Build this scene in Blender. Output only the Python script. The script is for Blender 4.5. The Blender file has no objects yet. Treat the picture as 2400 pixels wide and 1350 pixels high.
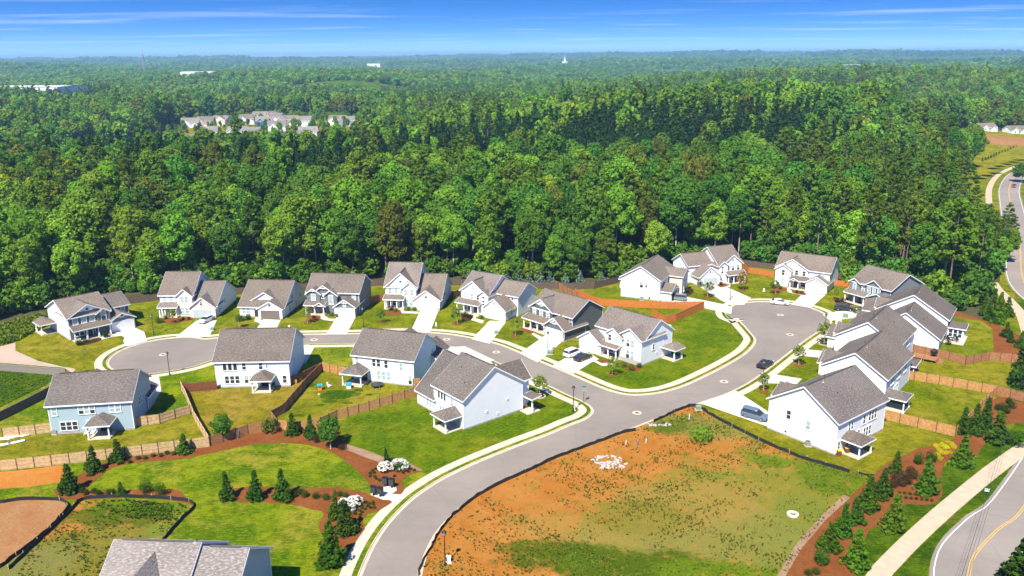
import bpy, math, random
import numpy as np
from mathutils import Vector, Matrix
from mathutils.geometry import tessellate_polygon

# ------------------------------------------------------------------ camera, sky, sun, exposure
R = math.radians
scene = bpy.context.scene
EYE = 62.0                                   # drone height above the street
FOC = 1920.0 / 2400.0                        # focal length / picture width
PITCH = math.atan(545.0 / 1920.0)
ROLL = 0.0071
cam_data = bpy.data.cameras.new('camera')
cam_data.sensor_width = 36.0
cam_data.lens = 36.0 * FOC
cam_data.clip_start = 1.0
cam_data.clip_end = 60000.0
cam = bpy.data.objects.new('camera', cam_data)
scene.collection.objects.link(cam)
cam.matrix_world = Matrix.Translation((0, 0, EYE)) @ Matrix.Rotation(math.pi / 2 - PITCH, 4, 'X') @ Matrix.Rotation(-ROLL, 4, 'Z')
scene.camera = cam

SUN_EL, SUN_AZ = R(52), math.atan2(-0.40, -0.917)      # azimuth measured from +Y towards +X
sun_dir = Vector((math.sin(SUN_AZ) * math.cos(SUN_EL), math.cos(SUN_AZ) * math.cos(SUN_EL), math.sin(SUN_EL)))
sl = bpy.data.lights.new('sun', 'SUN')
sl.energy = 5.0
sl.angle = R(0.53)
sl.color = (1.0, 0.95, 0.84)
so = bpy.data.objects.new('sun', sl)
scene.collection.objects.link(so)
so.rotation_euler = (-sun_dir).to_track_quat('-Z', 'Y').to_euler()

world = bpy.data.worlds.new('World')
scene.world = world
world.use_nodes = True
wt = world.node_tree
wt.nodes.clear()


def wn(t, **k):
    n = wt.nodes.new(t)
    for a, b in k.items():
        setattr(n, a, b)
    return n


w_out = wn('ShaderNodeOutputWorld')
w_bg = wn('ShaderNodeBackground')
w_bg.inputs['Strength'].default_value = 0.095
w_sky = wn('ShaderNodeTexSky', sky_type='NISHITA', sun_disc=False)
w_sky.sun_elevation = SUN_EL
w_sky.sun_rotation = SUN_AZ
w_sky.altitude = 250
w_sky.air_density = 1.3
w_sky.dust_density = 0.25
w_sky.ozone_density = 2.5
w_tc = wn('ShaderNodeTexCoord')
w_sep = wn('ShaderNodeSeparateXYZ')
wt.links.new(w_tc.outputs['Generated'], w_sep.inputs[0])


def wmath(op, a, b=None, c=None):
    n = wn('ShaderNodeMath', operation=op)
    for i, v in enumerate((a, b, c)):
        if v is None:
            continue
        if isinstance(v, (int, float)):
            n.inputs[i].default_value = v
        else:
            wt.links.new(v, n.inputs[i])
    return n.outputs[0]


# shallow haze layer near the horizon: the sky deepens quickly with elevation
zz = wmath('MULTIPLY', wmath('MAXIMUM', w_sep.outputs[2], 0.0), 7.0)
zz = wmath('ADD', zz, 0.085)
w_cmb = wn('ShaderNodeCombineXYZ')
wt.links.new(w_sep.outputs[0], w_cmb.inputs[0])
wt.links.new(w_sep.outputs[1], w_cmb.inputs[1])
wt.links.new(zz, w_cmb.inputs[2])
w_nrm = wn('ShaderNodeVectorMath', operation='NORMALIZE')
wt.links.new(w_cmb.outputs[0], w_nrm.inputs[0])
wt.links.new(w_nrm.outputs[0], w_sky.inputs[0])
w_hsv = wn('ShaderNodeHueSaturation')
w_hsv.inputs['Saturation'].default_value = 1.42
w_hsv.inputs['Hue'].default_value = 0.502
w_hsv.inputs['Value'].default_value = 1.0
wt.links.new(w_sky.outputs[0], w_hsv.inputs['Color'])
# high thin cirrus streaks
den = wmath('MAXIMUM', wmath('ADD', w_sep.outputs[2], 0.012), 0.012)
cx = wmath('DIVIDE', w_sep.outputs[0], den)
cy = wmath('DIVIDE', w_sep.outputs[1], den)
w_cv = wn('ShaderNodeCombineXYZ')
wt.links.new(cx, w_cv.inputs[0])
wt.links.new(cy, w_cv.inputs[1])
w_map = wn('ShaderNodeMapping')
w_map.inputs['Scale'].default_value = (0.15, 0.34, 1)
w_map.inputs['Rotation'].default_value = (0, 0, R(-14))
w_map.inputs['Location'].default_value = (3.1, 1.7, 0)
wt.links.new(w_cv.outputs[0], w_map.inputs[0])
w_noi = wn('ShaderNodeTexNoise')
w_noi.inputs['Scale'].default_value = 1.0
w_noi.inputs['Detail'].default_value = 7
w_noi.inputs['Roughness'].default_value = 0.62
w_noi.inputs['Distortion'].default_value = 0.5
wt.links.new(w_map.outputs[0], w_noi.inputs[0])
w_cr = wn('ShaderNodeMapRange')
w_cr.inputs[1].default_value = 0.52
w_cr.inputs[2].default_value = 0.82
w_cr.inputs[4].default_value = 0.6
wt.links.new(w_noi.outputs[0], w_cr.inputs[0])
w_mix = wn('ShaderNodeMixRGB')
w_mix.inputs[2].default_value = (5.4, 5.9, 6.6, 1)
wt.links.new(w_cr.outputs[0], w_mix.inputs[0])
w_tint = wn('ShaderNodeMixRGB', blend_type='MULTIPLY')
w_tint.inputs[0].default_value = 1.0
w_tint.inputs[2].default_value = (0.95, 0.97, 1.22, 1)
wt.links.new(w_hsv.outputs[0], w_tint.inputs[1])
wt.links.new(w_tint.outputs[0], w_mix.inputs[1])
wt.links.new(w_mix.outputs[0], w_bg.inputs[0])
wt.links.new(w_bg.outputs[0], w_out.inputs[0])

scene.view_settings.view_transform = 'Standard'
scene.view_settings.look = 'None'
scene.view_settings.exposure = 0.98
scene.view_settings.gamma = 1.0
scene.view_settings.use_curve_mapping = False
scene.render.engine = 'CYCLES'
cy_ = scene.cycles
cy_.use_denoising = True
cy_.max_bounces = 6
cy_.diffuse_bounces = 3
cy_.glossy_bounces = 2
cy_.transmission_bounces = 2
cy_.volume_bounces = 1
cy_.transparent_max_bounces = 4
cy_.use_adaptive_sampling = True
cy_.adaptive_threshold = 0.02

# ------------------------------------------------------------------ plan survey
_cp, _sp = math.cos(PITCH), math.sin(PITCH)
_cr, _sr = math.cos(ROLL), math.sin(ROLL)


def gp(px, py, z=0.0):
    """plan position (metres) of a surveyed point at height z"""
    dx, dy = px - 1200.0, py - 675.0
    u, v = (dx * _cr - dy * _sr) / 1920.0, (dx * _sr + dy * _cr) / 1920.0
    t = (z - EYE) / (-_sp - v * _cp)
    return (u * t, (_cp - v * _sp) * t)


def gps(pts):
    return [gp(*p) for p in pts]


# ------------------------------------------------------------------ helpers
COL = scene.collection


def link(o, parent=None):
    COL.objects.link(o)
    if parent is not None:
        o.parent = parent
    return o


def tag(o, label=None, cat=None, group=None, kind=None):
    if label:
        o['label'] = label
    if cat:
        o['category'] = cat
    if group:
        o['group'] = group
    if kind:
        o['kind'] = kind
    return o


def empty(name, loc, rz=0.0, label=None, cat=None, group=None):
    o = bpy.data.objects.new(name, None)
    o.empty_display_size = 0.5
    link(o)
    o.location = (loc[0], loc[1], loc[2] if len(loc) > 2 else 0.0)
    o.rotation_euler = (0, 0, rz)
    return tag(o, label, cat, group)


def obj(name, me, parent=None, loc=None, rz=None, scale=None):
    o = bpy.data.objects.new(name, me)
    link(o, parent)
    if loc is not None:
        o.location = loc
    if rz is not None:
        o.rotation_euler = (0, 0, rz)
    if scale is not None:
        o.scale = scale
    return o


class MB:
    def __init__(s):
        s.v, s.f, s.uv = [], [], []

    def face(s, pts, uv=None):
        i = len(s.v)
        s.v += [tuple(p) for p in pts]
        s.f.append(tuple(range(i, i + len(pts))))
        s.uv += uv if uv else [(0, 0)] * len(pts)
        return s

    def box(s, x0, x1, y0, y1, z0, z1):
        a = [(x0, y0, z0), (x1, y0, z0), (x1, y1, z0), (x0, y1, z0), (x0, y0, z1), (x1, y0, z1), (x1, y1, z1), (x0, y1, z1)]
        for q in ((0, 3, 2, 1), (4, 5, 6, 7), (0, 1, 5, 4), (1, 2, 6, 5), (2, 3, 7, 6), (3, 0, 4, 7)):
            s.face([a[k] for k in q])
        return s

    def bar(s, p, q, w, h):
        """box beam between two points, width w (horizontal), height h"""
        p, q = Vector(p), Vector(q)
        d = (q - p).normalized()
        sd = d.cross(Vector((0, 0, 1)))
        sd = Vector((1, 0, 0)) if sd.length < 1e-4 else sd.normalized()
        up = sd.cross(d).normalized()
        c = [sd * (w / 2) * i + up * (h / 2) * j for i, j in ((-1, -1), (1, -1), (1, 1), (-1, 1))]
        a = [p + k for k in c] + [q + k for k in c]
        for t in ((0, 1, 2, 3), (7, 6, 5, 4), (0, 4, 5, 1), (1, 5, 6, 2), (2, 6, 7, 3), (3, 7, 4, 0)):
            s.face([a[k] for k in t])
        return s

    def tube(s, pts, rad, n=8, cap=True):
        rings = []
        m = len(pts)
        for i, p in enumerate(pts):
            p = Vector(p)
            d = (Vector(pts[min(i + 1, m - 1)]) - Vector(pts[max(i - 1, 0)])).normalized()
            a = d.orthogonal().normalized() if abs(d.z) < 0.95 else Vector((1, 0, 0))
            a = (a - d * a.dot(d)).normalized()
            b = d.cross(a)
            r = rad[i] if hasattr(rad, '__len__') else rad
            rings.append([p + a * r * math.cos(2 * math.pi * k / n) + b * r * math.sin(2 * math.pi * k / n) for k in range(n)])
        for i in range(m - 1):
            for k in range(n):
                s.face([rings[i][k], rings[i][(k + 1) % n], rings[i + 1][(k + 1) % n], rings[i + 1][k]])
        if cap:
            s.face(rings[-1])
            s.face(rings[0][::-1])
        return s

    def lathe(s, prof, n=12, cx=0, cy=0):
        rings = [[(cx + r * math.cos(2 * math.pi * k / n), cy + r * math.sin(2 * math.pi * k / n), z) for k in range(n)] for r, z in prof]
        for i in range(len(prof) - 1):
            for k in range(n):
                s.face([rings[i][k], rings[i][(k + 1) % n], rings[i + 1][(k + 1) % n], rings[i + 1][k]])
        s.face(rings[-1])
        s.face(rings[0][::-1])
        return s

    def mesh(s, name, mat, smooth=False):
        me = bpy.data.meshes.new(name)
        me.from_pydata(s.v, [], s.f)
        uv = me.uv_layers.new(name='UVMap')
        uv.data.foreach_set('uv', [c for t in s.uv for c in t])
        me.materials.append(mat)
        if smooth:
            me.shade_smooth()
        return me

    def build(s, name, mat, parent=None, loc=None, rz=None, smooth=False):
        return obj(name, s.mesh(name, mat, smooth), parent, loc, rz)


# ------------------------------------------------------------------ materials
def new_mat(name):
    m = bpy.data.materials.new(name)
    m.use_nodes = True
    nt = m.node_tree
    b = nt.nodes['Principled BSDF']
    return m, nt, b


class NT:
    """tiny node-graph helper"""
    def __init__(s, nt):
        s.t = nt

    def n(s, typ, ins=None, **k):
        n = s.t.nodes.new(typ)
        for a, b in k.items():
            setattr(n, a, b)
        for key, v in (ins or {}).items():
            if hasattr(v, 'is_output'):
                s.t.links.new(v, n.inputs[key])
            else:
                n.inputs[key].default_value = v
        return n

    def pos(s):
        return s.n('ShaderNodeNewGeometry').outputs['Position']

    def noise(s, vec, scale, detail=4, rough=0.6, dist=0.0):
        return s.n('ShaderNodeTexNoise', {'Vector': vec, 'Scale': scale, 'Detail': detail, 'Roughness': rough, 'Distortion': dist}).outputs[0]

    def rng(s, v, a, b, c=0.0, d=1.0):
        return s.n('ShaderNodeMapRange', {0: v, 1: a, 2: b, 3: c, 4: d}).outputs[0]

    def mix(s, f, a, b, mode='MIX'):
        n = s.n('ShaderNodeMixRGB', blend_type=mode)
        for i, v in enumerate((f, a, b)):
            if hasattr(v, 'is_output'):
                s.t.links.new(v, n.inputs[i])
            elif i == 0:
                n.inputs[i].default_value = v
            else:
                n.inputs[i].default_value = (v[0], v[1], v[2], 1)
        return n.outputs[0]

    def math(s, op, a, b=0.0):
        return s.n('ShaderNodeMath', {0: a, 1: b}, operation=op).outputs[0]

    def bump(s, h, strength, dist, b):
        n = s.n('ShaderNodeBump', {'Height': h, 'Strength': strength, 'Distance': dist})
        s.t.links.new(n.outputs[0], b.inputs['Normal'])


def paint(name, c, rough=0.6, var=0.08, scale=1.5, metal=0.0, spec=0.4):
    m, nt, b = new_mat(name)
    t = NT(nt)
    f = t.noise(t.pos(), scale, 4)
    col = t.mix(t.rng(f, 0.3, 0.7), tuple(x * (1 - var) for x in c), tuple(min(1, x * (1 + var)) for x in c))
    nt.links.new(col, b.inputs['Base Color'])
    b.inputs['Roughness'].default_value = rough
    b.inputs['Metallic'].default_value = metal
    b.inputs['Specular IOR Level'].default_value = spec
    return m


def siding(name, c, lap=0.19):
    m, nt, b = new_mat(name)
    t = NT(nt)
    uv = t.n('ShaderNodeTexCoord').outputs['UV']
    sep = t.n('ShaderNodeSeparateXYZ', {0: uv})
    fr = t.math('FRACT', t.math('DIVIDE', sep.outputs[1], lap))
    f = t.noise(t.pos(), 0.8, 5)
    col = t.mix(t.rng(f, 0.25, 0.75), tuple(x * 0.93 for x in c), c)
    nt.links.new(col, b.inputs['Base Color'])
    b.inputs['Roughness'].default_value = 0.55
    t.bump(fr, 0.5, 0.02, b)
    return m


def shingle(name, c1, c2):
    m, nt, b = new_mat(name)
    t = NT(nt)
    uv = t.n('ShaderNodeTexCoord').outputs['UV']
    br = t.n('ShaderNodeTexBrick', {'Vector': uv, 'Color1': (*c1, 1), 'Color2': (*c2, 1), 'Mortar': tuple(x * 0.5 for x in c1) + (1,),
                                    'Scale': 1.0, 'Mortar Size': 0.012, 'Bias': 0.0, 'Brick Width': 0.33, 'Row Height': 0.145}, offset=0.5)
    f = t.noise(uv, 1.6, 6, 0.7)
    col = t.mix(t.rng(f, 0.3, 0.72, 0.55, 0.0), br.outputs[0], tuple(x * 0.62 for x in c1))
    sp = t.noise(t.n('ShaderNodeMapping', {0: uv, 3: (2.2, 5.0, 1)}).outputs[0], 1.0, 3, 0.6)
    col = t.mix(t.rng(sp, 0.5, 0.72, 0.0, 0.85), col, tuple(x * 1.55 for x in c2))
    col = t.mix(t.rng(sp, 0.28, 0.46, 0.6, 0.0), col, tuple(x * 0.5 for x in c1))
    g2 = t.noise(t.pos(), 0.18, 3)
    col = t.mix(t.rng(g2, 0.35, 0.65, 0.0, 0.25), col, tuple(x * 1.35 for x in c2))
    oi = t.n('ShaderNodeObjectInfo').outputs['Random']
    col = t.n('ShaderNodeHueSaturation', {'Color': col, 'Saturation': t.rng(oi, 0, 1, 0.8, 1.15), 'Value': t.rng(t.math('FRACT', t.math('MULTIPLY', oi, 5.3)), 0, 1, 0.88, 1.12)}).outputs[0]
    nt.links.new(col, b.inputs['Base Color'])
    b.inputs['Roughness'].default_value = 0.92
    b.inputs['Specular IOR Level'].default_value = 0.2
    t.bump(br.outputs['Fac'], -0.6, 0.02, b)
    return m


def brickwork(name, c1, c2, mortar):
    m, nt, b = new_mat(name)
    t = NT(nt)
    uv = t.n('ShaderNodeTexCoord').outputs['UV']
    br = t.n('ShaderNodeTexBrick', {'Vector': uv, 'Color1': (*c1, 1), 'Color2': (*c2, 1), 'Mortar': (*mortar, 1),
                                    'Scale': 1.0, 'Mortar Size': 0.01, 'Brick Width': 0.22, 'Row Height': 0.075}, offset=0.5)
    nt.links.new(br.outputs[0], b.inputs['Base Color'])
    b.inputs['Roughness'].default_value = 0.85
    t.bump(br.outputs['Fac'], -0.5, 0.01, b)
    return m


def grass(name, a, bcol, dry, dryness=0.5, stripes=0.0, ang=0.0):
    """lawn: two greens mottled, dry straw patches, fine blade noise"""
    m, nt, b = new_mat(name)
    t = NT(nt)
    p = t.pos()
    f1 = t.noise(p, 0.11, 6, 0.65)
    f2 = t.noise(p, 0.45, 7, 0.72)
    f3 = t.noise(p, 4.0, 5, 0.85)
    col = t.mix(t.rng(f1, 0.45, 0.55), a, bcol)
    f4 = t.noise(t.n('ShaderNodeMapping', {0: p, 1: (13.0, 7.0, 0)}).outputs[0], 0.09, 6, 0.72, 0.6)
    col = t.mix(t.rng(f4, 0.60 - 0.22 * dryness, 0.72 - 0.18 * dryness, 0, 0.9), col, dry)
    col = t.mix(t.rng(f2, 0.40, 0.54, 0.7, 0.0), col, tuple(x * 0.6 for x in a))
    if stripes:
        mp = t.n('ShaderNodeMapping', {0: p, 2: (0, 0, ang)}).outputs[0]
        wv = t.n('ShaderNodeTexWave', {'Vector': mp, 'Scale': 0.33, 'Distortion': 1.2, 'Detail': 2}).outputs[1]
        col = t.mix(t.math('MULTIPLY', t.rng(wv, 0.3, 0.7), stripes), col, tuple(x * 0.72 for x in bcol))
    col = t.mix(t.rng(f3, 0.38, 0.58, 0.55, 0.0), col, tuple(x * 0.5 for x in a))
    f5 = t.noise(t.n('ShaderNodeMapping', {0: p, 3: (1.0, 2.4, 1)}).outputs[0], 1.3, 5, 0.75)
    col = t.mix(t.rng(f5, 0.50, 0.64, 0.0, 0.6), col, tuple(x * 1.4 for x in bcol))
    nt.links.new(col, b.inputs['Base Color'])
    b.inputs['Roughness'].default_value = 1.0
    b.inputs['Specular IOR Level'].default_value = 0.0
    t.bump(t.math('ADD', f3, t.math('MULTIPLY', f2, 2.0)), 0.9, 0.22, b)
    return m


def foliage(name, c, tip, spread=0.4, trans=0.38):
    """leaf clumps: colour varies per clump and per plant; some light passes through"""
    m, nt, b = new_mat(name)
    t = NT(nt)
    geo = t.n('ShaderNodeNewGeometry')
    oi = t.n('ShaderNodeObjectInfo')
    r1 = geo.outputs['Random Per Island']
    col = t.mix(t.rng(r1, 0.0, 1.0), tuple(x * (1 - spread) for x in c), tuple(x * (1 + spread) for x in c))
    col = t.mix(t.math('MULTIPLY', t.math('POWER', oi.outputs['Random'], 2.0), 0.75), col, tip)
    hs = t.n('ShaderNodeHueSaturation', {'Color': col, 'Hue': t.rng(t.math('FRACT', t.math('MULTIPLY', oi.outputs['Random'], 7.31)), 0, 1, 0.490, 0.520),
                                         'Value': t.rng(t.math('FRACT', t.math('MULTIPLY', oi.outputs['Random'], 3.77)), 0, 1, 0.74, 1.25)})
    col = hs.outputs[0]
    df = t.n('ShaderNodeBsdfDiffuse', {'Color': col})
    tr = t.n('ShaderNodeBsdfTranslucent', {'Color': col})
    ms = t.n('ShaderNodeMixShader', {0: trans, 1: df.outputs[0], 2: tr.outputs[0]})
    nt.nodes.remove(b)
    nt.links.new(ms.outputs[0], nt.nodes['Material Output'].inputs[0])
    return m


M = {}
M['white'] = siding('white_siding', (0.80, 0.80, 0.80))
M['white_flat'] = siding('white_batten', (0.78, 0.79, 0.80), 0.4)
M['ivory'] = siding('ivory_siding', (0.70, 0.71, 0.66))
M['grey'] = siding('grey_siding', (0.155, 0.165, 0.175))
M['dkgrey'] = siding('dark_grey_siding', (0.105, 0.11, 0.118))
M['greengrey'] = siding('green_grey_siding', (0.125, 0.145, 0.145))
M['midgrey'] = siding('mid_grey_siding', (0.20, 0.215, 0.235))
M['ltblue'] = siding('light_blue_siding', (0.33, 0.43, 0.47))
M['paleblue'] = siding('pale_blue_siding', (0.68, 0.73, 0.80))
M['tan'] = siding('tan_siding', (0.62, 0.52, 0.42))
M['pinkbrick'] = brickwork('cream_brick', (0.66, 0.50, 0.42), (0.58, 0.43, 0.36), (0.62, 0.55, 0.5))
M['brick'] = brickwork('tan_brick', (0.38, 0.24, 0.17), (0.30, 0.19, 0.14), (0.4, 0.36, 0.32))
M['stone'] = brickwork('grey_stone', (0.30, 0.29, 0.28), (0.2, 0.2, 0.2), (0.34, 0.33, 0.32))
M['trim'] = paint('white_trim', (0.80, 0.80, 0.80), 0.45, 0.03)
M['soffit'] = paint('white_soffit', (0.72, 0.72, 0.73), 0.6, 0.03)
M['garage'] = paint('white_garage_door', (0.78, 0.78, 0.77), 0.45, 0.03)
M['garage_grey'] = paint('grey_garage_door', (0.42, 0.46, 0.47), 0.5, 0.04)
M['garage_brown'] = paint('brown_garage_door', (0.15, 0.12, 0.10), 0.5, 0.05)
M['roof'] = shingle('weathered_shingle', (0.134, 0.107, 0.085), (0.192, 0.155, 0.124))
M['roof_dark'] = shingle('grey_shingle', (0.102, 0.083, 0.068), (0.158, 0.129, 0.106))
M['roof_light'] = shingle('pale_shingle', (0.160, 0.138, 0.122), (0.245, 0.212, 0.188))
M['door_dark'] = paint('dark_door', (0.035, 0.04, 0.045), 0.4)
M['door_red'] = paint('brown_door', (0.16, 0.06, 0.03), 0.4)
M['black'] = paint('black_metal', (0.012, 0.012, 0.014), 0.4, 0.1)
M['blackfab'] = paint('black_fabric', (0.014, 0.014, 0.016), 0.8, 0.3, 3)
M['vent'] = paint('dark_vent', (0.05, 0.05, 0.05), 0.6)
M['metal'] = paint('galvanised', (0.45, 0.45, 0.45), 0.4, 0.1, 3, 0.6)
M['found'] = paint('foundation', (0.33, 0.29, 0.25), 0.9, 0.2, 1.0)


def glass(name, c, rough=0.08, spec=0.5):
    m, nt, b = new_mat(name)
    t = NT(nt)
    f = t.noise(t.pos(), 0.7, 2)
    nt.links.new(t.mix(t.rng(f, 0.35, 0.65), tuple(x * 0.7 for x in c), c), b.inputs['Base Color'])
    b.inputs['Roughness'].default_value = rough
    b.inputs['Specular IOR Level'].default_value = spec
    return m


M['glass'] = glass('window_glass', (0.035, 0.042, 0.045))
M['blind'] = glass('window_with_blind', (0.36, 0.45, 0.43), 0.15)
M['screen'] = glass('porch_screen', (0.03, 0.032, 0.035), 0.5, 0.2)
M['wood_new'] = paint('cedar_fence', (0.46, 0.135, 0.022), 0.75, 0.22, 2.5)
M['wood'] = paint('pine_fence', (0.42, 0.212, 0.072), 0.8, 0.3, 2.5)
M['wood_pale'] = paint('weathered_pine_fence', (0.49, 0.330, 0.165), 0.85, 0.28, 2.5)
M['wood_mid'] = paint('brown_pine_fence', (0.30, 0.135, 0.055), 0.8, 0.3, 2.5)
M['wood_red'] = paint('red_brown_fence', (0.17, 0.045, 0.022), 0.8, 0.2, 2.5)
M['wood_post'] = paint('dark_fence_post', (0.10, 0.05, 0.025), 0.8, 0.2, 2.5)
M['wood_dark'] = paint('dark_brown_fence', (0.105, 0.070, 0.052), 0.8, 0.2, 2.5)
M['bark'] = paint('grey_bark', (0.21, 0.18, 0.145), 0.9, 0.35, 1.2)
M['bark_pale'] = paint('pale_bark', (0.42, 0.38, 0.31), 0.9, 0.3, 1.2)
M['bark_pine'] = paint('pine_bark', (0.19, 0.135, 0.10), 0.9, 0.35, 1.2)
M['concrete'] = paint('concrete', (0.48, 0.405, 0.295), 0.85, 0.1, 0.5)
M['concrete_new'] = paint('pale_concrete', (0.52, 0.47, 0.385), 0.85, 0.09, 0.5)
M['kerbstone'] = paint('kerb_concrete', (0.48, 0.39, 0.28), 0.85, 0.12, 0.6)
M['trailmat'] = paint('tan_path', (0.45, 0.345, 0.23), 0.9, 0.1, 0.6)
M['yellow'] = paint('yellow_marking', (0.60, 0.33, 0.05), 0.7, 0.12, 2)
M['whitepaint'] = paint('white_marking', (0.72, 0.72, 0.70), 0.7, 0.15, 2)
M['blockwall'] = brickwork('retaining_block', (0.36, 0.31, 0.25), (0.28, 0.24, 0.20), (0.2, 0.17, 0.14))
M['plastic_green'] = paint('utility_green', (0.16, 0.24, 0.17), 0.6)
M['red'] = paint('red_plastic', (0.5, 0.03, 0.02), 0.5)
M['teal'] = paint('teal_plastic', (0.03, 0.35, 0.42), 0.5)
M['bluep'] = paint('blue_plastic', (0.03, 0.12, 0.5), 0.5)
M['orange'] = paint('orange_plastic', (0.7, 0.22, 0.02), 0.5)
M['yellowp'] = paint('yellow_plastic', (0.75, 0.6, 0.02), 0.5)
M['rock'] = paint('pale_rubble', (0.36, 0.34, 0.30), 0.9, 0.2, 2)


def asphalt(name, c):
    m, nt, b = new_mat(name)
    t = NT(nt)
    p = t.pos()
    f = t.noise(p, 0.06, 5, 0.6)
    f2 = t.noise(p, 0.9, 6, 0.7)
    f3 = t.noise(p, 9.0, 3, 0.8)
    col = t.mix(t.rng(f, 0.35, 0.65), tuple(x * 0.86 for x in c), tuple(x * 1.1 for x in c))
    col = t.mix(t.rng(f2, 0.35, 0.75, 0.0, 0.25), col, tuple(x * 0.72 for x in c))
    col = t.mix(t.rng(f3, 0.3, 0.7, 0.0, 0.14), col, (0.06, 0.06, 0.06))
    f4 = t.noise(t.n('ShaderNodeMapping', {0: p, 2: (0, 0, 0.6), 3: (0.07, 0.45, 1)}).outputs[0], 1.0, 5, 0.65)
    col = t.mix(t.rng(f4, 0.5, 0.75, 0.0, 0.4), col, tuple(x * 0.72 for x in c))
    dp = t.n('ShaderNodeVectorMath', {0: p, 1: t.n('ShaderNodeTexNoise', {'Vector': p, 'Scale': 0.5, 'Detail': 4}).outputs[1]}, operation='ADD').outputs[0]
    vo_ = t.n('ShaderNodeTexVoronoi', {'Vector': dp, 'Scale': 0.09}, feature='DISTANCE_TO_EDGE').outputs[0]
    col = t.mix(t.rng(vo_, 0.002, 0.006, 0.16, 0.0), col, (0.07, 0.065, 0.06))
    nt.links.new(col, b.inputs['Base Color'])
    b.inputs['Roughness'].default_value = 0.85
    b.inputs['Specular IOR Level'].default_value = 0.15
    t.bump(f3, 0.2, 0.02, b)
    return m


M['asphalt'] = asphalt('street_asphalt', (0.240, 0.200, 0.160))
M['asphalt_main'] = asphalt('road_asphalt', (0.265, 0.222, 0.182))
M['lawn'] = grass('lawn_green', (0.0929, 0.1285, 0.0030), (0.1956, 0.2139, 0.0052), (0.3105, 0.2370, 0.0253), 0.45)
M['lawn_rich'] = grass('lawn_rich', (0.0530, 0.1152, 0.0022), (0.1459, 0.1936, 0.0036), (0.2760, 0.2252, 0.0159), 0.4, 0.5, R(40))
M['lawn_olive'] = grass('lawn_olive', (0.1277, 0.1403, 0.0050), (0.2409, 0.2153, 0.0094), (0.3207, 0.2393, 0.0313), 0.55)
M['lawn_dry'] = grass('lawn_dry', (0.1618, 0.1397, 0.0070), (0.2624, 0.2000, 0.0123), (0.3459, 0.2306, 0.0415), 0.7)
M['lawn_bright'] = grass('lawn_bright', (0.0729, 0.1415, 0.0026), (0.2114, 0.2462, 0.0059), (0.3335, 0.2608, 0.0289), 0.5)
M['lawn_verge'] = grass('verge_grass', (0.0375, 0.0869, 0.0027), (0.0926, 0.1460, 0.0040), (0.2300, 0.1896, 0.0289), 0.2)


def soil(name, base, dark, pale):
    m, nt, b = new_mat(name)
    t = NT(nt)
    p = t.pos()
    f = t.noise(p, 0.25, 7, 0.7)
    f2 = t.noise(p, 2.2, 6, 0.75)
    col = t.mix(t.rng(f, 0.35, 0.65), base, pale)
    col = t.mix(t.rng(f2, 0.48, 0.7, 0, 0.6), col, dark)
    nt.links.new(col, b.inputs['Base Color'])
    b.inputs['Roughness'].default_value = 1.0
    b.inputs['Specular IOR Level'].default_value = 0.0
    t.bump(f2, 0.7, 0.15, b)
    return m


M['mulch'] = soil('pine_straw_mulch', (0.160, 0.050, 0.014), (0.080, 0.024, 0.007), (0.205, 0.074, 0.023))
M['mulch_dark'] = soil('dark_mulch', (0.045, 0.022, 0.015), (0.02, 0.012, 0.01), (0.07, 0.03, 0.02))
M['clay'] = soil('red_clay', (0.36, 0.125, 0.018), (0.22, 0.065, 0.010), (0.41, 0.178, 0.042))
M['clay_brown'] = soil('brown_clay', (0.27, 0.115, 0.040), (0.15, 0.055, 0.018), (0.31, 0.17, 0.075))
M['worn'] = soil('worn_earth', (0.235, 0.135, 0.075), (0.14, 0.075, 0.04), (0.32, 0.215, 0.135))
M['clay_grey'] = soil('grey_clay', (0.40, 0.28, 0.20), (0.28, 0.18, 0.12), (0.45, 0.34, 0.26))
M['floor'] = soil('forest_floor', (0.055, 0.06, 0.025), (0.03, 0.03, 0.015), (0.09, 0.08, 0.035))
M['weedlot'] = None
M['leaf_a'] = foliage('leaf_mid_green', (0.141, 0.271, 0.0218), (0.176, 0.260, 0.0195))
M['leaf_b'] = foliage('leaf_bright_green', (0.194, 0.336, 0.0273), (0.229, 0.310, 0.0228))
M['leaf_c'] = foliage('leaf_deep_green', (0.084, 0.196, 0.0218), (0.106, 0.190, 0.0195))
M['leaf_d'] = foliage('leaf_olive', (0.130, 0.180, 0.0195), (0.170, 0.170, 0.0260))
M['needle'] = foliage('pine_needles', (0.094, 0.168, 0.0149), (0.132, 0.170, 0.0130))
M['conifer'] = foliage('conifer_green', (0.073, 0.156, 0.0104), (0.132, 0.200, 0.0130))
M['conifer_dk'] = foliage('conifer_dark', (0.045, 0.104, 0.0104), (0.079, 0.130, 0.0130))
M['young'] = foliage('young_leaf', (0.120, 0.190, 0.0195), (0.220, 0.250, 0.0260))
M['box'] = foliage('boxwood_leaf', (0.040, 0.080, 0.0117), (0.070, 0.100, 0.0130))
M['maroon'] = foliage('maroon_leaf', (0.060, 0.035, 0.0163), (0.100, 0.060, 0.0195))
M['rust'] = foliage('rust_leaf', (0.220, 0.120, 0.0195), (0.300, 0.160, 0.0195))
M['bluegreen'] = foliage('blue_green_leaf', (0.15, 0.23, 0.16), (0.2, 0.26, 0.18))
M['petal'] = foliage('white_petal', (0.78, 0.78, 0.68), (0.8, 0.8, 0.72), 0.1, 0.2)
M['yellowleaf'] = foliage('yellow_leaf', (0.550, 0.480, 0.0130), (0.600, 0.500, 0.0195), 0.2)
M['weed'] = foliage('weed_green', (0.120, 0.140, 0.016), (0.20, 0.19, 0.025), 0.5)
M['weed_b'] = foliage('weed_bright', (0.105, 0.175, 0.0117), (0.180, 0.220, 0.0195), 0.4)
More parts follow.
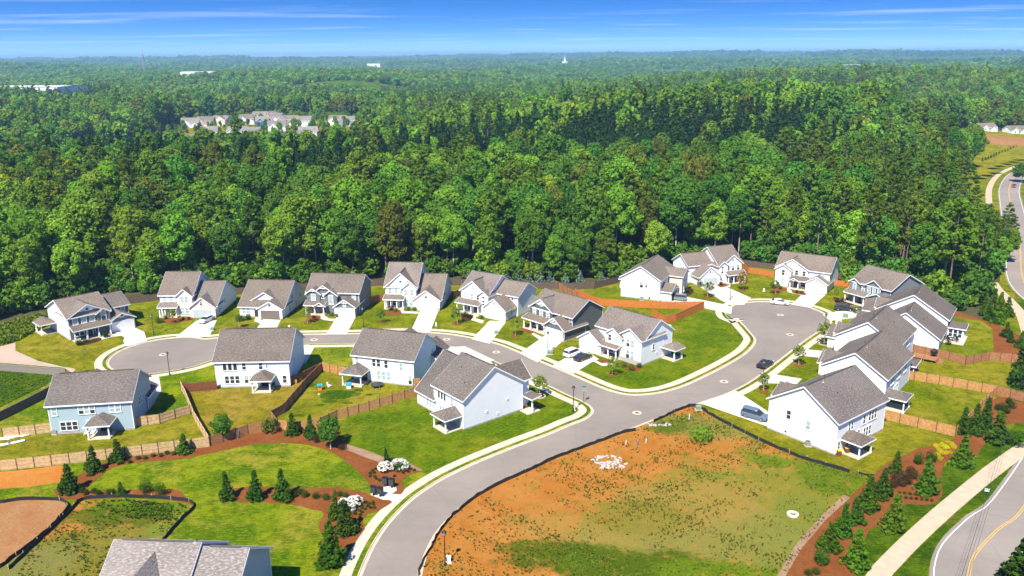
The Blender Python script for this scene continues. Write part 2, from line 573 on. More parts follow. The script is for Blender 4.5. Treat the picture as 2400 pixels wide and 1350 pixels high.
M['leaf_shade'] = foliage('leaf_cloud_shade', (0.026, 0.066, 0.0130), (0.040, 0.090, 0.0156), 0.3)  # green darkened to put cloud shadow into the leaf colour
M['leaf_y'] = foliage('leaf_yellow_green', (0.260, 0.300, 0.0195), (0.360, 0.360, 0.0195))
# ------------------------------------------------------------------ terrain
def smooth(a, b, x):
    t = np.clip((x - a) / (b - a), 0, 1)
    return t * t * (3 - 2 * t)


CORR = [(185, 300), (215, 350), (240, 390), (268, 432), (305, 470), (345, 500), (390, 525), (330, 440), (400, 560)]


def land(x, y):
    """height of the land: level where the houses stand, rolling beyond"""
    x, y = np.asarray(x, float), np.asarray(y, float)
    d = np.hypot(x, y)
    far = smooth(290, 480, d) * smooth(-200, 120, y)
    hill = 19 * np.exp(-((x - 160) / 230) ** 2 - ((y - 560) / 125) ** 2) - 16 * np.exp(-((x - 260) / 300) ** 2 - ((y - 880) / 170) ** 2)
    vale = -13 * np.exp(-((x + 210) / 200) ** 2 - ((y - 590) / 130) ** 2) + 5 * np.exp(-((x + 210) / 170) ** 2 - ((y - 830) / 130) ** 2)
    roll = (np.sin(x / 310 + 1.3 + y / 900) * np.sin(y / 270 + 0.4) * 13 + np.sin(x / 170 - y / 410 + 2.0) * 5) * smooth(750, 1300, d)
    big = (np.sin(x / 1900 + 0.7) * np.cos(y / 1500 + x / 4000) * 18 + np.sin(x / 700 + y / 620) * 12) * smooth(1400, 3500, d)
    knoll = 24 * np.exp(-((x + 290) / 130) ** 2 - ((y - 1480) / 110) ** 2) + 14 * np.exp(-((x + 640) / 120) ** 2 - ((y - 1120) / 110) ** 2)
    rise = knoll + 2 * smooth(2500, 8000, d) + 6 * smooth(6000, 11000, d) + 10 * smooth(900, 2600, d) * smooth(-200, 900, x)
    cor = 1 - np.exp(-(np.minimum.reduce([np.hypot(x - cx_, y - cy_) for cx_, cy_ in CORR]) / 75.0) ** 4)
    return (hill + vale + roll + big + rise) * far * cor


def terrain():
    na, radii = 200, [0.5] + list(np.geomspace(12, 15000, 130))
    v, f = [], []
    for r in radii:
        for k in range(na):
            a = 2 * math.pi * k / na
            x, y = r * math.sin(a), r * math.cos(a)
            v.append((x, y, float(land(x, y)) - 0.35 - 0.3 * (r > 3000)))
    for i in range(len(radii) - 1):
        for k in range(na):
            a, b = i * na + k, i * na + (k + 1) % na
            f.append((a, b, b + na, a + na))
    me = bpy.data.meshes.new('ground')
    me.from_pydata(v, [], f)
    me.materials.append(M['floor'])
    me.shade_smooth()
    tag(obj('ground', me), 'wooded rolling ground reaching to the horizon', None, None, 'structure')


terrain()


# ------------------------------------------------------------------ flat sheets, kerbs, strips
def catmull(pts, n=6, closed=False):
    out = []
    m = len(pts)
    for i in range(m - 1):
        p0, p1, p2, p3 = (np.array(pts[max(i - 1, 0)]), np.array(pts[i]), np.array(pts[i + 1]), np.array(pts[min(i + 2, m - 1)]))
        for k in range(n):
            t = k / n
            q = 0.5 * ((2 * p1) + (-p0 + p2) * t + (2 * p0 - 5 * p1 + 4 * p2 - p3) * t * t + (-p0 + 3 * p1 - 3 * p2 + p3) * t ** 3)
            out.append((float(q[0]), float(q[1])))
    out.append(tuple(pts[-1]))
    return out


def offset(line, d):
    """parallel line, d metres to the left of travel"""
    out = []
    m = len(line)
    for i in range(m):
        a, b = line[max(i - 1, 0)], line[min(i + 1, m - 1)]
        dx, dy = b[0] - a[0], b[1] - a[1]
        L = math.hypot(dx, dy) or 1.0
        out.append((line[i][0] - dy / L * d, line[i][1] + dx / L * d))
    return out


def resample(line, step):
    out, acc = [line[0]], 0.0
    for i in range(len(line) - 1):
        a, b = line[i], line[i + 1]
        L = math.dist(a, b)
        while acc + L >= step:
            t = (step - acc) / L
            a = (a[0] + (b[0] - a[0]) * t, a[1] + (b[1] - a[1]) * t)
            out.append(a)
            L = math.dist(a, b)
            acc = 0.0
        acc += L
    if math.dist(out[-1], line[-1]) > 0.05:
        out.append(line[-1])
    return out


def sheet(name, poly, z, mat, label=None, skirt=0.0, kind='structure'):
    tris = tessellate_polygon([[Vector((p[0], p[1], 0)) for p in poly]])
    v = [(p[0], p[1], z) for p in poly]
    n = len(v)
    f = []
    for t in tris:
        a, b, c = (poly[i] for i in t)
        s = (b[0] - a[0]) * (c[1] - a[1]) - (b[1] - a[1]) * (c[0] - a[0])
        f.append(tuple(t) if s > 0 else tuple(t)[::-1])
    if skirt:
        v += [(p[0], p[1], z - skirt) for p in poly]
        f += [(i, (i + 1) % n, (i + 1) % n + n, i + n) for i in range(n)]
    me = bpy.data.meshes.new(name)
    me.from_pydata(v, [], f)
    me.materials.append(mat)
    o = obj(name, me)
    return tag(o, label, None, None, kind)


def drape(name, poly, lift, mat, label, step=9.0):
    """a patch of ground cover that follows the land"""
    x0, x1 = min(p[0] for p in poly), max(p[0] for p in poly)
    y0, y1 = min(p[1] for p in poly), max(p[1] for p in poly)
    m = MB()
    nx, ny = int((x1 - x0) / step) + 1, int((y1 - y0) / step) + 1
    for i in range(nx):
        for j in range(ny):
            x, y = x0 + i * step, y0 + j * step
            c = (x + step / 2, y + step / 2)
            ins = False
            k = len(poly) - 1
            for q in range(len(poly)):
                (xa, ya), (xb, yb) = poly[q], poly[k]
                if (ya > c[1]) != (yb > c[1]) and c[0] < (xb - xa) * (c[1] - ya) / (yb - ya) + xa:
                    ins = not ins
                k = q
            if ins:
                m.face([(a, b, float(land(a, b)) + lift) for a, b in ((x, y), (x + step, y), (x + step, y + step), (x, y + step))])
    return tag(m.build(name, mat), label, None, None, 'structure')


def strip(name, line, prof, mat, label=None, gap=None):
    """sweep a profile [(offset, z)...] along a plan line; gap leaves joints every n points"""
    offs = [offset(line, o) for o, z in prof]
    m = MB()
    for i in range(len(line) - 1):
        for k in range(len(prof) - 1):
            a, b = offs[k], offs[k + 1]
            q = [(a[i][0], a[i][1], prof[k][1]), (a[i + 1][0], a[i + 1][1], prof[k][1]),
                 (b[i + 1][0], b[i + 1][1], prof[k + 1][1]), (b[i][0], b[i][1], prof[k + 1][1])]
            if gap:
                c = Vector((0, 0, 0))
                for p in q:
                    c += Vector(p) / 4
                d = Vector(q[1]) - Vector(q[0])
                L = d.length or 1
                s = gap / L
                q = [tuple(Vector(q[0]).lerp(Vector(q[1]), s)), tuple(Vector(q[1]).lerp(Vector(q[0]), s)),
                     tuple(Vector(q[2]).lerp(Vector(q[3]), s)), tuple(Vector(q[3]).lerp(Vector(q[2]), s))]
            m.face(q)
    return tag(m.build(name, mat), label, None, None, 'structure')


# kerb lines (edge of the asphalt)
c1, r1 = (-75.5, 167.6), 11.1
arcL = [(c1[0] + r1 * math.cos(R(a)), c1[1] + r1 * math.sin(R(a))) for a in range(278, 60, -12)]
npx = [(560, 787), (640, 785), (710, 784), (841, 782), (925, 779), (977, 779), (1027, 781), (1077, 787), (1127, 797), (1177, 810), (1250, 841),
       (1327, 873), (1400, 905), (1440, 919), (1480, 926), (1540, 922), (1600, 906), (1660, 879), (1715, 850), (1752, 826), (1770, 806), (1772, 793),
       (1760, 778), (1742, 758), (1724, 742)]
c2, r2 = (65.2, 191.8), 12.0
arcR = [(c2[0] + r2 * math.cos(R(a)), c2[1] + r2 * math.sin(R(a))) for a in range(196, -36, -12)]
npx2 = [(1884, 797), (1830, 838), (1794, 866), (1749, 897), (1700, 921), (1650, 938)]
NLINE = catmull(arcL + gps(npx) + arcR + gps(npx2), 4)
epx = [(1625, 947), (1592, 956), (1528, 982), (1455, 1011), (1410, 1028), (1304, 1067), (1231, 1101), (1182, 1123), (1121, 1155), (1061, 1201),
       (1024, 1240), (1003, 1275), (990, 1305), (979, 1345), (972, 1400), (968, 1480)]
ELINE = catmull(gps(npx2[-1:] + epx), 4)
spx = [(440, 860), (499, 842), (560, 827), (620, 815), (712, 805), (830, 803), (930, 801), (1004, 804), (1068, 812), (1111, 824), (1148, 839),
       (1220, 872), (1277, 897), (1331, 923), (1368, 939), (1385, 950), (1392, 959), (1390, 969), (1372, 983), (1340, 995), (1287, 1018), (1233, 1038), (1133, 1078),
       (1055, 1114), (1003, 1145), (964, 1174), (925, 1213), (899, 1246), (873, 1290), (848, 1350), (832, 1410), (820, 1480)]
SLINE = catmull([arcL[0]] + gps(spx), 4)

sheet('street', NLINE + ELINE[1:] + SLINE[::-1], -0.12, M['asphalt'], 'pale grey asphalt street with two turning circles and a junction')
KERB = [(0.0, -0.117), (0.40, -0.100), (0.43, 0.012), (0.58, 0.012), (0.60, -0.12)]
neg = [(-o, z) for o, z in KERB]
strip('kerb', resample(NLINE, 1.2), KERB, M['kerbstone'], 'concrete kerb along the far side of the street')
strip('kerb', resample(SLINE, 1.2), neg, M['kerbstone'], 'concrete kerb along the near side of the street')
strip('kerb', resample(ELINE, 1.2), KERB, M['kerbstone'], 'concrete kerb beside the vacant lot')
SW = [(1.30, -0.05), (1.30, 0.02), (2.85, 0.02), (2.85, -0.05)]
strip('sidewalk', resample(NLINE, 1.5), SW, M['concrete'], 'concrete sidewalk along the far kerb', 0.012)
strip('sidewalk', resample(SLINE, 1.5), [(-o, z) for o, z in SW], M['concrete'], 'concrete sidewalk along the near kerb', 0.012)

# ground of each block
blkN = offset(NLINE, 0.55) + gps([(1640, 960), (1700, 992), (1820, 1047), (1960, 1097), (2045, 1117), (1990, 1168), (1935, 1218), (1880, 1283), (1840, 1352), (1815, 1430)]) + \
    [(62, 68), (150, 90), (175, 190), (230, 290), (330, 430), (360, 520), (260, 480)] + gps([(2345, 640), (2330, 760), (2240, 735), (2120, 700), (2010, 672), (1954, 652), (1814, 630), (1740, 622), (1650, 622), (1560, 640), (1452, 661),
     (1393, 676), (1346, 678), (1244, 675), (1100, 668), (905, 668), (720, 677), (547, 690), (371, 703), (286, 713), (190, 735), (60, 785), (-150, 850), (-150, 868), (0, 862), (160, 876), (215, 866)])
sheet('lawn', blkN, 0.0, M['lawn'], 'mown grass of the front and back yards along the street')
blkS = offset(SLINE, -0.55) + gps([(700, 1480), (-400, 1480), (-400, 880), (-150, 870), (0, 864), (160, 878), (215, 868)])
sheet('lawn', blkS[::-1], -0.004, M['lawn_bright'], 'bright green common lawn below the wooden fences')


def lot_mat(name, blobs):
    """vacant ground: red clay, straw-coloured dead grass and green weeds, each growing in its own places"""
    m, nt, b = new_mat(name)
    t = NT(nt)
    p = t.pos()
    f1 = t.noise(p, 0.16, 7, 0.7, 0.4)
    f2 = t.noise(p, 0.8, 7, 0.75)
    f3 = t.noise(p, 4.5, 5, 0.8)
    col = t.mix(t.rng(f1, 0.35, 0.65), (0.35, 0.120, 0.016), (0.41, 0.178, 0.038))
    col = t.mix(t.rng(f3, 0.45, 0.75, 0, 0.5), col, (0.22, 0.068, 0.016))
    for (cx, cy, rx, ry, rot, cc, amt) in blobs:
        mp = t.n('ShaderNodeMapping', {0: p, 1: (cx, cy, 0), 2: (0, 0, rot), 3: (rx, ry, 1)}, vector_type='TEXTURE').outputs[0]
        sx = t.n('ShaderNodeSeparateXYZ', {0: mp})
        r = t.math('SQRT', t.math('ADD', t.math('MULTIPLY', sx.outputs[0], sx.outputs[0]), t.math('MULTIPLY', sx.outputs[1], sx.outputs[1])))
        w = t.math('ADD', t.math('ADD', r, t.math('MULTIPLY', t.math('SUBTRACT', f1, 0.5), 1.9)), t.math('MULTIPLY', t.math('SUBTRACT', f2, 0.5), 1.5))
        k = t.math('MULTIPLY', t.rng(w, 0.72, 1.08, 1.0, 0.0), amt)
        c2 = t.mix(t.rng(f3, 0.3, 0.7), tuple(x * 0.6 for x in cc), tuple(x * 1.15 for x in cc))
        col = t.mix(k, col, c2)
    g1 = t.noise(t.n('ShaderNodeMapping', {0: p, 1: (31.0, 5.0, 0)}).outputs[0], 0.33, 7, 0.75, 0.8)
    g2 = t.noise(t.n('ShaderNodeMapping', {0: p, 1: (3.0, 55.0, 0)}).outputs[0], 0.5, 7, 0.75, 0.5)
    col = t.mix(t.rng(g1, 0.54, 0.64, 0, 0.5), col, (0.155, 0.175, 0.018))
    col = t.mix(t.rng(g2, 0.56, 0.64, 0, 0.6), col, (0.36, 0.155, 0.036))
    col = t.mix(t.rng(f2, 0.56, 0.68, 0, 0.75), col, (0.075, 0.085, 0.014))
    nt.links.new(col, b.inputs['Base Color'])
    b.inputs['Roughness'].default_value = 0.95
    b.inputs['Specular IOR Level'].default_value = 0.0
    t.bump(t.math('ADD', f3, t.math('MULTIPLY', f2, 2.0)), 0.8, 0.18, b)
    return m


def bl(px, py, rx, ry, rot, c, a=1.0):
    q = gp(px, py)
    return (q[0], q[1], rx, ry, R(rot), c, a)


OLIVE, STRAW, GRN, BRT = (0.195, 0.165, 0.020), (0.32, 0.205, 0.042), (0.070, 0.105, 0.005), (0.115, 0.170, 0.005)
M['weedlot'] = lot_mat('vacant_lot', [
    bl(1750, 1185, 25, 14, 25, (0.205, 0.185, 0.022)), bl(1650, 1260, 22, 8, 5, (0.23, 0.20, 0.04), 0.9), bl(1600, 1180, 14, 7, 10, STRAW, 0.7), bl(1880, 1300, 16, 9, 40, (0.20, 0.20, 0.035)),
    bl(1330, 1250, 10, 5, -20, STRAW, 0.5), bl(1500, 1210, 8, 5, 0, OLIVE, 0.7), bl(1640, 1000, 12, 5, -20, (0.20, 0.19, 0.035), 0.9),
    bl(1500, 1330, 17, 4.2, -8, GRN), bl(1300, 1290, 8, 2.4, -10, GRN, 0.9), bl(1680, 1345, 9, 3.2, 0, BRT), bl(1960, 1120, 6, 7, 30, BRT, 0.9),
    bl(1800, 1080, 4, 2.5, -20, BRT, 0.9), bl(1570, 1000, 5, 3, 20, GRN, 0.8), bl(1900, 1200, 5, 5, 20, (0.17, 0.19, 0.025))])
lotE = offset(ELINE, 0.5) + gps([(1200, 1480), (1790, 1480), (1815, 1430), (1840, 1352), (1880, 1283), (1935, 1218), (1990, 1168), (2045, 1117), (1960, 1097), (1820, 1047), (1700, 992), (1640, 960)])
sheet('vacant_lot', lotE, -0.012, M['weedlot'], 'vacant building lot of red clay, dead grass and weeds')

M['weedlot2'] = lot_mat('weedy_lot', [bl(230, 1290, 14, 9, 20, OLIVE), bl(330, 1190, 10, 3.2, -5, BRT), bl(290, 1210, 9, 3, 0, GRN, 0.8),
                                      bl(60, 1330, 8, 5, 20, (0.19, 0.18, 0.04)), bl(420, 1230, 5, 4, 60, (0.15, 0.2, 0.02), 0.9)])
sheet('weedy_lot', gps([(-60, 1360), (0, 1335), (160, 1195), (192, 1174), (300, 1168), (380, 1172), (455, 1184), (400, 1245), (372, 1277), (330, 1320), (250, 1420), (-200, 1420)]), 0.004, M['weedlot2'],
      'weedy vacant lot inside a black silt fence')
sheet('bare_soil', gps([(-300, 1190), (0, 1174), (90, 1172), (150, 1173), (158, 1190), (100, 1258), (0, 1330), (-300, 1400)]), 0.006, M['clay_brown'], 'bare red clay pad behind a curved silt fence')
sheet('bare_soil', gps([(-300, 1130), (0, 1106), (70, 1100), (135, 1092), (160, 1096), (140, 1130), (60, 1142), (0, 1146), (-300, 1160)]), 0.004, M['clay'], 'strip of bare red clay below the pale wooden fence')
sheet('bare_soil', gps([(-150, 850), (0, 812), (36, 803), (36, 822), (90, 846), (150, 860), (178, 864), (170, 874), (150, 862), (0, 850), (-150, 846)]), 0.006, M['clay_grey'], 'bare clay bank above the block retaining wall')
sheet('bare_soil', gps([(2040, 716), (2150, 722), (2250, 732), (2330, 758), (2400, 790), (2400, 860), (2330, 842), (2326, 770), (2300, 752), (2240, 742)]), 0.006, M['mulch'], 'bare mulched ground under the roadside trees')
sheet('field', gps([(-300, 1000), (0, 955), (112, 900), (140, 880), (0, 868), (-300, 850)]), 0.008, M['lawn_verge'], 'rough green field between two low walls')

# yards that differ from the common lawn
Y = [('lawn', [(126, 1018), (318, 1004), (447, 970), (492, 1042), (300, 1066), (120, 1086), (-60, 1108), (-60, 1035)], 'lawn_olive', 'mottled back yard of the light blue house'),
     ('lawn', [(430, 920), (509, 912), (682, 905), (716, 884), (755, 868), (667, 968), (640, 985), (652, 1003), (582, 1015), (494, 1043), (456, 985)], 'lawn_dry', 'dry tan back yard of the white house'),
     ('lawn', [(757, 870), (812, 880), (830, 893), (968, 908), (985, 922), (890, 952), (790, 980), (752, 998), (675, 1008), (660, 1000), (645, 984), (668, 970)], 'lawn_olive', 'patchy back yard strewn with toys'),
     ('lawn', [(800, 985), (978, 928), (1000, 940), (1084, 1008), (1222, 960), (1225, 900), (1260, 905), (1345, 952), (1358, 962), (1345, 974), (1250, 1015), (1130, 1063), (1050, 1098), (1010, 1120), (985, 1100), (900, 1078), (810, 1045), (790, 1010)], 'lawn_rich', 'deep green striped lawn around the corner house'),
     ('lawn', [(1380, 848), (1440, 825), (1505, 862), (1575, 835), (1590, 770), (1650, 730), (1690, 726), (1735, 762), (1748, 790), (1740, 806), (1700, 840), (1640, 872), (1580, 898), (1530, 910), (1480, 913), (1440, 905), (1330, 852)], 'lawn_rich', 'green corner lawn beside the white gabled house'),
     ('lawn', [(2090, 895), (2318, 920), (2330, 926), (2240, 1020), (2070, 982), (2070, 930)], 'lawn', 'fenced green back yard with a shaded edge'),
     ('lawn', [(2138, 828), (2260, 856), (2317, 846), (2396, 852), (2396, 905), (2330, 898), (2150, 872)], 'lawn_olive', 'fenced olive back yard beside the timber deck'),
     ('lawn', [(1960, 1070), (2068, 990), (2235, 1026), (2240, 1035), (2160, 1050), (2075, 1083), (2045, 1113), (1960, 1092), (1820, 1043), (1660, 962), (1690, 958), (1800, 1008)], 'lawn_olive', 'pale lawn behind the nearest white house'),
     ('lawn', [(36, 805), (104, 775), (170, 800), (262, 780), (290, 800), (240, 845), (180, 866), (100, 846), (50, 825)], 'lawn_olive', 'sloping lawn beside the green-grey house'),
     ]
for i, (nm, pts, mt, lb) in enumerate(Y):
    sheet(nm, gps(pts), 0.0045 + 0.0012 * i, M[mt], lb)
BR = M['lawn_verge']
for k, (x, y, s) in enumerate([(797, 924, 2.3), (722, 903, 1.1), (700, 975, .7), (872, 886, 1.7), (910, 894, 1.3), (752, 950, .6), (770, 940, .9), (840, 915, .7), (865, 925, .6), (735, 885, .7), (815, 945, .6), (755, 872, .6)]):
    c = gp(x, y)
    rr = random.Random(k)
    sheet('grass_patch', [(c[0] + s * 1.7 * math.cos(a) * rr.uniform(.6, 1.2), c[1] + s * math.sin(a) * rr.uniform(.6, 1.2)) for a in np.linspace(0, 6.0, 14)], 0.022 + k * 0.001, BR, 'dark green patch of lush grass in the toy-strewn yard')

# planting beds
beds = [('mulch_bed', [(125, 1150), (175, 1120), (240, 1085), (330, 1068), (440, 1052), (494, 1046), (582, 1018), (652, 1007), (705, 1010), (752, 1002), (790, 990), (800, 1030), (830, 1046), (870, 1060), (905, 1078), (960, 1090), (990, 1101),
                        (950, 1118), (942, 1135), (948, 1148), (925, 1170), (905, 1165), (870, 1140), (850, 1115), (815, 1085), (765, 1055), (700, 1040), (620, 1040), (560, 1048), (496, 1062), (408, 1078), (321, 1084), (262, 1098), (233, 1119), (208, 1140),
                        (215, 1150), (292, 1150), (330, 1146), (364, 1147), (414, 1147), (437, 1168), (458, 1184), (437, 1180), (380, 1170), (300, 1166), (190, 1172), (140, 1165)], 'long curved pine straw bed below the wooden fences'),
        ('mulch_bed', [(514, 1172), (522, 1152), (570, 1142), (640, 1141), (718, 1145), (785, 1143), (847, 1153), (868, 1160), (905, 1172), (925, 1172), (890, 1196), (858, 1207), (850, 1231), (856, 1238), (842, 1259), (808, 1308), (796, 1329), (770, 1333),
                        (746, 1316), (746, 1298), (759, 1259), (746, 1233), (759, 1202), (731, 1194), (692, 1184), (640, 1179), (570, 1176)], 'pine straw bed with conifers beside the entry road'),
        ('mulch_bed', [(1826, 1400), (1840, 1350), (1880, 1282), (1935, 1217), (1990, 1167), (2045, 1116), (2080, 1085), (2120, 1068), (2150, 1052), (2195, 1042), (2238, 1026), (2300, 965), (2340, 930), (2400, 945), (2500, 960), (2500, 1000), (2400, 990), (2340, 1005),
                        (2300, 1050), (2275, 1090), (2240, 1075), (2215, 1085), (2205, 1120), (2208, 1160), (2180, 1183), (2112, 1185), (2106, 1240), (2060, 1232), (2030, 1255), (2012, 1338), (1985, 1400)], 'roadside pine straw bed planted with conifers')]
for nm, pts, lb in beds:
    q = gps(pts)
    sheet(nm, catmull(q + [q[0]], 3)[:-1], 0.03, M['mulch'], lb, 0.03)
sheet('gravel_strip', gps([(1840, 1352), (1880, 1284), (1935, 1219), (1992, 1167), (1978, 1160), (1925, 1210), (1866, 1275), (1820, 1352)]), 0.034, M['worn'], 'bare worn edge between the vacant lot and the bed')
sheet('gravel_strip', gps([(808, 1040), (860, 1056), (905, 1074), (960, 1087), (990, 1100), (985, 1104), (950, 1098), (895, 1086), (850, 1070), (806, 1052)]), 0.036, M['worn'], 'bare grey edge between striped lawn and mulch')


def slab(name, pts, label, mat='concrete_new', z=0.03):
    sheet(name, gps(pts), z, M[mat], label, 0.06)


drives = [([(265, 778), (312, 766), (338, 778), (345, 800), (296, 812), (289, 800), (292, 790)], 'concrete drive of the green-grey house'),
          ([(460, 752), (508, 751), (490, 790), (412, 790)], 'concrete drive with a parked white car'),
          ([(617, 748), (658, 750), (640, 786), (590, 786)], 'short concrete drive before the brown garage'),
          ([(790, 741), (834, 742), (812, 784), (764, 784)], 'concrete drive of the grey house'),
          ([(985, 728), (1027, 729), (1008, 780), (962, 778)], 'long concrete drive of the tall white house'),
          ([(1147, 752), (1186, 754), (1148, 806), (1106, 795)], 'concrete drive of the white house with three square windows'),
          ([(1281, 784), (1316, 802), (1260, 850), (1218, 828)], 'concrete drive of the dark grey house'),
          ([(1368, 820), (1404, 842), (1385, 850), (1345, 876), (1296, 856), (1320, 842)], 'concrete drive with two parked cars'),
          ([(1549, 706), (1600, 694), (1690, 712), (1716, 720), (1714, 736), (1650, 722)], 'long concrete drive along the orange fence'),
          ([(1640, 672), (1683, 664), (1760, 698), (1745, 714), (1715, 716), (1690, 704)], 'concrete drive beside a street lamp'),
          ([(1886, 684), (1934, 692), (1900, 722), (1855, 714)], 'white concrete drive at the top of the turning circle'),
          ([(2000, 728), (2052, 732), (2030, 742), (1945, 752), (1928, 738), (1960, 730)], 'concrete drive with two black cars'),
          ([(1942, 768), (2025, 780), (2020, 792), (1925, 780)], 'concrete drive right of the turning circle'),
          ([(1880, 818), (1965, 826), (1958, 842), (1860, 832)], 'concrete drive between two small lawns'),
          ([(1816, 878), (1880, 888), (1868, 900), (1790, 898)], 'concrete drive behind a street lamp'),
          ([(1640, 945), (1725, 916), (1800, 965), (1800, 1000), (1770, 990)], 'wide concrete drive with a parked grey car'),
          ([(1030, 815), (1090, 812), (1160, 845), (1130, 852), (1060, 832)], 'concrete drive beyond the corner house'),
          ([(1190, 870), (1225, 880), (1250, 898), (1218, 906), (1170, 880)], 'concrete apron beside the corner house'),
          ([(716, 852), (738, 812), (722, 808), (690, 812), (700, 850)], 'concrete drive right of the white house'),
          ([(362, 945), (378, 915), (372, 880), (350, 880), (340, 920)], 'concrete drive behind the light blue house')]
for k, (pts, lb) in enumerate(drives):
    slab('driveway', pts, lb, z=0.028 + 0.0006 * k)
walks = [([(230, 792), (268, 783), (285, 782), (291, 790), (284, 787), (266, 789), (236, 797)], 'curved front walk of the green-grey house'),
         ([(600, 742), (612, 741), (610, 749), (622, 757), (608, 758), (596, 752)], 'front walk of the low white house'),
         ([(752, 736), (764, 735), (761, 741), (772, 747), (788, 748), (784, 753), (758, 750), (748, 744)], 'curved front walk of the grey house'),
         ([(938, 726), (945, 725), (948, 730), (982, 731), (980, 735), (942, 734)], 'front walk of the tall white house'),
         ([(1112, 738), (1120, 740), (1113, 746), (1135, 752), (1130, 758), (1104, 750)], 'front walk of the white house with three square windows'),
         ([(1256, 770), (1262, 775), (1252, 782), (1275, 792), (1266, 798), (1246, 783)], 'front walk of the dark grey house'),
         ([(1388, 846), (1396, 843), (1410, 852), (1432, 850), (1436, 856), (1412, 858)], 'front walk of the white gabled corner house'),
         ([(1700, 668), (1712, 665), (1712, 672), (1690, 676), (1694, 671)], 'front walk beside the rust coloured tree'),
         ([(1846, 674), (1852, 672), (1851, 680), (1884, 688), (1880, 692), (1850, 686), (1842, 680)], 'front walk at the top of the turning circle'),
         ([(868, 1160), (884, 1146), (905, 1140), (928, 1140), (930, 1150), (918, 1158), (948, 1160), (925, 1180), (912, 1172), (898, 1172)], 'concrete pad under the black mailboxes')]
for k, (pts, lb) in enumerate(walks):
    slab('front_walk', pts, lb, z=0.045 + 0.0006 * k)
for k, (pts, lb) in enumerate([([(178, 806), (232, 792), (236, 798), (215, 805), (185, 811)], 'shrub bed before the porch of the green-grey house'),
               ([(372, 748), (400, 757), (440, 752), (455, 749), (452, 744), (410, 745)], 'mulch bed before the brick garage house'),
               ([(721, 742), (742, 738), (752, 742), (745, 752), (726, 752)], 'mulch bed before the grey house'),
               ([(899, 734), (930, 726), (940, 733), (936, 738), (902, 738)], 'mulch bed with a red shrub'),
               ([(1080, 735), (1108, 738), (1104, 750), (1085, 752)], 'dark mulch bed under the porch with three posts'),
               ([(1216, 770), (1248, 764), (1262, 776), (1244, 782), (1228, 776)], 'mulch bed with white roses'),
               ([(1396, 844), (1422, 845), (1424, 850), (1410, 851)], 'small mulch bed by the garage of the gabled house'),
               ([(1446, 850), (1500, 860), (1502, 866), (1486, 872), (1462, 862)], 'mulch bed at the corner of the gabled house'),
               ([(1596, 690), (1618, 676), (1626, 684), (1612, 694)], 'mulch bed beside the tan wing'),
               ([(1680, 668), (1700, 662), (1710, 668), (1690, 674)], 'mulch bed by the porch with round vent above'),
               ([(1808, 672), (1842, 676), (1842, 682), (1812, 682)], 'mulch bed at the left of the turning circle house'),
               ([(1856, 680), (1886, 686), (1886, 692), (1858, 687)], 'boxwood bed beside the front walk'),
               ([(1955, 705), (1990, 700), (2005, 712), (1975, 716)], 'red mulch bed before the grey porch'),
               ([(1222, 940), (1252, 950), (1262, 956), (1222, 966)], 'dark mulch bed at the porch of the corner house')]):
    sheet('mulch_bed', catmull(gps(pts + pts[:1]), 3)[:-1], 0.055 + 0.0006 * k, M['mulch' if k % 4 else 'mulch_dark'], lb, 0.05)

# shared path and the main road on the right
mainc = catmull([(38, 40), (47, 66)] + gps([(2270, 1350), (2333, 1247), (2400, 1190)]) + [(93, 126), (116, 158), (133, 190), (143, 220), (168, 264), (207, 335), (236, 386), (268, 432), (305, 470), (345, 500), (420, 540)], 5)
trail = catmull(gps([(2022, 1420), (2058, 1350), (2086, 1318), (2133, 1270), (2200, 1208), (2267, 1151), (2330, 1100), (2400, 1050), (2480, 995)]) + [p for p in offset(resample(mainc, 12), 8.0) if p[1] > 158], 3)
for part in ([p for p in resample(trail, 1.5) if p[1] < 222], [p for p in resample(trail, 1.5) if p[1] > 338]):
    strip('path', part, [(-1.25, 0.0), (-1.25, 0.03), (1.25, 0.03), (1.25, 0.0)], M['trailmat'], 'tan shared path curving beside the main road', 0.01)
mainr = resample(mainc, 2.5)
ms = strip('main_road', mainr, [(-4.6, 0.02), (4.3, 0.02)], M['asphalt_main'], 'wide two-lane main road curving past the houses')
ln = resample(mainc, 2.0)
for o in (-0.16, 0.10):
    strip('centre_line', ln, [(o, 0.026), (o + 0.11, 0.026)], M['yellow'], 'yellow centre line of the main road')
for o in (3.75, -4.1):
    strip('edge_line', ln, [(o, 0.026), (o + 0.12, 0.026)], M['whitepaint'], 'white edge line of the main road')
vg = [p for p in offset(mainr, 4.4) if 60 < p[1] < 212]
vt = [p for p in offset(resample(trail, 2.5), -1.35) if 60 < p[1] < 206]
sheet('verge', vg + vt[::-1], 0.012, M['lawn_verge'], 'green verge between the path and the main road')
vl = [p for p in offset(resample(trail, 2.5), 1.35) if 66 < p[1] < 150]
sheet('verge', vl + [(p[0] - 4.5, p[1] + 1.5) for p in vl[::-1]], 0.010, M['lawn_verge'], 'green strip between the roadside bed and the path')
# ------------------------------------------------------------------ houses
_cache = {}


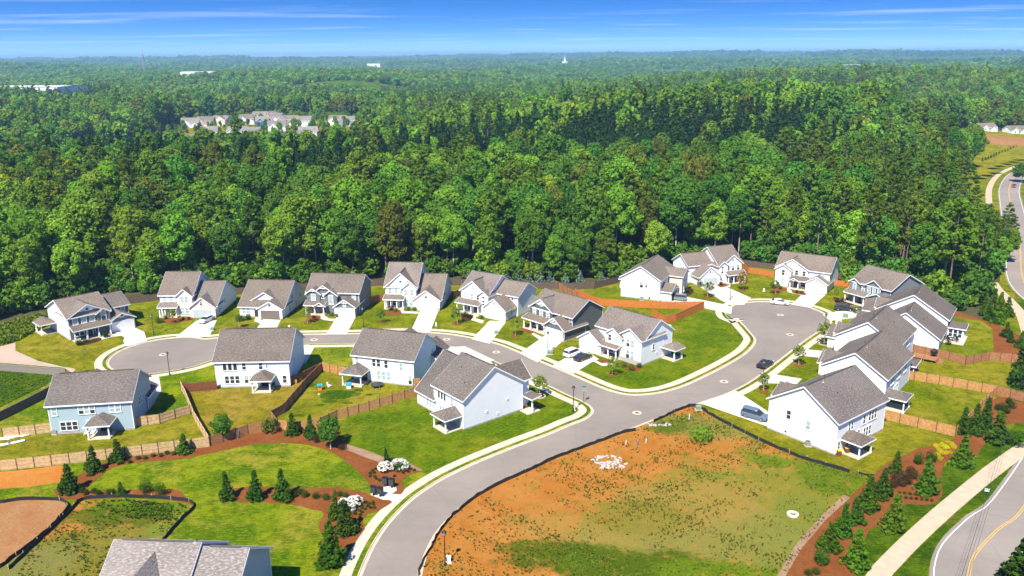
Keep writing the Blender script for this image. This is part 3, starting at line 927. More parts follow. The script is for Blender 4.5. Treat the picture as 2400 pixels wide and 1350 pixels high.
def win_mesh(w, h, kind):
    key = ('w', round(w, 2), round(h, 2), kind)
    if key not in _cache:
        t, d = 0.10, 0.10
        m = MB()
        m.box(-w / 2 - t, w / 2 + t, -d, 0, h, h + t)
        m.box(-w / 2 - t - .04, w / 2 + t + .04, -d - .04, 0, -t, 0)
        m.box(-w / 2 - t, -w / 2, -d, 0, 0, h)
        m.box(w / 2, w / 2 + t, -d, 0, 0, h)
        if kind == 'hung':
            m.box(-w / 2, w / 2, -d + .02, 0, h / 2 - .035, h / 2 + .035)
        fr = m.mesh('window', M['trim'])
        ps = []
        spl = [(0, h / 2 - .035), (h / 2 + .035, h)] if kind == 'hung' else [(0, h)]
        for a, b in spl:
            ps.append(MB().box(-w / 2, w / 2, -0.05, -0.005, a, b))
        _cache[key] = (fr, [(p.mesh('pane', M['glass']), p.mesh('pane', M['blind'])) for p in ps])
    return _cache[key]


def grid_mesh(w, h):
    key = ('g', w, h)
    if key not in _cache:
        m = MB()
        for i in range(4):
            z0, z1 = h * i / 4 + .015, h * (i + 1) / 4 - .015
            m.box(-w / 2, w / 2, -0.05, 0, z0, z1)
            for k in range(4):
                x0 = -w / 2 + w * k / 4 + .12
                m.box(x0, x0 + w / 4 - .24, -0.065, -0.05, z0 + .1, z1 - .1)
        f = MB()
        f.box(-w / 2 - .14, -w / 2, -0.09, 0, 0, h + .14)
        f.box(w / 2, w / 2 + .14, -0.09, 0, 0, h + .14)
        f.box(-w / 2, w / 2, -0.09, 0, h, h + .14)
        _cache[key] = (m, f)
    return _cache[key]


ROT = {'S': 0.0, 'E': R(90), 'N': R(180), 'W': R(-90)}


class House:
    def __init__(s, px, ang, wall, label, roof='roof', z=0.0, world=None, name='house', cat='house', detail=True, group='houses along the street'):
        q = world or gp(*px)
        s.root = empty(name, (q[0], q[1], z), R(ang), label, cat, group)
        s.wall, s.roofm, s.detail = M[wall], M[roof], detail

    def w2l(s, q):
        d = Vector((q[0] - s.root.location.x, q[1] - s.root.location.y))
        a = s.root.rotation_euler.z
        return (d.x * math.cos(a) + d.y * math.sin(a), -d.x * math.sin(a) + d.y * math.cos(a))

    def wing(s, x0, x1, y0, y1, h, ax, p, oh=0.4, z0=0.0, mat=None, ra=None, rb=None, base=True, lowmat=None, lowh=0.0, top=None):
        """rectangular volume with a gable roof; ax = ridge axis; ra/rb = rake overhang at the low/high end"""
        m = MB()
        half = (y1 - y0) / 2 if ax == 'x' else (x1 - x0) / 2
        pk = h + half * p
        th = 0.2

        def wl(a, b, zt, zt2=None):
            L = math.dist(a, b)
            zt2 = zt if zt2 is None else zt2
            m.face([(a[0], a[1], z0), (b[0], b[1], z0), (b[0], b[1], zt2), (a[0], a[1], zt)], [(0, z0), (L, z0), (L, zt2), (0, zt)])

        def gb(a, b):
            c = ((a[0] + b[0]) / 2, (a[1] + b[1]) / 2)
            L = math.dist(a, b)
            m.face([(a[0], a[1], z0), (b[0], b[1], z0), (b[0], b[1], h), (c[0], c[1], pk), (a[0], a[1], h)], [(0, z0), (L, z0), (L, h), (L / 2, pk), (0, h)])
        c = [(x0, y0), (x1, y0), (x1, y1), (x0, y1)]
        if ax == 'x':
            wl(c[0], c[1], h)
            gb(c[1], c[2])
            wl(c[2], c[3], h)
            gb(c[3], c[0])
        else:
            gb(c[0], c[1])
            wl(c[1], c[2], h)
            gb(c[2], c[3])
            wl(c[3], c[0], h)
        m.build('wall', M[mat] if mat else s.wall, s.root)
        if base and z0 == 0 and s.detail:
            MB().box(x0 - .04, x1 + .04, y0 - .04, y1 + .04, -0.05, 0.28).build('foundation', M['found'], s.root)
            for (cx, cy) in c:
                key = ('cb', cx == x1, cy == y0, round(h, 2))
                if key not in _cache:
                    _cache[key] = MB().box(-.09 if cx == x1 else -.02, .02 if cx == x1 else .09, -.02 if cy == y0 else -.09, .09 if cy == y0 else .02, 0.29, h - .05).mesh('corner_board', M['trim'])
                obj('corner_board', _cache[key], s.root, (cx, cy, 0))
        if lowmat:
            MB().box(x0 - .03, x1 + .03, y0 - .05, y0 + .1, 0, lowh).build('stone_base', M[lowmat], s.root)
        # roof slab in ridge coordinates
        ra = oh if ra is None else ra
        rb = oh if rb is None else rb
        if ax == 'x':
            u0, u1, v0, v1 = x0 - ra, x1 + rb, y0, y1
            T = lambda u, v, z: (u, v, z)
        else:
            u0, u1, v0, v1 = y0 - ra, y1 + rb, x0, x1
            T = lambda u, v, z: (v, u, z)
        vm = (v0 + v1) / 2
        ze = h - oh * p + 0.03
        zr = pk + 0.03
        sl_ = math.hypot(half + oh, (half + oh) * p)
        r = MB()
        for sgn, ve in ((-1, v0 - oh), (1, v1 + oh)):
            top_ = [T(u0, ve, ze + th), T(u1, ve, ze + th), T(u1, vm, zr + th), T(u0, vm, zr + th)]
            bot = [T(u0, ve, ze), T(u1, ve, ze), T(u1, vm, zr), T(u0, vm, zr)]
            fl = (sgn > 0) != (ax == 'y')
            uv = [(0, 0), (u1 - u0, 0), (u1 - u0, sl_), (0, sl_)]
            if fl:
                r.face(top_[::-1], uv[::-1])
            else:
                r.face(top_, uv)
        ro = r.build('roof', s.roofm, s.root)
        f = MB()
        for sgn, ve in ((-1, v0 - oh), (1, v1 + oh)):
            a0, a1 = T(u0, ve, ze + th - .13), T(u1, ve, ze + th - .13)
            f.bar(a0, a1, 0.06, 0.24)
            for uu, e in ((u0, -1), (u1, 1)):
                f.bar(T(uu, ve, ze + th - .13), T(uu, vm, zr + th - .13), 0.05, 0.2)
            f.face([T(u0, ve, ze - .02), T(u1, ve, ze - .02), T(u1, vm, zr - .02), T(u0, vm, zr - .02)])
        f.build('fascia', M['trim'], ro)
        if s.detail and (u1 - u0) > 5 and half > 3.5:
            rv = MB()
            rv.bar(T(u0 + 1.0, vm, zr + th + .02), T(u1 - 1.0, vm, zr + th + .02), 0.3, 0.06)
            rv.build('ridge_cap', s.roofm, ro)
        return pk

    def hip(s, x0, x1, y0, y1, h, zp, oh=0.35, gable=None):
        """small porch roof: three hipped sides leaning on the house wall at y1 (or lower side y0)"""
        xm = (x0 + x1) / 2
        X0, X1, Y0, Y1 = x0 - oh, x1 + oh, y0 - oh, y1
        yr = y0 + (x1 - x0) / 2 * 0.75 if gable is None else y0 - oh
        a, b, c, d = (X0, Y0, h), (X1, Y0, h), (X1, Y1, h), (X0, Y1, h)
        p, q = (xm, min(yr, y1 - .2), zp), (xm, y1, zp)
        r = MB()
        L = lambda *k: [(t[0] * .7 + t[1] * .3, t[2] + t[1] * .5) for t in k]
        for k in ((a, b, p), (b, c, q, p), (d, a, p, q)):
            r.face(k, [(v[0] + v[1], v[2] * 1.6) for v in k])
        r.face([a, d, c, b])
        ro = r.build('porch_roof', s.roofm, s.root)
        f = MB()
        for k, l in ((a, b), (b, c), (d, a)):
            f.bar((k[0], k[1], k[2] - .08), (l[0], l[1], l[2] - .08), 0.05, 0.2)
        f.build('fascia', M['trim'], ro)

    def shed(s, x0, x1, y0, y1, zl, zh, oh=0.3, side='S'):
        """lean-to porch roof, low edge towards y0"""
        r = MB()
        X0, X1, Y0 = x0 - oh, x1 + oh, y0 - oh
        L = math.hypot(y1 - Y0, zh - zl)
        top = [(X0, Y0, zl + .14), (X1, Y0, zl + .14), (X1, y1, zh + .14), (X0, y1, zh + .14)]
        r.face(top, [(0, 0), (X1 - X0, 0), (X1 - X0, L), (0, L)])
        r.face([(a, b, c - .14) for a, b, c in top[::-1]])
        ro = r.build('porch_roof', s.roofm, s.root)
        f = MB()
        f.bar((X0, Y0, zl + .04), (X1, Y0, zl + .04), .05, .22)
        f.bar((X0, Y0, zl + .05), (X0, y1, zh + .05), .05, .2)
        f.bar((X1, Y0, zl + .05), (X1, y1, zh + .05), .05, .2)
        f.build('fascia', M['trim'], ro)

    def posts(s, pts, h, w=0.22, stone=True):
        for (x, y) in pts:
            m = MB().box(x - w / 2, x + w / 2, y - w / 2, y + w / 2, 0.1, h)
            m.box(x - w / 2 - .05, x + w / 2 + .05, y - w / 2 - .05, y + w / 2 + .05, 0.1, .9 if stone else .35)
            m.box(x - w / 2 - .04, x + w / 2 + .04, y - w / 2 - .04, y + w / 2 + .04, h - .18, h)
            m.build('porch_post', M['trim'], s.root)

    def deckf(s, x0, x1, y0, y1, z=0.14, mat='concrete'):
        MB().box(x0, x1, y0, y1, -0.02, z).build('porch_floor', M[mat], s.root)

    def porch(s, x0, x1, y0, y1, n=3, zl=2.55, zh=3.35):
        s.shed(x0, x1, y0, y1, zl, zh)
        s.deckf(x0 - .1, x1 + .1, y0 - .1, y1 - .05)
        s.posts([(x0 + .15 + (x1 - x0 - .3) * k / (n - 1), y0 + .12) for k in range(n)], zl)

    def win(s, face, u, z, off, w=0.9, h=1.5, kind='hung', blind=0, n=1, gap=0.22):
        for k in range(n):
            uu = u + (k - (n - 1) / 2) * (w + gap)
            loc = {'S': (uu, off, z), 'N': (uu, off, z), 'E': (off, uu, z), 'W': (off, uu, z)}[face]
            fr, panes = win_mesh(w, h, kind)
            o = obj('window', fr, s.root, loc, ROT[face])
            for i, pm in enumerate(panes):
                b = blind == 1 or (blind == 2 and (i == 1 or (k % 2)))
                obj('pane', pm[1 if b else 0], o)

    def garage(s, u, off, w=4.9, h=2.2, face='S', mat='garage'):
        m, f = grid_mesh(w, h)
        loc = {'S': (u, off - .01, 0.03), 'W': (off - .01, u, 0.03), 'E': (off + .01, u, .03), 'N': (u, off + .01, .03)}[face]
        o = m.build('garage_door', M[mat], s.root, loc, ROT[face])
        f.build('door_frame', M['trim'], o)

    def door(s, u, off, face='S', mat='door_dark', w=1.0):
        loc = {'S': (u, off - .01, .14), 'W': (off - .01, u, .14), 'E': (off + .01, u, .14), 'N': (u, off + .01, .14)}[face]
        d = MB().box(-w / 2, w / 2, -.05, 0, 0, 2.1).build('front_door', M[mat], s.root, loc, ROT[face])
        MB().box(-w / 2 - .12, -w / 2, -.08, 0, 0, 2.22).box(w / 2, w / 2 + .12, -.08, 0, 0, 2.22).box(-w / 2, w / 2, -.08, 0, 2.1, 2.22).build('door_frame', M['trim'], d)

    def vent(s, face, u, z, off, r=0.3):
        loc = {'S': (u, off, z), 'N': (u, off, z), 'E': (off, u, z), 'W': (off, u, z)}[face]
        v = MB().box(-r, r, -.06, 0, -r, r).build('gable_vent', M['vent'], s.root, loc, ROT[face])
        f = MB()
        for a in (-r - .1, r):
            f.box(a, a + .1, -.09, 0, -r - .1, r + .1)
            f.box(-r, r, -.09, 0, a, a + .1)
        f.build('vent_frame', M['trim'], v)

    def pipes(s, pts, mat='black'):
        for (x, y, z) in pts:
            MB().tube([(x, y, z - .2), (x, y, z + .45)], .06, 7).lathe([(.16, z - .05), (.07, z + .05)], 8, x, y).build('roof_vent', M[mat], s.root)

    def ac(s, x, y):
        pass

    def pediment(s, x0, x1, y, h, p):
        """white triangular panel in the top of a gable facing the low-y side"""
        xm, hw = (x0 + x1) / 2, (x1 - x0) / 2
        k = 0.52
        m = MB()
        m.face([(xm - hw * k, y - .03, h + hw * (1 - k) * p), (xm + hw * k, y - .03, h + hw * (1 - k) * p), (xm, y - .03, h + hw * p)], [(0, 0), (1, 0), (.5, 1)])
        m.box(xm - hw * k, xm + hw * k, y - .12, y - .02, h + hw * (1 - k) * p - .1, h + hw * (1 - k) * p)
        m.build('gable_panel', M['trim'], s.root)


def back_patio(h, x0, x1, y0, y1, gab=True):
    h.hip(x0, x1, y0, y1, 2.6, 2.6 + (x1 - x0) * .3)
    h.deckf(x0, x1, y0, y1)
    h.posts([(x0 + .15, y0 + .15), (x1 - .15, y0 + .15)], 2.5, .2, False)


# ---- A
h = House((166, 799), 46, 'ivory', 'green-grey gabled house with an ivory side wall beside the clay bank')
h.wing(0, 9.2, 0, 13.4, 5.3, 'x', .44)
h.wing(9.2, 15, 4.0, 13.0, 4.6, 'x', .5, mat='greengrey', ra=0)
h.wing(.15, 8.7, -.06, 7, 5.3, 'y', .56, mat='greengrey', base=False)
h.wing(6.3, 8.9, -.45, 5, 5.25, 'y', .7, mat='greengrey', base=False)
h.wing(8.7, 14.2, -1.0, 6, 2.7, 'y', .55, mat='greengrey', lowmat='stone', lowh=.9)
h.pediment(.15, 8.7, -.08, 5.3, .56)
h.pediment(8.7, 14.2, -1.02, 2.7, .55)
h.porch(.3, 8.3, -2.1, -.1, 4)
for u in (1.5, 3.4, 5.2):
    h.win('S', u, 3.55, -.06, 1.0, 1.55, blind=1)
h.win('S', 7.6, 3.3, -.45, 1.0, 2.2, blind=2)
h.vent('S', 4.4, 6.6, -.06); h.vent('S', 11.45, 3.6, -1.0)
h.garage(11.45, -1.0); h.door(4.4, -.06)
h.win('S', 2.0, .8, -.06, .9, 1.6, n=2); h.win('S', 6.6, .8, -.06, .9, 1.6, n=2)
h.win('W', 5.0, 3.6, 0, .7, 1.4, blind=1); h.win('S', 13.6, 3.4, 4.0, .9, .9, 'fix', 1)
h.hip(-3.4, -.2, 8.5, 13, 2.6, 3.5); h.posts([(-3.2, 8.7), (-3.2, 12.6)], 2.5); h.deckf(-3.4, -.05, 8.6, 13)
h.pipes([(3, 7.4, 8.3)], 'metal')
# ---- B
h = House((373, 745), 0, 'white', 'tall white house with a cream brick garage gable')
h.wing(0, 8.2, 1.8, 14.2, 5.4, 'x', .68)
h.wing(8.2, 14.3, .5, 15.2, 2.9, 'x', .58, ra=0)
h.wing(4.4, 8.15, 1.2, 6.5, 5.3, 'y', .85, base=False)
h.wing(8.0, 14.2, -.3, 5, 2.75, 'y', .78, mat='pinkbrick')
h.porch(.1, 4.5, 0, 1.8, 4)
MB().box(4.6, 8.0, 1.1, 1.3, 0, 2.9).build('brick_panel', M['pinkbrick'], h.root)
h.win('S', 1.2, 3.7, 1.8, .85, 1.3, blind=1); h.win('S', 2.8, 3.7, 1.8, .85, 1.3, blind=1); h.win('S', 4.1, 3.7, 1.8, .5, 1.3, blind=1)
h.win('S', 6.3, 3.6, 1.2, .85, 1.4, blind=1, n=2); h.win('S', 6.2, .7, 1.08, .9, 1.6, blind=1, n=2)
h.door(3.2, 1.8); h.win('S', 1.4, .6, 1.8, .9, 1.6, n=2, blind=1)
h.garage(11.0, -.3, 4.6, mat='garage_grey'); h.win('S', 10.9, 3.3, -.3, .6, .8)
h.win('E', 6.5, 2.0, 14.3, .6, .9); h.win('E', 2.0, .8, 14.3, .5, 1.1); h.win('E', 3.2, 1.2, 14.3, .4, .5, 'fix')
# ---- C
h = House((561, 744), -6, 'white', 'low white house with a brown garage door')
h.wing(0, 11.4, .6, 16, 2.7, 'x', .60)
h.wing(5.3, 11.3, -.6, 6, 2.65, 'y', .58)
h.wing(2.8, 9.0, 2.4, 9, 3.9, 'y', .62, base=False)
h.garage(8.3, -.6, 4.8, mat='garage_brown'); h.vent('S', 8.3, 3.5, -.6); h.door(4.5, .6, mat='door_dark', w=1.4)
h.win('S', 1.7, .9, .6, .85, 1.5, n=2, blind=1)
h.win('E', 6.3, 3.0, 11.4, .5, 1.3, n=2); h.win('E', 4.2, .8, 11.4, .6, 1.6); h.win('E', 8.6, .9, 11.4, .5, 1.2); h.win('E', 12, 2.4, 11.4, .6, .6, 'fix')
h.pipes([(9, 9.4, 7)], 'metal')
# ---- D
h = House((717, 737), -7, 'grey', 'mid-grey craftsman house with white bracketed gables', z=0)
h.wing(0, 13.3, 2.0, 12.5, 5.4, 'x', .62)
h.wing(2.3, 6.6, 1.5, 7, 5.6, 'y', .72, base=False)
h.wing(.2, 3.6, 1.0, 6, 5.2, 'y', .72, base=False)
h.wing(4.9, 8.0, .8, 6, 5.0, 'y', .72, base=False)
h.wing(8.0, 13.1, -1.2, 6, 2.7, 'y', .68)
h.porch(.1, 5.0, -.6, 1.6, 3)
h.wing(2.8, 5.2, -.75, 1.0, 2.6, 'y', .6, z0=2.5, base=False)
for (a, b, y, hh, p) in ((.2, 3.6, 1.0, 5.2, .72), (2.3, 6.6, 1.5, 5.6, .72), (8.0, 13.1, -1.2, 2.7, .68)):
    xm, hw = (a + b) / 2, (b - a) / 2
    zt = hh + hw * p * .62
    MB().bar((xm - hw * .38, y - .4, zt), (xm + hw * .38, y - .4, zt), .1, .12).bar((xm, y - .4, zt - .2), (xm, y - .4, hh + hw * p), .1, .12).build('gable_bracket', M['trim'], h.root)
h.win('S', 1.9, 3.5, 1.0, 1.0, 1.5, blind=1); h.win('S', 4.3, 3.9, 1.5, .9, 1.2, blind=1); h.win('S', 6.5, 2.6, .8, 1.0, 2.3, blind=1)
h.win('S', 12.0, 3.6, 2.0, .8, 1.3, blind=1); h.win('S', 2.2, .8, 1.5, .8, 1.6, n=3, blind=1); h.door(4.5, 1.5)
h.garage(10.55, -1.2); h.win('S', 10.55, 2.75, -1.2, .6, .9, 'fix', 1)
h.pipes([(7, 7.4, 8.6)], 'metal')
# ---- E
h = House((901, 724), -6, 'white', 'tallest white house with a long drive in the middle of the row')
h.wing(0, 8.2, 1.8, 15.2, 5.5, 'x', .68)
h.wing(8.2, 14.6, .8, 15.2, 2.8, 'x', .62, ra=0)
h.wing(.15, 8.1, 1.6, 8, 5.5, 'y', .88, base=False)
h.wing(4.6, 8.15, 1.0, 6, 5.3, 'y', .82, base=False)
h.wing(7.6, 14.4, -.5, 6, 2.75, 'y', .72, lowmat='stone', lowh=.8)
h.pediment(.15, 8.1, 1.58, 5.5, .88); h.pediment(7.6, 14.4, -.52, 2.75, .72)
h.porch(.1, 5.0, -.3, 1.6, 4)
MB().box(4.9, 7.7, .92, 1.1, 0, 3.0).build('brick_panel', M['brick'], h.root)
for u in (1.3, 2.9, 4.3):
    h.win('S', u, 3.6, 1.6, .85, 1.5, blind=1)
h.win('S', 6.3, 3.4, 1.0, .85, 1.5, blind=1, n=2, gap=.7); h.win('S', 6.2, .7, .92, .95, 1.8, blind=1, n=2)
h.vent('S', 4.1, 6.9, 1.6); h.vent('S', 11, 3.6, -.5); h.garage(11.1, -.5); h.door(4.3, 1.6); h.win('S', 1.8, .5, 1.6, .9, 1.8, n=2)
h.win('E', 4, 1.6, 14.6, .5, .9)
# ---- F
h = House((1074, 730), -33, 'white', 'white house with three small square stair windows')
h.wing(0, 8.4, 1.5, 12.5, 5.4, 'x', .64)
h.wing(8.2, 15.2, 4.2, 12.6, 5.2, 'x', .56, ra=0)
h.wing(.15, 7.6, 1.2, 8, 5.4, 'y', .72, base=False)
h.wing(6.0, 8.8, .6, 6, 5.2, 'y', .74, base=False)
h.wing(8.2, 14.6, -.6, 6, 2.7, 'y', .78)
h.pediment(.15, 7.6, 1.18, 5.4, .72); h.pediment(8.2, 14.6, -.62, 2.7, .78)
h.porch(-.1, 6.6, -.6, 1.2, 4)
h.win('S', 1.5, 3.5, 1.2, .8, 1.4, blind=1); h.win('S', 3.5, 3.5, 1.2, .8, 1.4, blind=1); h.win('S', 5.3, 3.6, 1.2, .7, 1.3)
for z in (2.6, 3.4, 4.4):
    h.win('S', 7.4, z, .6, .7, .5, 'fix')
h.vent('S', 3.9, 6.6, 1.2); h.vent('S', 11.4, 3.9, -.6); h.vent('S', 13.6, 4.3, 4.2, .25)
h.garage(11.4, -.6, mat='garage'); h.door(4.6, 1.2); h.win('S', 2.0, .5, 1.2, .9, 1.7, n=2)
h.win('E', 2.0, 1.3, 14.6, .5, .8); h.win('E', 3.2, 1.5, 14.6, .35, .5, 'fix')
# ---- G
h = House((1241, 765), -46, 'dkgrey', 'dark charcoal house with white trimmed windows beside the street lamp')
h.wing(0, 13.2, .4, 11.0, 5.1, 'x', .56)
h.wing(.3, 7.4, 0, 7, 5.1, 'y', .66, base=False)
h.wing(7.2, 13.3, -2.4, 5, 2.7, 'y', .74, lowmat='brick', lowh=.9)
h.pediment(.3, 7.4, -.02, 5.1, .66); h.pediment(7.2, 13.3, -2.42, 2.7, .74)
h.porch(-.2, 6.6, -1.9, 0, 4)
for u in (1.7, 3.9, 6.0):
    h.win('S', u, 3.3, 0, .9, 1.5, blind=1)
h.vent('S', 3.85, 6.2, 0); h.vent('S', 10.25, 3.9, -2.4); h.vent('S', 12.6, 4.2, .4, .25)
h.garage(10.25, -2.4); h.door(4.8, 0); h.win('S', 2.0, .6, 0, .9, 1.6, n=2)
h.pipes([(9, 6.0, 7.9)], 'metal')
# ---- H
h = House((1363, 815), -47, 'white', 'white corner house with twin front gables and a big east gable')
h.wing(3.0, 16, 1.6, 11.0, 5.6, 'x', .66)
h.wing(10.2, 16.06, .4, 8, 5.6, 'y', .62, base=True)
h.wing(6.8, 11.2, .0, 7, 5.2, 'y', .66, base=False, z0=3.2)
h.wing(0, 6.0, -.8, 7, 2.75, 'y', .66, lowmat='brick', lowh=.9)
h.pediment(6.8, 11.2, -.02, 5.2, .66)
h.porch(6.0, 10.6, -1.0, 1.2, 3)
MB().box(10.1, 16.1, .25, .5, 0, 1.0).build('brick_panel', M['brick'], h.root)
h.win('S', 8.0, 3.8, 0, .8, 1.3); h.win('S', 9.9, 3.8, 0, .8, 1.3, blind=1)
h.win('S', 13.2, 3.5, .4, .85, 1.6, blind=2, n=2, gap=.3); h.win('S', 13.2, 1.0, .4, .85, 1.7, blind=2, n=2, gap=.3)
h.garage(3.0, -.8, 4.9); h.door(9.0, 1.6); h.win('S', 7.2, .6, 1.6, .9, 1.6)
h.win('E', 4.4, 2.7, 16.06, .6, 1.2); h.vent('E', 2.5, 4.3, 16.06, .1); h.vent('E', 5.6, 1.7, 16.06, .12)
h.hip(16.3, 19.5, 7.4, 10.6, 2.6, 3.4); h.posts([(19.2, 7.6), (19.2, 10.2)], 2.5); h.deckf(16, 19.4, 7.3, 10.6)
h.pipes([(6, 6.4, 8.6)], 'metal')
# ---- I
h = House((1455, 695), -27, 'white', 'white house with a blank gable side and a tan projecting wing')
h.wing(0, 10.6, 0, 14, 5.6, 'y', .60)
h.wing(8.0, 14.4, 7.2, 12.8, 5.4, 'x', .50, mat='tan')
h.wing(8.0, 13.4, .6, 6.4, 2.7, 'x', .50)
h.garage(3.5, 13.4, 4.9, face='E', mat='door_dark')
h.win('S', 5.6, 3.2, 0, .85, 1.5, blind=2); h.win('S', 6.9, 3.4, 0, .5, 1.2, blind=2)
h.win('E', 10, 3.6, 14.4, .8, 1.4, n=2); h.win('E', 10, .8, 14.4, .8, 1.6, n=2); h.win('E', 4.5, 4.0, 10.6, .8, 1.1, blind=1)
h.hip(-3.2, -.1, 8, 12, 2.6, 3.4); h.posts([(-3, 8.2), (-3, 11.8)], 2.5); h.deckf(-3.2, 0, 8, 12)
h.pipes([(5.3, 9, 8.9)], 'metal')
# ---- J
h = House((1639, 672), 19, 'white', 'white house with a round gable vent behind the rust coloured tree')
h.wing(6.6, 14.0, 1.4, 12.5, 5.5, 'x', .66)
h.wing(-1.2, 6.8, 4.2, 12.5, 5.0, 'x', .60, rb=0)
h.wing(7.9, 13.9, .9, 7, 5.5, 'y', .80, base=False)
h.wing(6.3, 9.2, .6, 6, 5.2, 'y', .75, base=False)
h.wing(-.1, 6.5, 0, 6, 2.7, 'y', .80)
h.pediment(7.9, 13.9, .88, 5.5, .80); h.pediment(-.1, 6.5, -.02, 2.7, .80)
h.porch(8.6, 14.2, -.9, .9, 4)
for u in (9.4, 11.1, 12.8):
    h.win('S', u, 3.5, .9, .8, 1.4, blind=2)
h.win('S', 7.5, 3.0, .6, .7, 1.2, blind=2); h.win('S', 7.5, 4.4, .6, .7, .5, 'fix')
h.vent('S', 10.9, 6.6, .9); h.vent('S', 3.2, 3.9, 0)
h.garage(3.4, 0, 4.6, mat='garage_grey'); h.door(9.8, .9); h.win('S', 11.6, .6, .9, .9, 1.7, n=2)
h.win('W', 6.5, 3.4, -1.2, .5, .9)
# ---- K
h = House((1812, 671), -34, 'white', 'white house at the top of the right turning circle')
h.wing(0, 14.2, 2.0, 11.5, 5.4, 'x', .66)
h.wing(.1, 8.6, 1.6, 8, 5.4, 'y', .58, base=False)
h.wing(.1, 4.3, .9, 6, 5.0, 'y', .62)
h.wing(8.8, 14.3, -.6, 6, 2.7, 'y', .60)
h.pediment(.1, 8.6, 1.58, 5.4, .58)
h.porch(4.4, 9.0, -.3, 1.6, 3)
h.wing(4.4, 6.8, -.5, 1.2, 2.55, 'y', .5, z0=2.5, base=False)
h.win('S', 2.2, 3.4, .9, .8, 1.4); h.win('S', 5.6, 3.7, 1.6, .8, 1.3); h.win('S', 7.6, 3.7, 1.6, .8, 1.3)
h.win('S', 2.2, .8, .9, .8, 1.7, blind=1); h.win('S', 12.6, 3.5, 2.0, .6, 1.0, blind=1)
h.door(5.6, 1.6); h.win('S', 7.6, .6, 1.6, 1.2, 1.5); h.garage(11.5, -.6)
h.win('S', 11.5, 2.9, -.6, .6, .7, 'fix', 1)
# ---- L
h = House((1991, 704), -60, 'midgrey', 'grey house with dark shutters behind two black cars')
h.wing(0, 11.5, 0, 12.5, 5.4, 'x', .50)
h.wing(-.2, 2.8, -.3, 5, 5.3, 'y', .6, base=False)
h.wing(4.6, 9.2, -.25, 6, 5.4, 'y', .66, base=False)
h.wing(6.2, 11.6, -1.4, 4, 2.8, 'y', .45)
h.porch(-.2, 5.6, -2.0, -.2, 3)
h.win('S', 1.3, 3.4, -.3, .8, 1.5, blind=1); h.win('S', 3.7, 3.4, 0, .7, 1.4, blind=1)
for u in (5.6, 7.0, 8.4):
    h.win('S', u, 3.3, -.25, .8, 1.6, blind=1)
    MB().box(u + .52, u + .82, -.31, -.25, 3.3, 4.9).build('shutter', M['door_dark'], h.root)
h.garage(8.9, -1.4, 4.6); h.door(3.0, 0); h.win('S', 1.2, .6, 0, .9, 1.6)
h.pipes([(4, 6.4, 8.4), (8, 6.6, 8.4)], 'metal')


# ---- the column of gable-ended houses on the right: gable faces the camera, front faces the street (low x)
def column(world, ang, W, D, h0, p, label, frontw=5.5, fh=2.7, back='plain', fy=(1.0, 7.0), wins=True, asym=None):
    h = House(None, ang, 'white', label, 'roof_dark', world=world)
    pk = h.wing(0, W, 0, D, h0, 'y', p, oh=.4)
    fy = (D - 7.2, D - 1.4)
    h.wing(-3.4, W / 2 - .5, fy[0], fy[1], fh, 'x', .62)
    h.wing(-.6, W / 2, 2.2, 6.4, h0 - .1, 'x', .75, base=False)
    h.garage((fy[0] + fy[1]) / 2, -3.4, 4.6, face='W')
    h.pipes([(W / 2 - .6, D * .45, pk - .2), (W * .72, D * .35, pk - W * .22 * p), (W * .74, D * .62, pk - W * .24 * p)], 'black')
    h.pipes([(W / 2 + .5, D * .3, pk - .1)], 'metal')
    return h


h = column(gp(1798, 1004), -52, 12.7, 14.8, 5.65, .64, 'nearest white house on the right with a grey car in its drive')
h.win('S', 3.9, 3.2, 0, .75, 1.5); h.win('S', 7.6, 2.6, 0, .75, 1.5, blind=1); h.vent('S', 3.6, .8, 0, .2); h.vent('S', 6.9, 1.5, 0, .08); h.vent('S', 1.4, 2.1, 0, .08)
h.win('E', 3.9, 3.3, 12.7, .55, 1.3, n=2, gap=.3); h.win('E', 8.0, 3.2, 12.7, .7, 1.5); h.win('E', 10.6, 3.2, 12.7, .65, 1.7, n=3, gap=.25)
h.win('E', 9.3, .7, 12.7, .6, 1.6, n=3, gap=.25); h.win('E', 6.6, .7, 12.7, .6, 1.8); h.win('E', .8, .6, 12.7, .6, 1.6)
hh = h


def rear_porch(h, x0, x1, y0, y1, zp=3.55):
    """hipped porch on the high-x side"""
    X1, Y0, Y1, zl = x1 + .35, y0 - .35, y1 + .35, 2.6
    ym, xr = (y0 + y1) / 2, x1 - (y1 - y0) / 2 * .6
    a, b, c, d = (x0, Y0, zl), (X1, Y0, zl), (X1, Y1, zl), (x0, Y1, zl)
    p, q = (x0, ym, zp), (xr, ym, zp)
    r = MB()
    for k in ((a, b, q, p), (b, c, q), (c, d, p, q), (d, c, b, a)):
        r.face(k, [(v[0] + v[1], v[2] * 1.6) for v in k])
    ro = r.build('porch_roof', h.roofm, h.root)
    f = MB()
    for k, l in ((a, b), (b, c), (c, d)):
        f.bar((k[0], k[1], zl - .09), (l[0], l[1], zl - .09), .05, .2)
    f.build('fascia', M['trim'], ro)
    h.deckf(x0, x1, y0, y1)
    h.posts([(x1 - .12, y0 + .12), (x1 - .12, y1 - .12)], 2.5, .2, False)


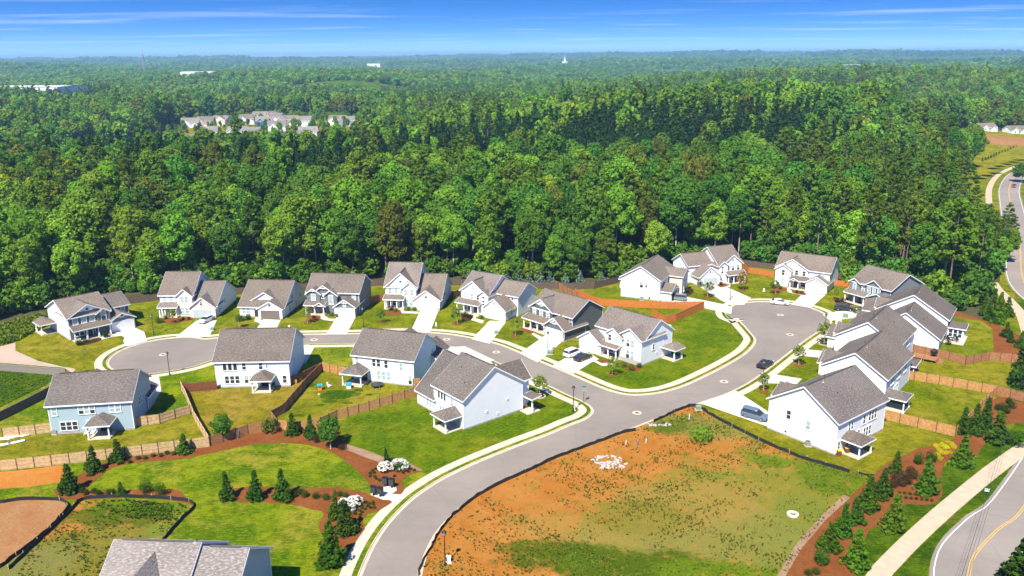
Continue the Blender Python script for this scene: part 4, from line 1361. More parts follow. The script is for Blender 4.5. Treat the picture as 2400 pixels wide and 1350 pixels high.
rear_porch(h, 12.75, 16.0, 1.4, 5.2)
h.door(3.3, 12.75, 'E', 'door_red', 1.0)
h2 = column((58.3, 144.4), -40, 11.6, 16.0, 5.6, .62, 'white house second from the vacant lot on the right side of the street')
h2.win('E', 4, 3.4, 11.6, .7, 1.4, n=2); h2.win('E', 8, 3.4, 11.6, .7, 1.4, n=2); h2.win('E', 12, 3.4, 11.6, .7, 1.4, n=2); h2.win('E', 7, .7, 11.6, .7, 1.6, n=3)
rear_porch(h2, 11.65, 15.2, -.6, 3.2, 3.4)
h3 = column((67.4, 161.5), -38, 12.2, 14.0, 5.5, .64, 'white house third from the vacant lot with a timber deck behind')
h3.win('E', 3, 3.3, 12.2, .7, 1.4, n=2); h3.win('E', 9, 3.3, 12.2, .7, 1.4, n=3); h3.win('E', 3, .7, 12.2, .7, 1.6, n=2); h3.win('E', 8, .7, 12.2, .7, 1.6, n=2)
h3.shed(12.6, 16.0, -1.6, 2.4, 2.6, 2.9)
h3.posts([(12.8, -1.4), (15.8, -1.4), (15.8, 2.2)], 2.6, .15, False)
MB().box(12.7, 15.9, -1.3, 2.3, .15, .95).build('screen_wall', M['screen'], h3.root)
b = gp(2198, 822)
a4 = R(-35)
h4 = column((b[0] - 14.2 * math.cos(a4), b[1] - 14.2 * math.sin(a4)), -35, 14.2, 9.5, 2.6, .66, 'low-eaved white house behind the curving wooden fence', fy=(1.0, 6.5))
b = gp(2216, 792)
h5 = column((b[0] - 15.0 * math.cos(a4), b[1] - 15.0 * math.sin(a4)), -35, 15.0, 10.5, 4.3, .60, 'big white house with a screened sunroom at its rear corner', fy=(1.0, 6.5))
h5.shed(15.2, 18.6, -.2, 3.6, 2.6, 3.0)
h5.deckf(15, 19, -3.6, 3.6, .15)
MB().box(15.05, 18.5, -.1, .0, .15, 2.6).box(18.4, 18.5, -.1, 3.6, .15, 2.6).build('sunroom_wall', M['white_flat'], h5.root)
h5.win('S', 16.8, .6, -.1, .7, 1.7, n=3, gap=.25); h5.win('E', 1.8, .6, 18.5, .7, 1.7, n=3, gap=.2)

# ---- near row, backs towards the camera
h = House((122, 1019), 8, 'ltblue', 'light blue house with a covered rear patio', 'roof_dark')
h.wing(0, 13.5, 0, 11, 5.45, 'x', .62)
h.wing(8.3, 13.7, 8, 13.6, 2.7, 'y', .6)
h.wing(1.5, 7.0, 6, 12.0, 5.2, 'y', .62, base=False)
back_patio(h, 6.9, 10.5, -3.3, 0)
h.win('S', 1.0, 3.5, 0, .75, 1.4, blind=1); h.win('S', 6.2, 3.5, 0, .75, 1.4, blind=2, n=3, gap=.16); h.win('S', 10.8, 3.5, 0, .75, 1.4, blind=1, n=2, gap=.25)
h.win('S', 3.0, .7, 0, .8, 1.5, n=3, gap=.16); h.win('S', 6.3, .7, 0, .7, 1.5); h.win('E', 4.5, 3.0, 13.5, .6, 1.4, n=2)
h.pipes([(2.6, 2.6, 6.9), (4.8, 1.6, 6.3), (10.2, 3.8, 7.7)]); h.pipes([(6.1, 4.6, 8.2)], 'metal')
MB().box(8.0, 9.0, -.06, 0, .15, 2.2).build('patio_door', M['glass'], h.root)

h = House((509, 909), 2, 'paleblue', 'pale white house with four dark upper windows and a cluttered rear patio', 'roof_dark')
h.wing(0, 14.2, 0, 13.5, 5.45, 'x', .62)
h.wing(4.2, 9.2, 8, 15.0, 4.6, 'y', .8)
back_patio(h, 7.6, 11.2, -3.2, 0)
h.win('S', 2.9, 3.6, 0, .7, 1.5, 'fix', n=3, gap=.3); h.win('S', 5.6, 3.7, 0, .7, 1.4); h.win('S', 8.8, 3.7, 0, .7, 1.4); h.win('S', 10.0, 3.9, 0, .4, 1.0, 'fix', 1)
h.win('S', 3.1, .9, 0, .75, 1.5, n=3, gap=.25); h.win('S', 6.4, .9, 0, .75, 1.5, blind=2, n=2, gap=.3); h.win('S', 13.2, .8, 0, .7, 1.5)
h.win('E', 4.5, 3.0, 14.2, .3, 1.3, 'fix')
MB().box(8.6, 10.2, -.06, 0, .15, 2.2).build('patio_door', M['glass'], h.root)
h.pipes([(5.8, 3.4, 7.5), (9.8, 3.0, 7.2)]); h.pipes([(8.6, 5.6, 8.9)], 'metal')

h = House((830, 890), -17, 'white', 'white house with a hipped patio roof beside the toy-strewn yard', 'roof_dark')
h.wing(0, 13.0, 0, 11.5, 5.4, 'x', .60)
h.wing(3.8, 9.0, 6, 13.6, 5.3, 'y', .62, mat='ltblue')
h.wing(8.6, 13.8, 9, 16, 2.8, 'y', .72)
MB().face([(13.02, 0, .3), (13.02, 11.5, .3), (13.02, 11.5, 5.4), (13.02, 5.75, 8.8), (13.02, 0, 5.4)], [(0, 0), (11.5, 0), (11.5, 5.4), (5.75, 8.8), (0, 5.4)]).build('side_wall', M['paleblue'], h.root)
back_patio(h, -.9, 3.3, -3.3, 0)
h.win('S', .9, 3.6, 0, .7, 1.3, blind=1); h.win('S', 5.1, 3.4, 0, .7, 1.5, n=2, gap=.3); h.win('S', 7.2, 3.3, 0, .7, 1.5); h.win('S', 10.4, 3.1, 0, .7, 1.5, blind=1)
h.win('S', 6.6, .7, 0, .75, 1.8, blind=1, n=3, gap=.28); h.win('S', 12.2, .4, 0, .7, 1.8, blind=2); h.win('E', 9.6, 3.4, 13.03, .6, 1.0, 'fix')
MB().box(1.8, 3.0, -.06, 0, .15, 2.2).build('patio_door', M['glass'], h.root)
h.pipes([(2.4, 2.4, 6.8), (11.8, 2.5, 6.9)], 'metal'); h.pipes([(4.6, 5.6, 8.8)], 'metal')

h = House((979, 946), -51, 'white', 'white corner house with a blank gable wall on the striped lawn', 'roof_dark')
h.wing(5.6, 14.6, 0, 13.2, 5.6, 'x', .66)
h.wing(0, 6.2, .0, 13.0, 2.9, 'x', .92, rb=0)
h.wing(8.4, 13.9, 6.8, 15.2, 5.6, 'y', .92, mat='white', ra=0)
h.wing(1.0, 6.0, 8, 15, 2.8, 'y', .9)
back_patio(h, 10.2, 14.0, -3.4, 0)
h.win('S', 8.2, 3.6, 0, .6, 1.6, 'fix', n=3, gap=.3); h.win('S', 11.3, 3.3, 0, .7, 1.5, blind=1); h.win('S', 4.0, .8, 0, .7, 1.7, blind=1, n=2); h.win('S', 8.1, .6, 0, .7, 1.7, n=2, blind=1)
MB().box(11.2, 13.4, -.06, 0, .15, 2.2).build('patio_door', M['blind'], h.root)
h.vent('E', 5.0, 2.0, 14.6, .12); h.vent('E', 9.6, 3.1, 14.6, .1); h.vent('E', 7.4, 1.0, 14.6, .1)
h.shed(14.7, 17.0, 13.4, 15.4, 2.7, 3.0); h.posts([(16.8, 13.6)], 2.7); h.deckf(14.7, 17, 12.4, 15.4)
h.pipes([(4.2, 3.0, 5.6), (8.4, 4.2, 8.4), (12, 2.2, 7.2)]); h.pipes([(11.6, 6.0, 9.6)], 'metal')

rl = gp(271, 1276, 9.6)
a6 = R(-4)
h = House(None, -4, 'ltblue', 'light blue house seen from above with pale shingles and a cross gable', 'roof_light', world=(rl[0] + 6.2 * math.sin(a6) + .3, rl[1] - 6.2 * math.cos(a6)))
h.wing(0, 9.6, 0, 12.4, 6.1, 'x', .64, rb=.1)
h.wing(9.6, 14.7, .0, 12.4, 5.6, 'x', .64, ra=0)
h.wing(1.4, 8.2, -2.5, 6.6, 6.0, 'y', 1.0)
h.pipes([(5, 6.8, 9.8), (8.9, 6.7, 9.9), (12.6, 6.6, 9.2)])
h.pipes([(8.4, 6.5, 9.9)], 'metal')
# ------------------------------------------------------------------ fences
def panel_mesh(L, H, mat, rails, seed, gapz=0.03):
    rr = random.Random(seed)
    m = MB()
    n = max(2, int(L / 0.15))
    w = L / n
    for k in range(n):
        t = rr.uniform(-.025, .03)
        m.box(k * w + .008, (k + 1) * w - .008, -.012, .012, gapz, H + t)
    for z in ((.3, H * .52, H - .2) if H > 1 else (.2, H - .2)):
        m.box(0, L, .012 if rails > 0 else -.05, .05 if rails > 0 else -.012, z - .045, z + .045)
    m.box(-.01, L + .01, -.04, .06 if rails > 0 else .04, H + .035, H + .065)
    return m.mesh('panel', mat)


def fence(pts, label, mat='wood', H=1.8, rails=1, world=False, group='wooden yard fences', name='wooden_fence', step=2.4):
    q = pts if world else gps(pts)
    root = empty(name, q[0], 0, label, 'fence', group)
    ox, oy = q[0]
    post = MB().box(-.06, .06, -.06, .06, -.05, H + .12).box(-.075, .075, -.075, .075, H + .12, H + .16).mesh('post', M['wood_post'] if mat in ('wood', 'wood_pale', 'wood_mid') else M[mat])
    for i in range(len(q) - 1):
        a, b = q[i], q[i + 1]
        L = math.dist(a, b)
        n = max(1, round(L / step))
        an = math.atan2(b[1] - a[1], b[0] - a[0])
        ms_ = [panel_mesh(L / n - .02, H, M[mat], rails, 7 * i + k) for k in range(min(n, 2))]
        for k in range(n):
            t = k / n
            p = (a[0] + (b[0] - a[0]) * t - ox, a[1] + (b[1] - a[1]) * t - oy, 0)
            obj('panel', ms_[k % len(ms_)], root, p, an)
            obj('post', post, root, p, an)
    obj('post', post, root, (q[-1][0] - ox, q[-1][1] - oy, 0), an)
    return root


G2 = 'wooden yard fences'
fence([(286, 714), (371, 704), (460, 694), (547, 691), (640, 684), (720, 679), (868, 671), (905, 669), (1050, 669), (1100, 669), (1244, 676), (1346, 679), (1393, 677), (1452, 662), (1560, 641), (1650, 623), (1740, 624), (1814, 632), (1954, 652), (2012, 663)],
      'long dark brown fence between the back yards and the woods', 'wood_dark', 1.8)
fence([(865, 712), (905, 703), (920, 672)], 'short brown fence beside the mid-grey house', 'wood_mid')
fence([(1062, 700), (1084, 690), (1082, 672)], 'short brown fence beside the tallest white house', 'wood_mid')
fence([(1348, 692), (1404, 716), (1489, 721), (1560, 724), (1649, 723), (1583, 753), (1558, 758), (1528, 742)], 'new orange cedar fence around the wedge-shaped yard', 'wood_new', 1.8)
fence([(1300, 672), (1330, 690), (1352, 700)], 'orange-brown fence running down behind the charcoal house', 'wood_mid', 1.8)
fence([(1738, 624), (1754, 640), (1813, 649)], 'short orange cedar fence left of the turning circle house', 'wood_new', 1.5)
fence([(1952, 668), (2010, 676)], 'short orange cedar fence right of the turning circle house', 'wood_new', 1.5)
fence([(-60, 1112), (0, 1104), (122, 1092), (205, 1082), (295, 1072), (410, 1057), (492, 1047)], 'pale weathered fence along the foot of the light blue house yard', 'wood_pale', 1.75, -1)
fence([(492, 1047), (456, 985), (434, 930), (425, 914)], 'pale fence dividing the light blue and dry back yards', 'wood_pale', 1.75, 1)
fence([(8, 1027), (122, 1014)], 'pale fence with a gate left of the light blue house', 'wood_pale', 1.75, -1)
fence([(319, 1000), (375, 993), (447, 971)], 'pale rail-faced fence right of the light blue house', 'wood_pale', 1.75, -1)
fence([(425, 914), (440, 919), (509, 913)], 'red-brown stained fence left of the pale white house', 'wood_red', 1.75)
fence([(494, 1046), (582, 1018), (652, 1006)], 'brown shaded fence with a ladder leaning on it', 'wood_mid', 1.75, 1)
fence([(652, 1006), (636, 985), (666, 968), (720, 904), (755, 869)], 'brown fence dividing the dry yard from the toy-strewn yard', 'wood_mid', 1.75, 1)
fence([(683, 902), (716, 888), (755, 869)], 'brown fence joining the pale white house to the yard divider', 'wood_mid', 1.75, -1)
fence([(755, 869), (812, 881)], 'tan rail-faced fence left of the hipped patio', 'wood', 1.75, -1)
fence([(652, 1006), (675, 1010), (705, 1010), (752, 1001), (790, 983), (890, 955), (977, 927)], 'tan fence between the toy-strewn yard and the striped lawn', 'wood', 1.75, 1)
fence([(969, 908), (986, 906)], 'short tan fence at the corner of the hipped patio house', 'wood', 1.75, -1)
fence([(2067, 982), (2150, 1002), (2238, 1024)], 'tan fence between the two nearest right-hand yards', 'wood', 1.8, 1)
fence([(2238, 1024), (2290, 970), (2334, 925)], 'tan fence along the back of the nearest right-hand yards', 'wood', 1.8, -1)
fence([(2085, 882), (2200, 901), (2334, 925)], 'tan rail-faced fence below the timber deck', 'wood', 1.8, -1)
fence([(2334, 925), (2400, 942), (2460, 952)], 'brown fence running out behind the round shrubs', 'wood_mid', 1.8, 1)
fence([(2120, 818), (2140, 826), (2223, 844), (2262, 855), (2317, 845), (2396, 851), (2460, 858)], 'curving brown fence above the timber deck', 'wood_mid', 1.8, -1)


def silt(pts, label, H=0.62, seed=0):
    """black filter fabric on stakes, sagging between them"""
    q = resample(catmull(gps(pts), 4), 1.0)
    rr = random.Random(seed)
    root = empty('silt_fence', q[0], 0, label, 'silt fence', 'black silt fences')
    ox, oy = q[0]
    m = MB()
    prev = None
    for i, p in enumerate(q):
        jx, jy = rr.uniform(-.12, .12), rr.uniform(-.12, .12)
        z = H * (1.0 if i % 2 == 0 else rr.uniform(.78, .95))
        cur = [(p[0] - ox + jx * .4, p[1] - oy + jy * .4, -.05), (p[0] - ox + jx, p[1] - oy + jy, z)]
        if prev:
            m.face([prev[0], cur[0], cur[1], prev[1]])
            a = [(x + .03, y - .03, zz) for x, y, zz in (prev[1], cur[1], cur[0], prev[0])]
            m.face(a)
            m.face([prev[1], cur[1], a[1], a[0]])
        prev = cur
    m.build('fabric', M['blackfab'], root)
    st = MB().box(-.03, .03, -.03, .03, -.05, H + .22).mesh('stake', M['wood_pale'])
    for p in q[::3]:
        obj('stake', st, root, (p[0] - ox, p[1] - oy + .05, 0))


silt([(1012, 1282), (1030, 1246), (1066, 1206), (1126, 1160), (1186, 1128), (1236, 1106), (1308, 1072), (1414, 1033), (1458, 1016), (1490, 1010)], 'long black silt fence along the entry road', seed=1)
silt([(979, 1350), (990, 1318), (1012, 1282)], 'end of the black silt fence at the bottom of the entry road', .5, seed=2)
silt([(1532, 990), (1596, 960), (1632, 953), (1660, 970), (1710, 998), (1800, 1042), (1880, 1075), (1950, 1096), (1990, 1108)], 'black silt fence between the vacant lot and the nearest right-hand house', seed=3)
silt([(2012, 1110), (2045, 1118)], 'short loose piece of black silt fence', .4, seed=4)
silt([(-60, 1184), (0, 1180), (50, 1172), (120, 1172), (152, 1178), (158, 1192), (130, 1228), (80, 1272), (0, 1332)], 'curved black silt fence around the clay pad', seed=5)
silt([(20, 1336), (110, 1252), (160, 1204), (190, 1174), (240, 1168), (310, 1166), (400, 1172), (456, 1184), (420, 1226), (374, 1278)], 'black silt fence around the weedy lot', seed=6)

# low walls at the far left
for pts, mt, hgt, nm, lb in [([(-200, 850), (0, 868), (80, 874), (156, 880)], 'blockwall', 1.3, 'retaining_wall', 'tan block retaining wall below the clay bank'),
                             ([(-200, 1080), (0, 986), (60, 956), (118, 925)], 'wood_dark', 1.6, 'boundary_wall', 'dark boundary wall left of the light blue house')]:
    q = resample(gps(pts), 2.0)
    root = empty(nm, q[0], 0, lb, 'wall')
    for i in range(len(q) - 1):
        a, b = q[i], q[i + 1]
        L = math.dist(a, b)
        MB().box(0, L - .015, -.15, .15, -.1, hgt).box(-.0, L - .015, -.19, .19, hgt, hgt + .1).build('block', M[mt], root, (a[0] - q[0][0], a[1] - q[0][1], 0), math.atan2(b[1] - a[1], b[0] - a[0]))

# ------------------------------------------------------------------ street lamps, signs, boxes
lampm = {}
LM = MB()
LM.lathe([(.16, 0), (.16, .25), (.10, .35), (.07, .9), (.055, 4.2), (.08, 4.25)], 10)
lampm['pole'] = LM.mesh('pole', M['black'])
lampm['head'] = MB().lathe([(.08, 4.25), (.2, 4.3), (.27, 4.72), (.34, 4.74), (.2, 4.92), (.05, 5.02), (.03, 5.15)], 10).mesh('lantern', M['black'])
lampm['glass'] = MB().lathe([(.205, 4.34), (.275, 4.70)], 10).mesh('lamp_glass', glass('lamp_glass', (.35, .34, .3), .2))
for (x, y, lb) in [(361, 785, 'black street lamp between the two leftmost houses'), (398, 879, 'black street lamp below the left turning circle'), (852, 767, 'black street lamp left of the long drive'),
                   (1284, 828, 'black street lamp beside the charcoal house drive'), (1343.5, 965, 'black street lamp on the striped corner lawn'), (1711, 703, 'black street lamp at the far side of the right turning circle'),
                   (1932, 784, 'black street lamp by the small lawn with a ringed tree'), (1787, 900, 'black street lamp in front of a black car on the street'), (1043.5, 1325, 'black street lamp on the bare clay beside the entry road')]:
    q = gp(x, y)
    o = empty('street_lamp', q, 0, lb, 'street lamp', 'street lamps')
    obj('pole', lampm['pole'], o)
    l = obj('lantern', lampm['head'], o)
    obj('lamp_glass', lampm['glass'], l)
q = gp(1368, 943)
o = empty('street_sign', q, 0, 'green street name sign on a black post at the junction', 'street sign')
MB().lathe([(.05, 0), (.045, 3.3)], 8).build('post', M['black'], o)
MB().box(-.45, .45, -.02, .02, 3.05, 3.28).build('name_plate', paint('sign_green', (.02, .22, .14), .5), o)
MB().box(-.02, .02, -.45, .45, 3.3, 3.52).build('name_plate', M['teal'], o)
st = MB()
st.face([(.38 * math.cos(R(22.5 + 45 * k)), -.05, 2.55 + .38 * math.sin(R(22.5 + 45 * k))) for k in range(8)])
st.face([(.38 * math.cos(R(22.5 - 45 * k)), -.03, 2.55 + .38 * math.sin(R(22.5 - 45 * k))) for k in range(8)])
st.build('sign_back', M['metal'], o)


def ubox(px, py, w, d, hh, mat, label, rz=0, cat='utility box'):
    q = gp(px, py)
    o = empty('utility_box', q, rz, label, cat, 'utility boxes')
    m = MB().box(-w / 2, w / 2, -d / 2, d / 2, 0, hh * .8)
    m.face([(-w / 2 - .03, -d / 2 - .03, hh * .82), (w / 2 + .03, -d / 2 - .03, hh * .82), (w / 2 + .03, d / 2 + .03, hh), (-w / 2 - .03, d / 2 + .03, hh)])
    m.box(-w / 2 - .03, w / 2 + .03, -d / 2 - .03, d / 2 + .03, hh * .78, hh * .82)
    m.build('cabinet', M[mat], o)
    MB().box(-w / 2 - .15, w / 2 + .15, -d / 2 - .15, d / 2 + .15, -.02, .08).build('pad', M['concrete'], o)


ubox(1052, 1318, .5, .4, .9, 'whitepaint', 'small pale utility box beside the lamp on bare clay')
ubox(1290, 830, .9, .8, .8, 'plastic_green', 'green utility box beside the charcoal house lamp')
ubox(1281, 829, .3, .3, .9, 'whitepaint', 'white pedestal beside the charcoal house lamp')
ubox(1981, 744, 1.1, .9, .9, 'plastic_green', 'green utility box on the lawn beside two black cars', R(-30))
ubox(1637, 960, .9, .7, .8, 'plastic_green', 'utility box at the corner of the vacant lot')
ubox(498, 774, .8, .7, .7, 'plastic_green', 'dark green utility box right of the parked white car')
ubox(1163, 782, .8, .7, .7, 'plastic_green', 'green utility box on the lawn right of three square windows')
ubox(1790, 683, .35, .3, .8, 'whitepaint', 'white pedestal on the turning circle lawn')
ubox(1022, 764, .3, .3, .8, 'whitepaint', 'white pedestal right of the long drive')
ubox(678, 770, .35, .3, .8, 'whitepaint', 'white pedestal behind the pale white house')
ubox(1346, 962, .25, .25, .7, 'whitepaint', 'small pedestal beside the corner lawn lamp')


def mailboxes(px, py, label, rz):
    q = gp(px, py)
    o = empty('mailbox_cluster', (q[0], q[1], .05), rz, label, 'mailbox', 'mailbox clusters')
    for k in range(2):
        x = -.55 + 1.1 * k
        MB().box(x - .12, x + .12, -.1, .1, 0, .55).build('pedestal', M['black'], o)
        b = MB().box(x - .42, x + .42, -.24, .24, .5, 1.45).box(x - .45, x + .45, -.27, .27, 1.45, 1.52).build('cabinet', M['black'], o)
        d = MB()
        for i in range(4):
            for j in range(2):
                d.box(x - .38 + .39 * j, x - .03 + .39 * j, -.26, -.24, .55 + .22 * i, .74 + .22 * i)
        d.build('mail_door', M['vent'], b)


mailboxes(884, 1163, 'black mailbox cluster beside the entry path, nearer one', R(-20))
mailboxes(911, 1142, 'black mailbox cluster beside the white hydrangeas, farther one', R(-20))

cov = MB().lathe([(.36, 0), (.36, .012)], 16).mesh('cover', paint('iron_cover', (.13, .08, .05), .7, .2, 4))
ring = MB().lathe([(.85, -.002), (.85, .005)], 18).mesh('collar', M['concrete'])
for (x, y, lb) in [(382, 830, 'manhole cover in the left turning circle'), (736, 795, 'manhole cover between the pale and white near houses'), (1047, 794, 'manhole cover opposite the curved walk'), (1163, 824, 'manhole cover opposite the charcoal house drive'),
                   (1493, 966, 'manhole cover at the junction'), (1829, 737, 'manhole cover in the middle of the right turning circle'), (1852, 783, 'manhole cover at the mouth of the right turning circle'), (1697, 893, 'manhole cover between junction and black car')]:
    q = gp(x, y)
    o = empty('manhole_cover', (q[0], q[1], -.116), 0, lb, 'manhole cover', 'manhole covers')
    obj('collar', ring, o)
    obj('cover', cov, o, (0, 0, .004))

# ------------------------------------------------------------------ cars
def car_paint(name, c):
    m = paint(name, c, .25, .03, 1, .0, .6)
    m.node_tree.nodes['Principled BSDF'].inputs['Coat Weight'].default_value = 0.6
    return m


TYRE = paint('tyre', (.015, .015, .016), .9)
RIM = paint('rim', (.4, .4, .41), .35, .05, 2, .6)
LAMP = glass('headlight', (.7, .7, .7), .1)
TAIL = glass('taillight', (.35, .01, .01), .15)


def loft(st, n=8):
    """stations (x, z0, z1, half width low, half width high) -> closed skin with rounded edges"""
    m = MB()
    rings = []
    for (x, z0, z1, w0, w1) in st:
        dz = z1 - z0
        e = min(.09, dz * .3)
        rings.append([(x, -w0 + .05, z0), (x, w0 - .05, z0), (x, w0, z0 + e), (x, w1, z1 - e), (x, w1 - .12, z1), (x, -w1 + .12, z1), (x, -w1, z1 - e), (x, -w0, z0 + e)])
    for i in range(len(rings) - 1):
        for k in range(8):
            m.face([rings[i][k], rings[i + 1][k], rings[i + 1][(k + 1) % 8], rings[i][(k + 1) % 8]][::-1])
    m.face(rings[0])
    m.face(rings[-1][::-1])
    return m


def car_parts(kind):
    if kind in _cache:
        return _cache[kind]
    if kind == 'suv':
        body = loft([(-2.38, .45, .75, .80, .78), (-2.33, .32, 1.05, .90, .86), (-1.4, .26, 1.08, .95, .92), (0, .24, 1.06, .96, .93), (1.2, .26, 1.04, .95, .92), (2.0, .30, .98, .92, .86), (2.32, .36, .84, .84, .78), (2.4, .45, .72, .76, .72)])
        gl = loft([(-2.25, 1.0, 1.3, .84, .78), (-1.95, 1.0, 1.68, .86, .70), (.35, 1.0, 1.72, .88, .70), (.75, 1.0, 1.52, .87, .70), (1.3, .98, 1.08, .84, .78)])
        rf = loft([(-2.2, 1.62, 1.70, .66, .62), (-1.9, 1.64, 1.76, .72, .68), (.2, 1.66, 1.78, .72, .68), (.55, 1.60, 1.70, .68, .64)])
        pill = [(-2.0, -1.1), (-.5, -.4), (.5, 1.15)]
        wr, wx = .36, (-1.42, 1.42)
    else:
        body = loft([(-2.35, .5, .82, .78, .76), (-2.28, .35, .98, .86, .80), (-1.5, .25, 1.0, .91, .86), (0, .22, .94, .92, .88), (1.0, .24, .93, .91, .87), (1.9, .28, .84, .88, .80), (2.25, .34, .72, .80, .72), (2.36, .42, .62, .7, .66)])
        gl = loft([(-1.95, .93, 1.02, .78, .74), (-1.2, .92, 1.38, .80, .62), (.1, .9, 1.42, .82, .62), (.5, .9, 1.32, .82, .62), (1.2, .88, .96, .80, .74)])
        rf = loft([(-1.35, 1.30, 1.36, .58, .54), (-1.0, 1.34, 1.43, .63, .58), (.05, 1.36, 1.46, .63, .58), (.35, 1.32, 1.40, .60, .56)])
        pill = [(-1.5, -.9), (-.4, -.3), (.35, .95)]
        wr, wx = .33, (-1.38, 1.38)
    ty = MB()
    n = 14
    for sgn in (1,):
        r0 = [(wr * math.cos(2 * math.pi * k / n), -.11, wr * math.sin(2 * math.pi * k / n)) for k in range(n)]
        r1 = [(a, .11, c) for a, b, c in r0]
        for k in range(n):
            ty.face([r0[k], r1[k], r1[(k + 1) % n], r0[(k + 1) % n]])
        ty.face(r0)
        ty.face(r1[::-1])
    rm = MB()
    for sy in (-.115, .115):
        rm.face([(wr * .62 * math.cos(2 * math.pi * k / 10), sy, wr * .62 * math.sin(2 * math.pi * k / 10)) for k in range(10)])
    xe = 2.3
    hl = MB().box(2.16, 2.33, -.78, -.46, .62, .76)
    tl = MB().box(-2.37, -2.2, -.84, -.58, .78, .94)
    _cache[kind] = (body, gl, rf, ty.mesh('tyre', TYRE), rm.mesh('rim', RIM), wr, wx, hl.mesh('headlight', LAMP), tl.mesh('taillight', TAIL))
    return _cache[kind]


PAINTS = {}


def car(px, py, head, kind, col, label, z=0.03, world=None, group='parked cars'):
    q = world or gp(px, py)
    o = empty('parked_car' if group == 'parked cars' else 'car', (q[0], q[1], z), R(head), label, 'car', group)
    body, gl, rf, ty, rm, wr, wx, hl, tl = car_parts(kind)
    if col not in PAINTS:
        PAINTS[col] = car_paint('car_%s' % col, {'white': (.78, .78, .78), 'black': (.012, .013, .016), 'grey': (.16, .18, .20), 'blue': (.11, .15, .21), 'red': (.3, .02, .02)}[col])
    pm = PAINTS[col]
    if ('b', kind, col) not in _cache:
        _cache[('b', kind, col)] = (body.mesh('body', pm, True), gl.mesh('window', M['glass']), rf.mesh('roof', pm, True))
    b, g_, r_ = _cache[('b', kind, col)]
    obj('body', b, o)
    obj('window', g_, o)
    obj('roof', r_, o)
    for x in wx:
        for y in (-.82, .82):
            w = obj('wheel', ty, o, (x, y, wr))
            obj('rim', rm, w)
    for s in (1, -1):
        obj('headlight', hl, o, (0, 0, 0), None, (1, s, 1))
        obj('taillight', tl, o, (0, 0, 0), None, (1, s, 1))


car(484, 754, -108, 'sedan', 'white', 'white sedan parked before the cream brick garage')
car(1343, 833, 45, 'suv', 'white', 'white wagon parked beside a black car on the corner drive')
car(1366, 842, 45, 'sedan', 'black', 'black sedan parked beside a white wagon on the corner drive')
car(1588, 703, 160, 'suv', 'grey', 'silver-grey minivan parked before the tan wing')
car(1827, 712, -18, 'sedan', 'white', 'white sedan parked at the kerb of the right turning circle', -.11)
car(1978, 727, -20, 'suv', 'black', 'black station wagon nearest the right turning circle')
car(2022, 733, -20, 'sedan', 'black', 'black low car behind the station wagon')
car(1793, 857, 46, 'sedan', 'black', 'black sedan parked alone on the street', -.11)
car(1769, 980, -40, 'suv', 'blue', 'blue-grey sport utility car beside the nearest right-hand house')
car(0, 0, -122, 'sedan', 'red', 'dark red car driving on the far bend of the main road', .03, (239.6, 388.5), 'cars on the main road')
# ------------------------------------------------------------------ plants
def np_mesh(name, V, F, mats, mi=None):
    me = bpy.data.meshes.new(name)
    V = np.asarray(V, np.float32)
    F = np.asarray(F, np.int32)
    n, k = F.shape
    me.vertices.add(len(V))
    me.vertices.foreach_set('co', V.ravel())
    me.loops.add(n * k)
    me.loops.foreach_set('vertex_index', F.ravel())
    me.polygons.add(n)
    me.polygons.foreach_set('loop_start', np.arange(0, n * k, k, dtype=np.int32))
    for m in mats:
        me.materials.append(m)
    if mi is not None:
        me.polygons.foreach_set('material_index', np.asarray(mi, np.int32))
    me.update(calc_edges=True)
    return me


def leaves(rng, blobs, dens, size, flat=0.0, up=0.35, rnd=0.75, inner=0.12):
    """quads scattered over the skins of ellipsoid clumps: (centre, radii)"""
    C, N = [], []
    for (c, r) in blobs:
        n = max(6, int(dens * (r[0] * r[1] + r[0] * r[2] + r[1] * r[2]) / 3))
        d = rng.normal(size=(n, 3))
        d /= np.linalg.norm(d, axis=1)[:, None]
        k = 1 - inner * rng.random(n) - 0.5 * (rng.random(n) < 0.12)
        C.append(np.array(c) + d * np.array(r) * k[:, None])
        N.append(d)
    C, N = np.vstack(C), np.vstack(N)
    n = len(C)
    N = N + np.array([0, 0, up]) + rng.normal(size=(n, 3)) * rnd
    N /= np.linalg.norm(N, axis=1)[:, None]
    A = np.cross(N, rng.normal(size=(n, 3)))
    A /= np.linalg.norm(A, axis=1)[:, None]
    B = np.cross(N, A)
    s = size * (0.55 + 0.9 * rng.random(n))[:, None]
    asp = (0.55 + 0.35 * rng.random(n))[:, None]
    V = np.empty((n, 4, 3))
    V[:, 0], V[:, 1], V[:, 2], V[:, 3] = C - A * s, C - B * s * asp, C + A * s, C + B * s * asp
    F = np.arange(n * 4).reshape(n, 4)
    return V.reshape(-1, 3), F


def trunk_geo(rng, h, r, limbs, lean=0.03, n=6, top=0.35):
    m = MB()
    lx, ly = rng.normal() * lean * h, rng.normal() * lean * h
    P = [(lx * t * t, ly * t * t, h * t) for t in (0, .03, .3, .6, .85, 1)]
    m.tube(P, [r * 1.35, r, r * .85, r * .65, r * top, r * .12], n, False)
    for k in range(limbs):
        t = rng.uniform(.42, .88)
        a = rng.uniform(0, 6.283)
        L = h * rng.uniform(.10, .2) * (1.25 - t * .6)
        p0 = np.array([lx * t * t, ly * t * t, h * t])
        p1 = p0 + np.array([math.cos(a) * L * .6, math.sin(a) * L * .6, L * .35])
        p2 = p1 + np.array([math.cos(a) * L * .5, math.sin(a) * L * .5, L * .45])
        m.tube([p0, p1, p2], [r * .38, r * .24, r * .08], 4, False)
    return m, (lx, ly)


def ell(c, a, b, d):
    return (c, (a, b, d))


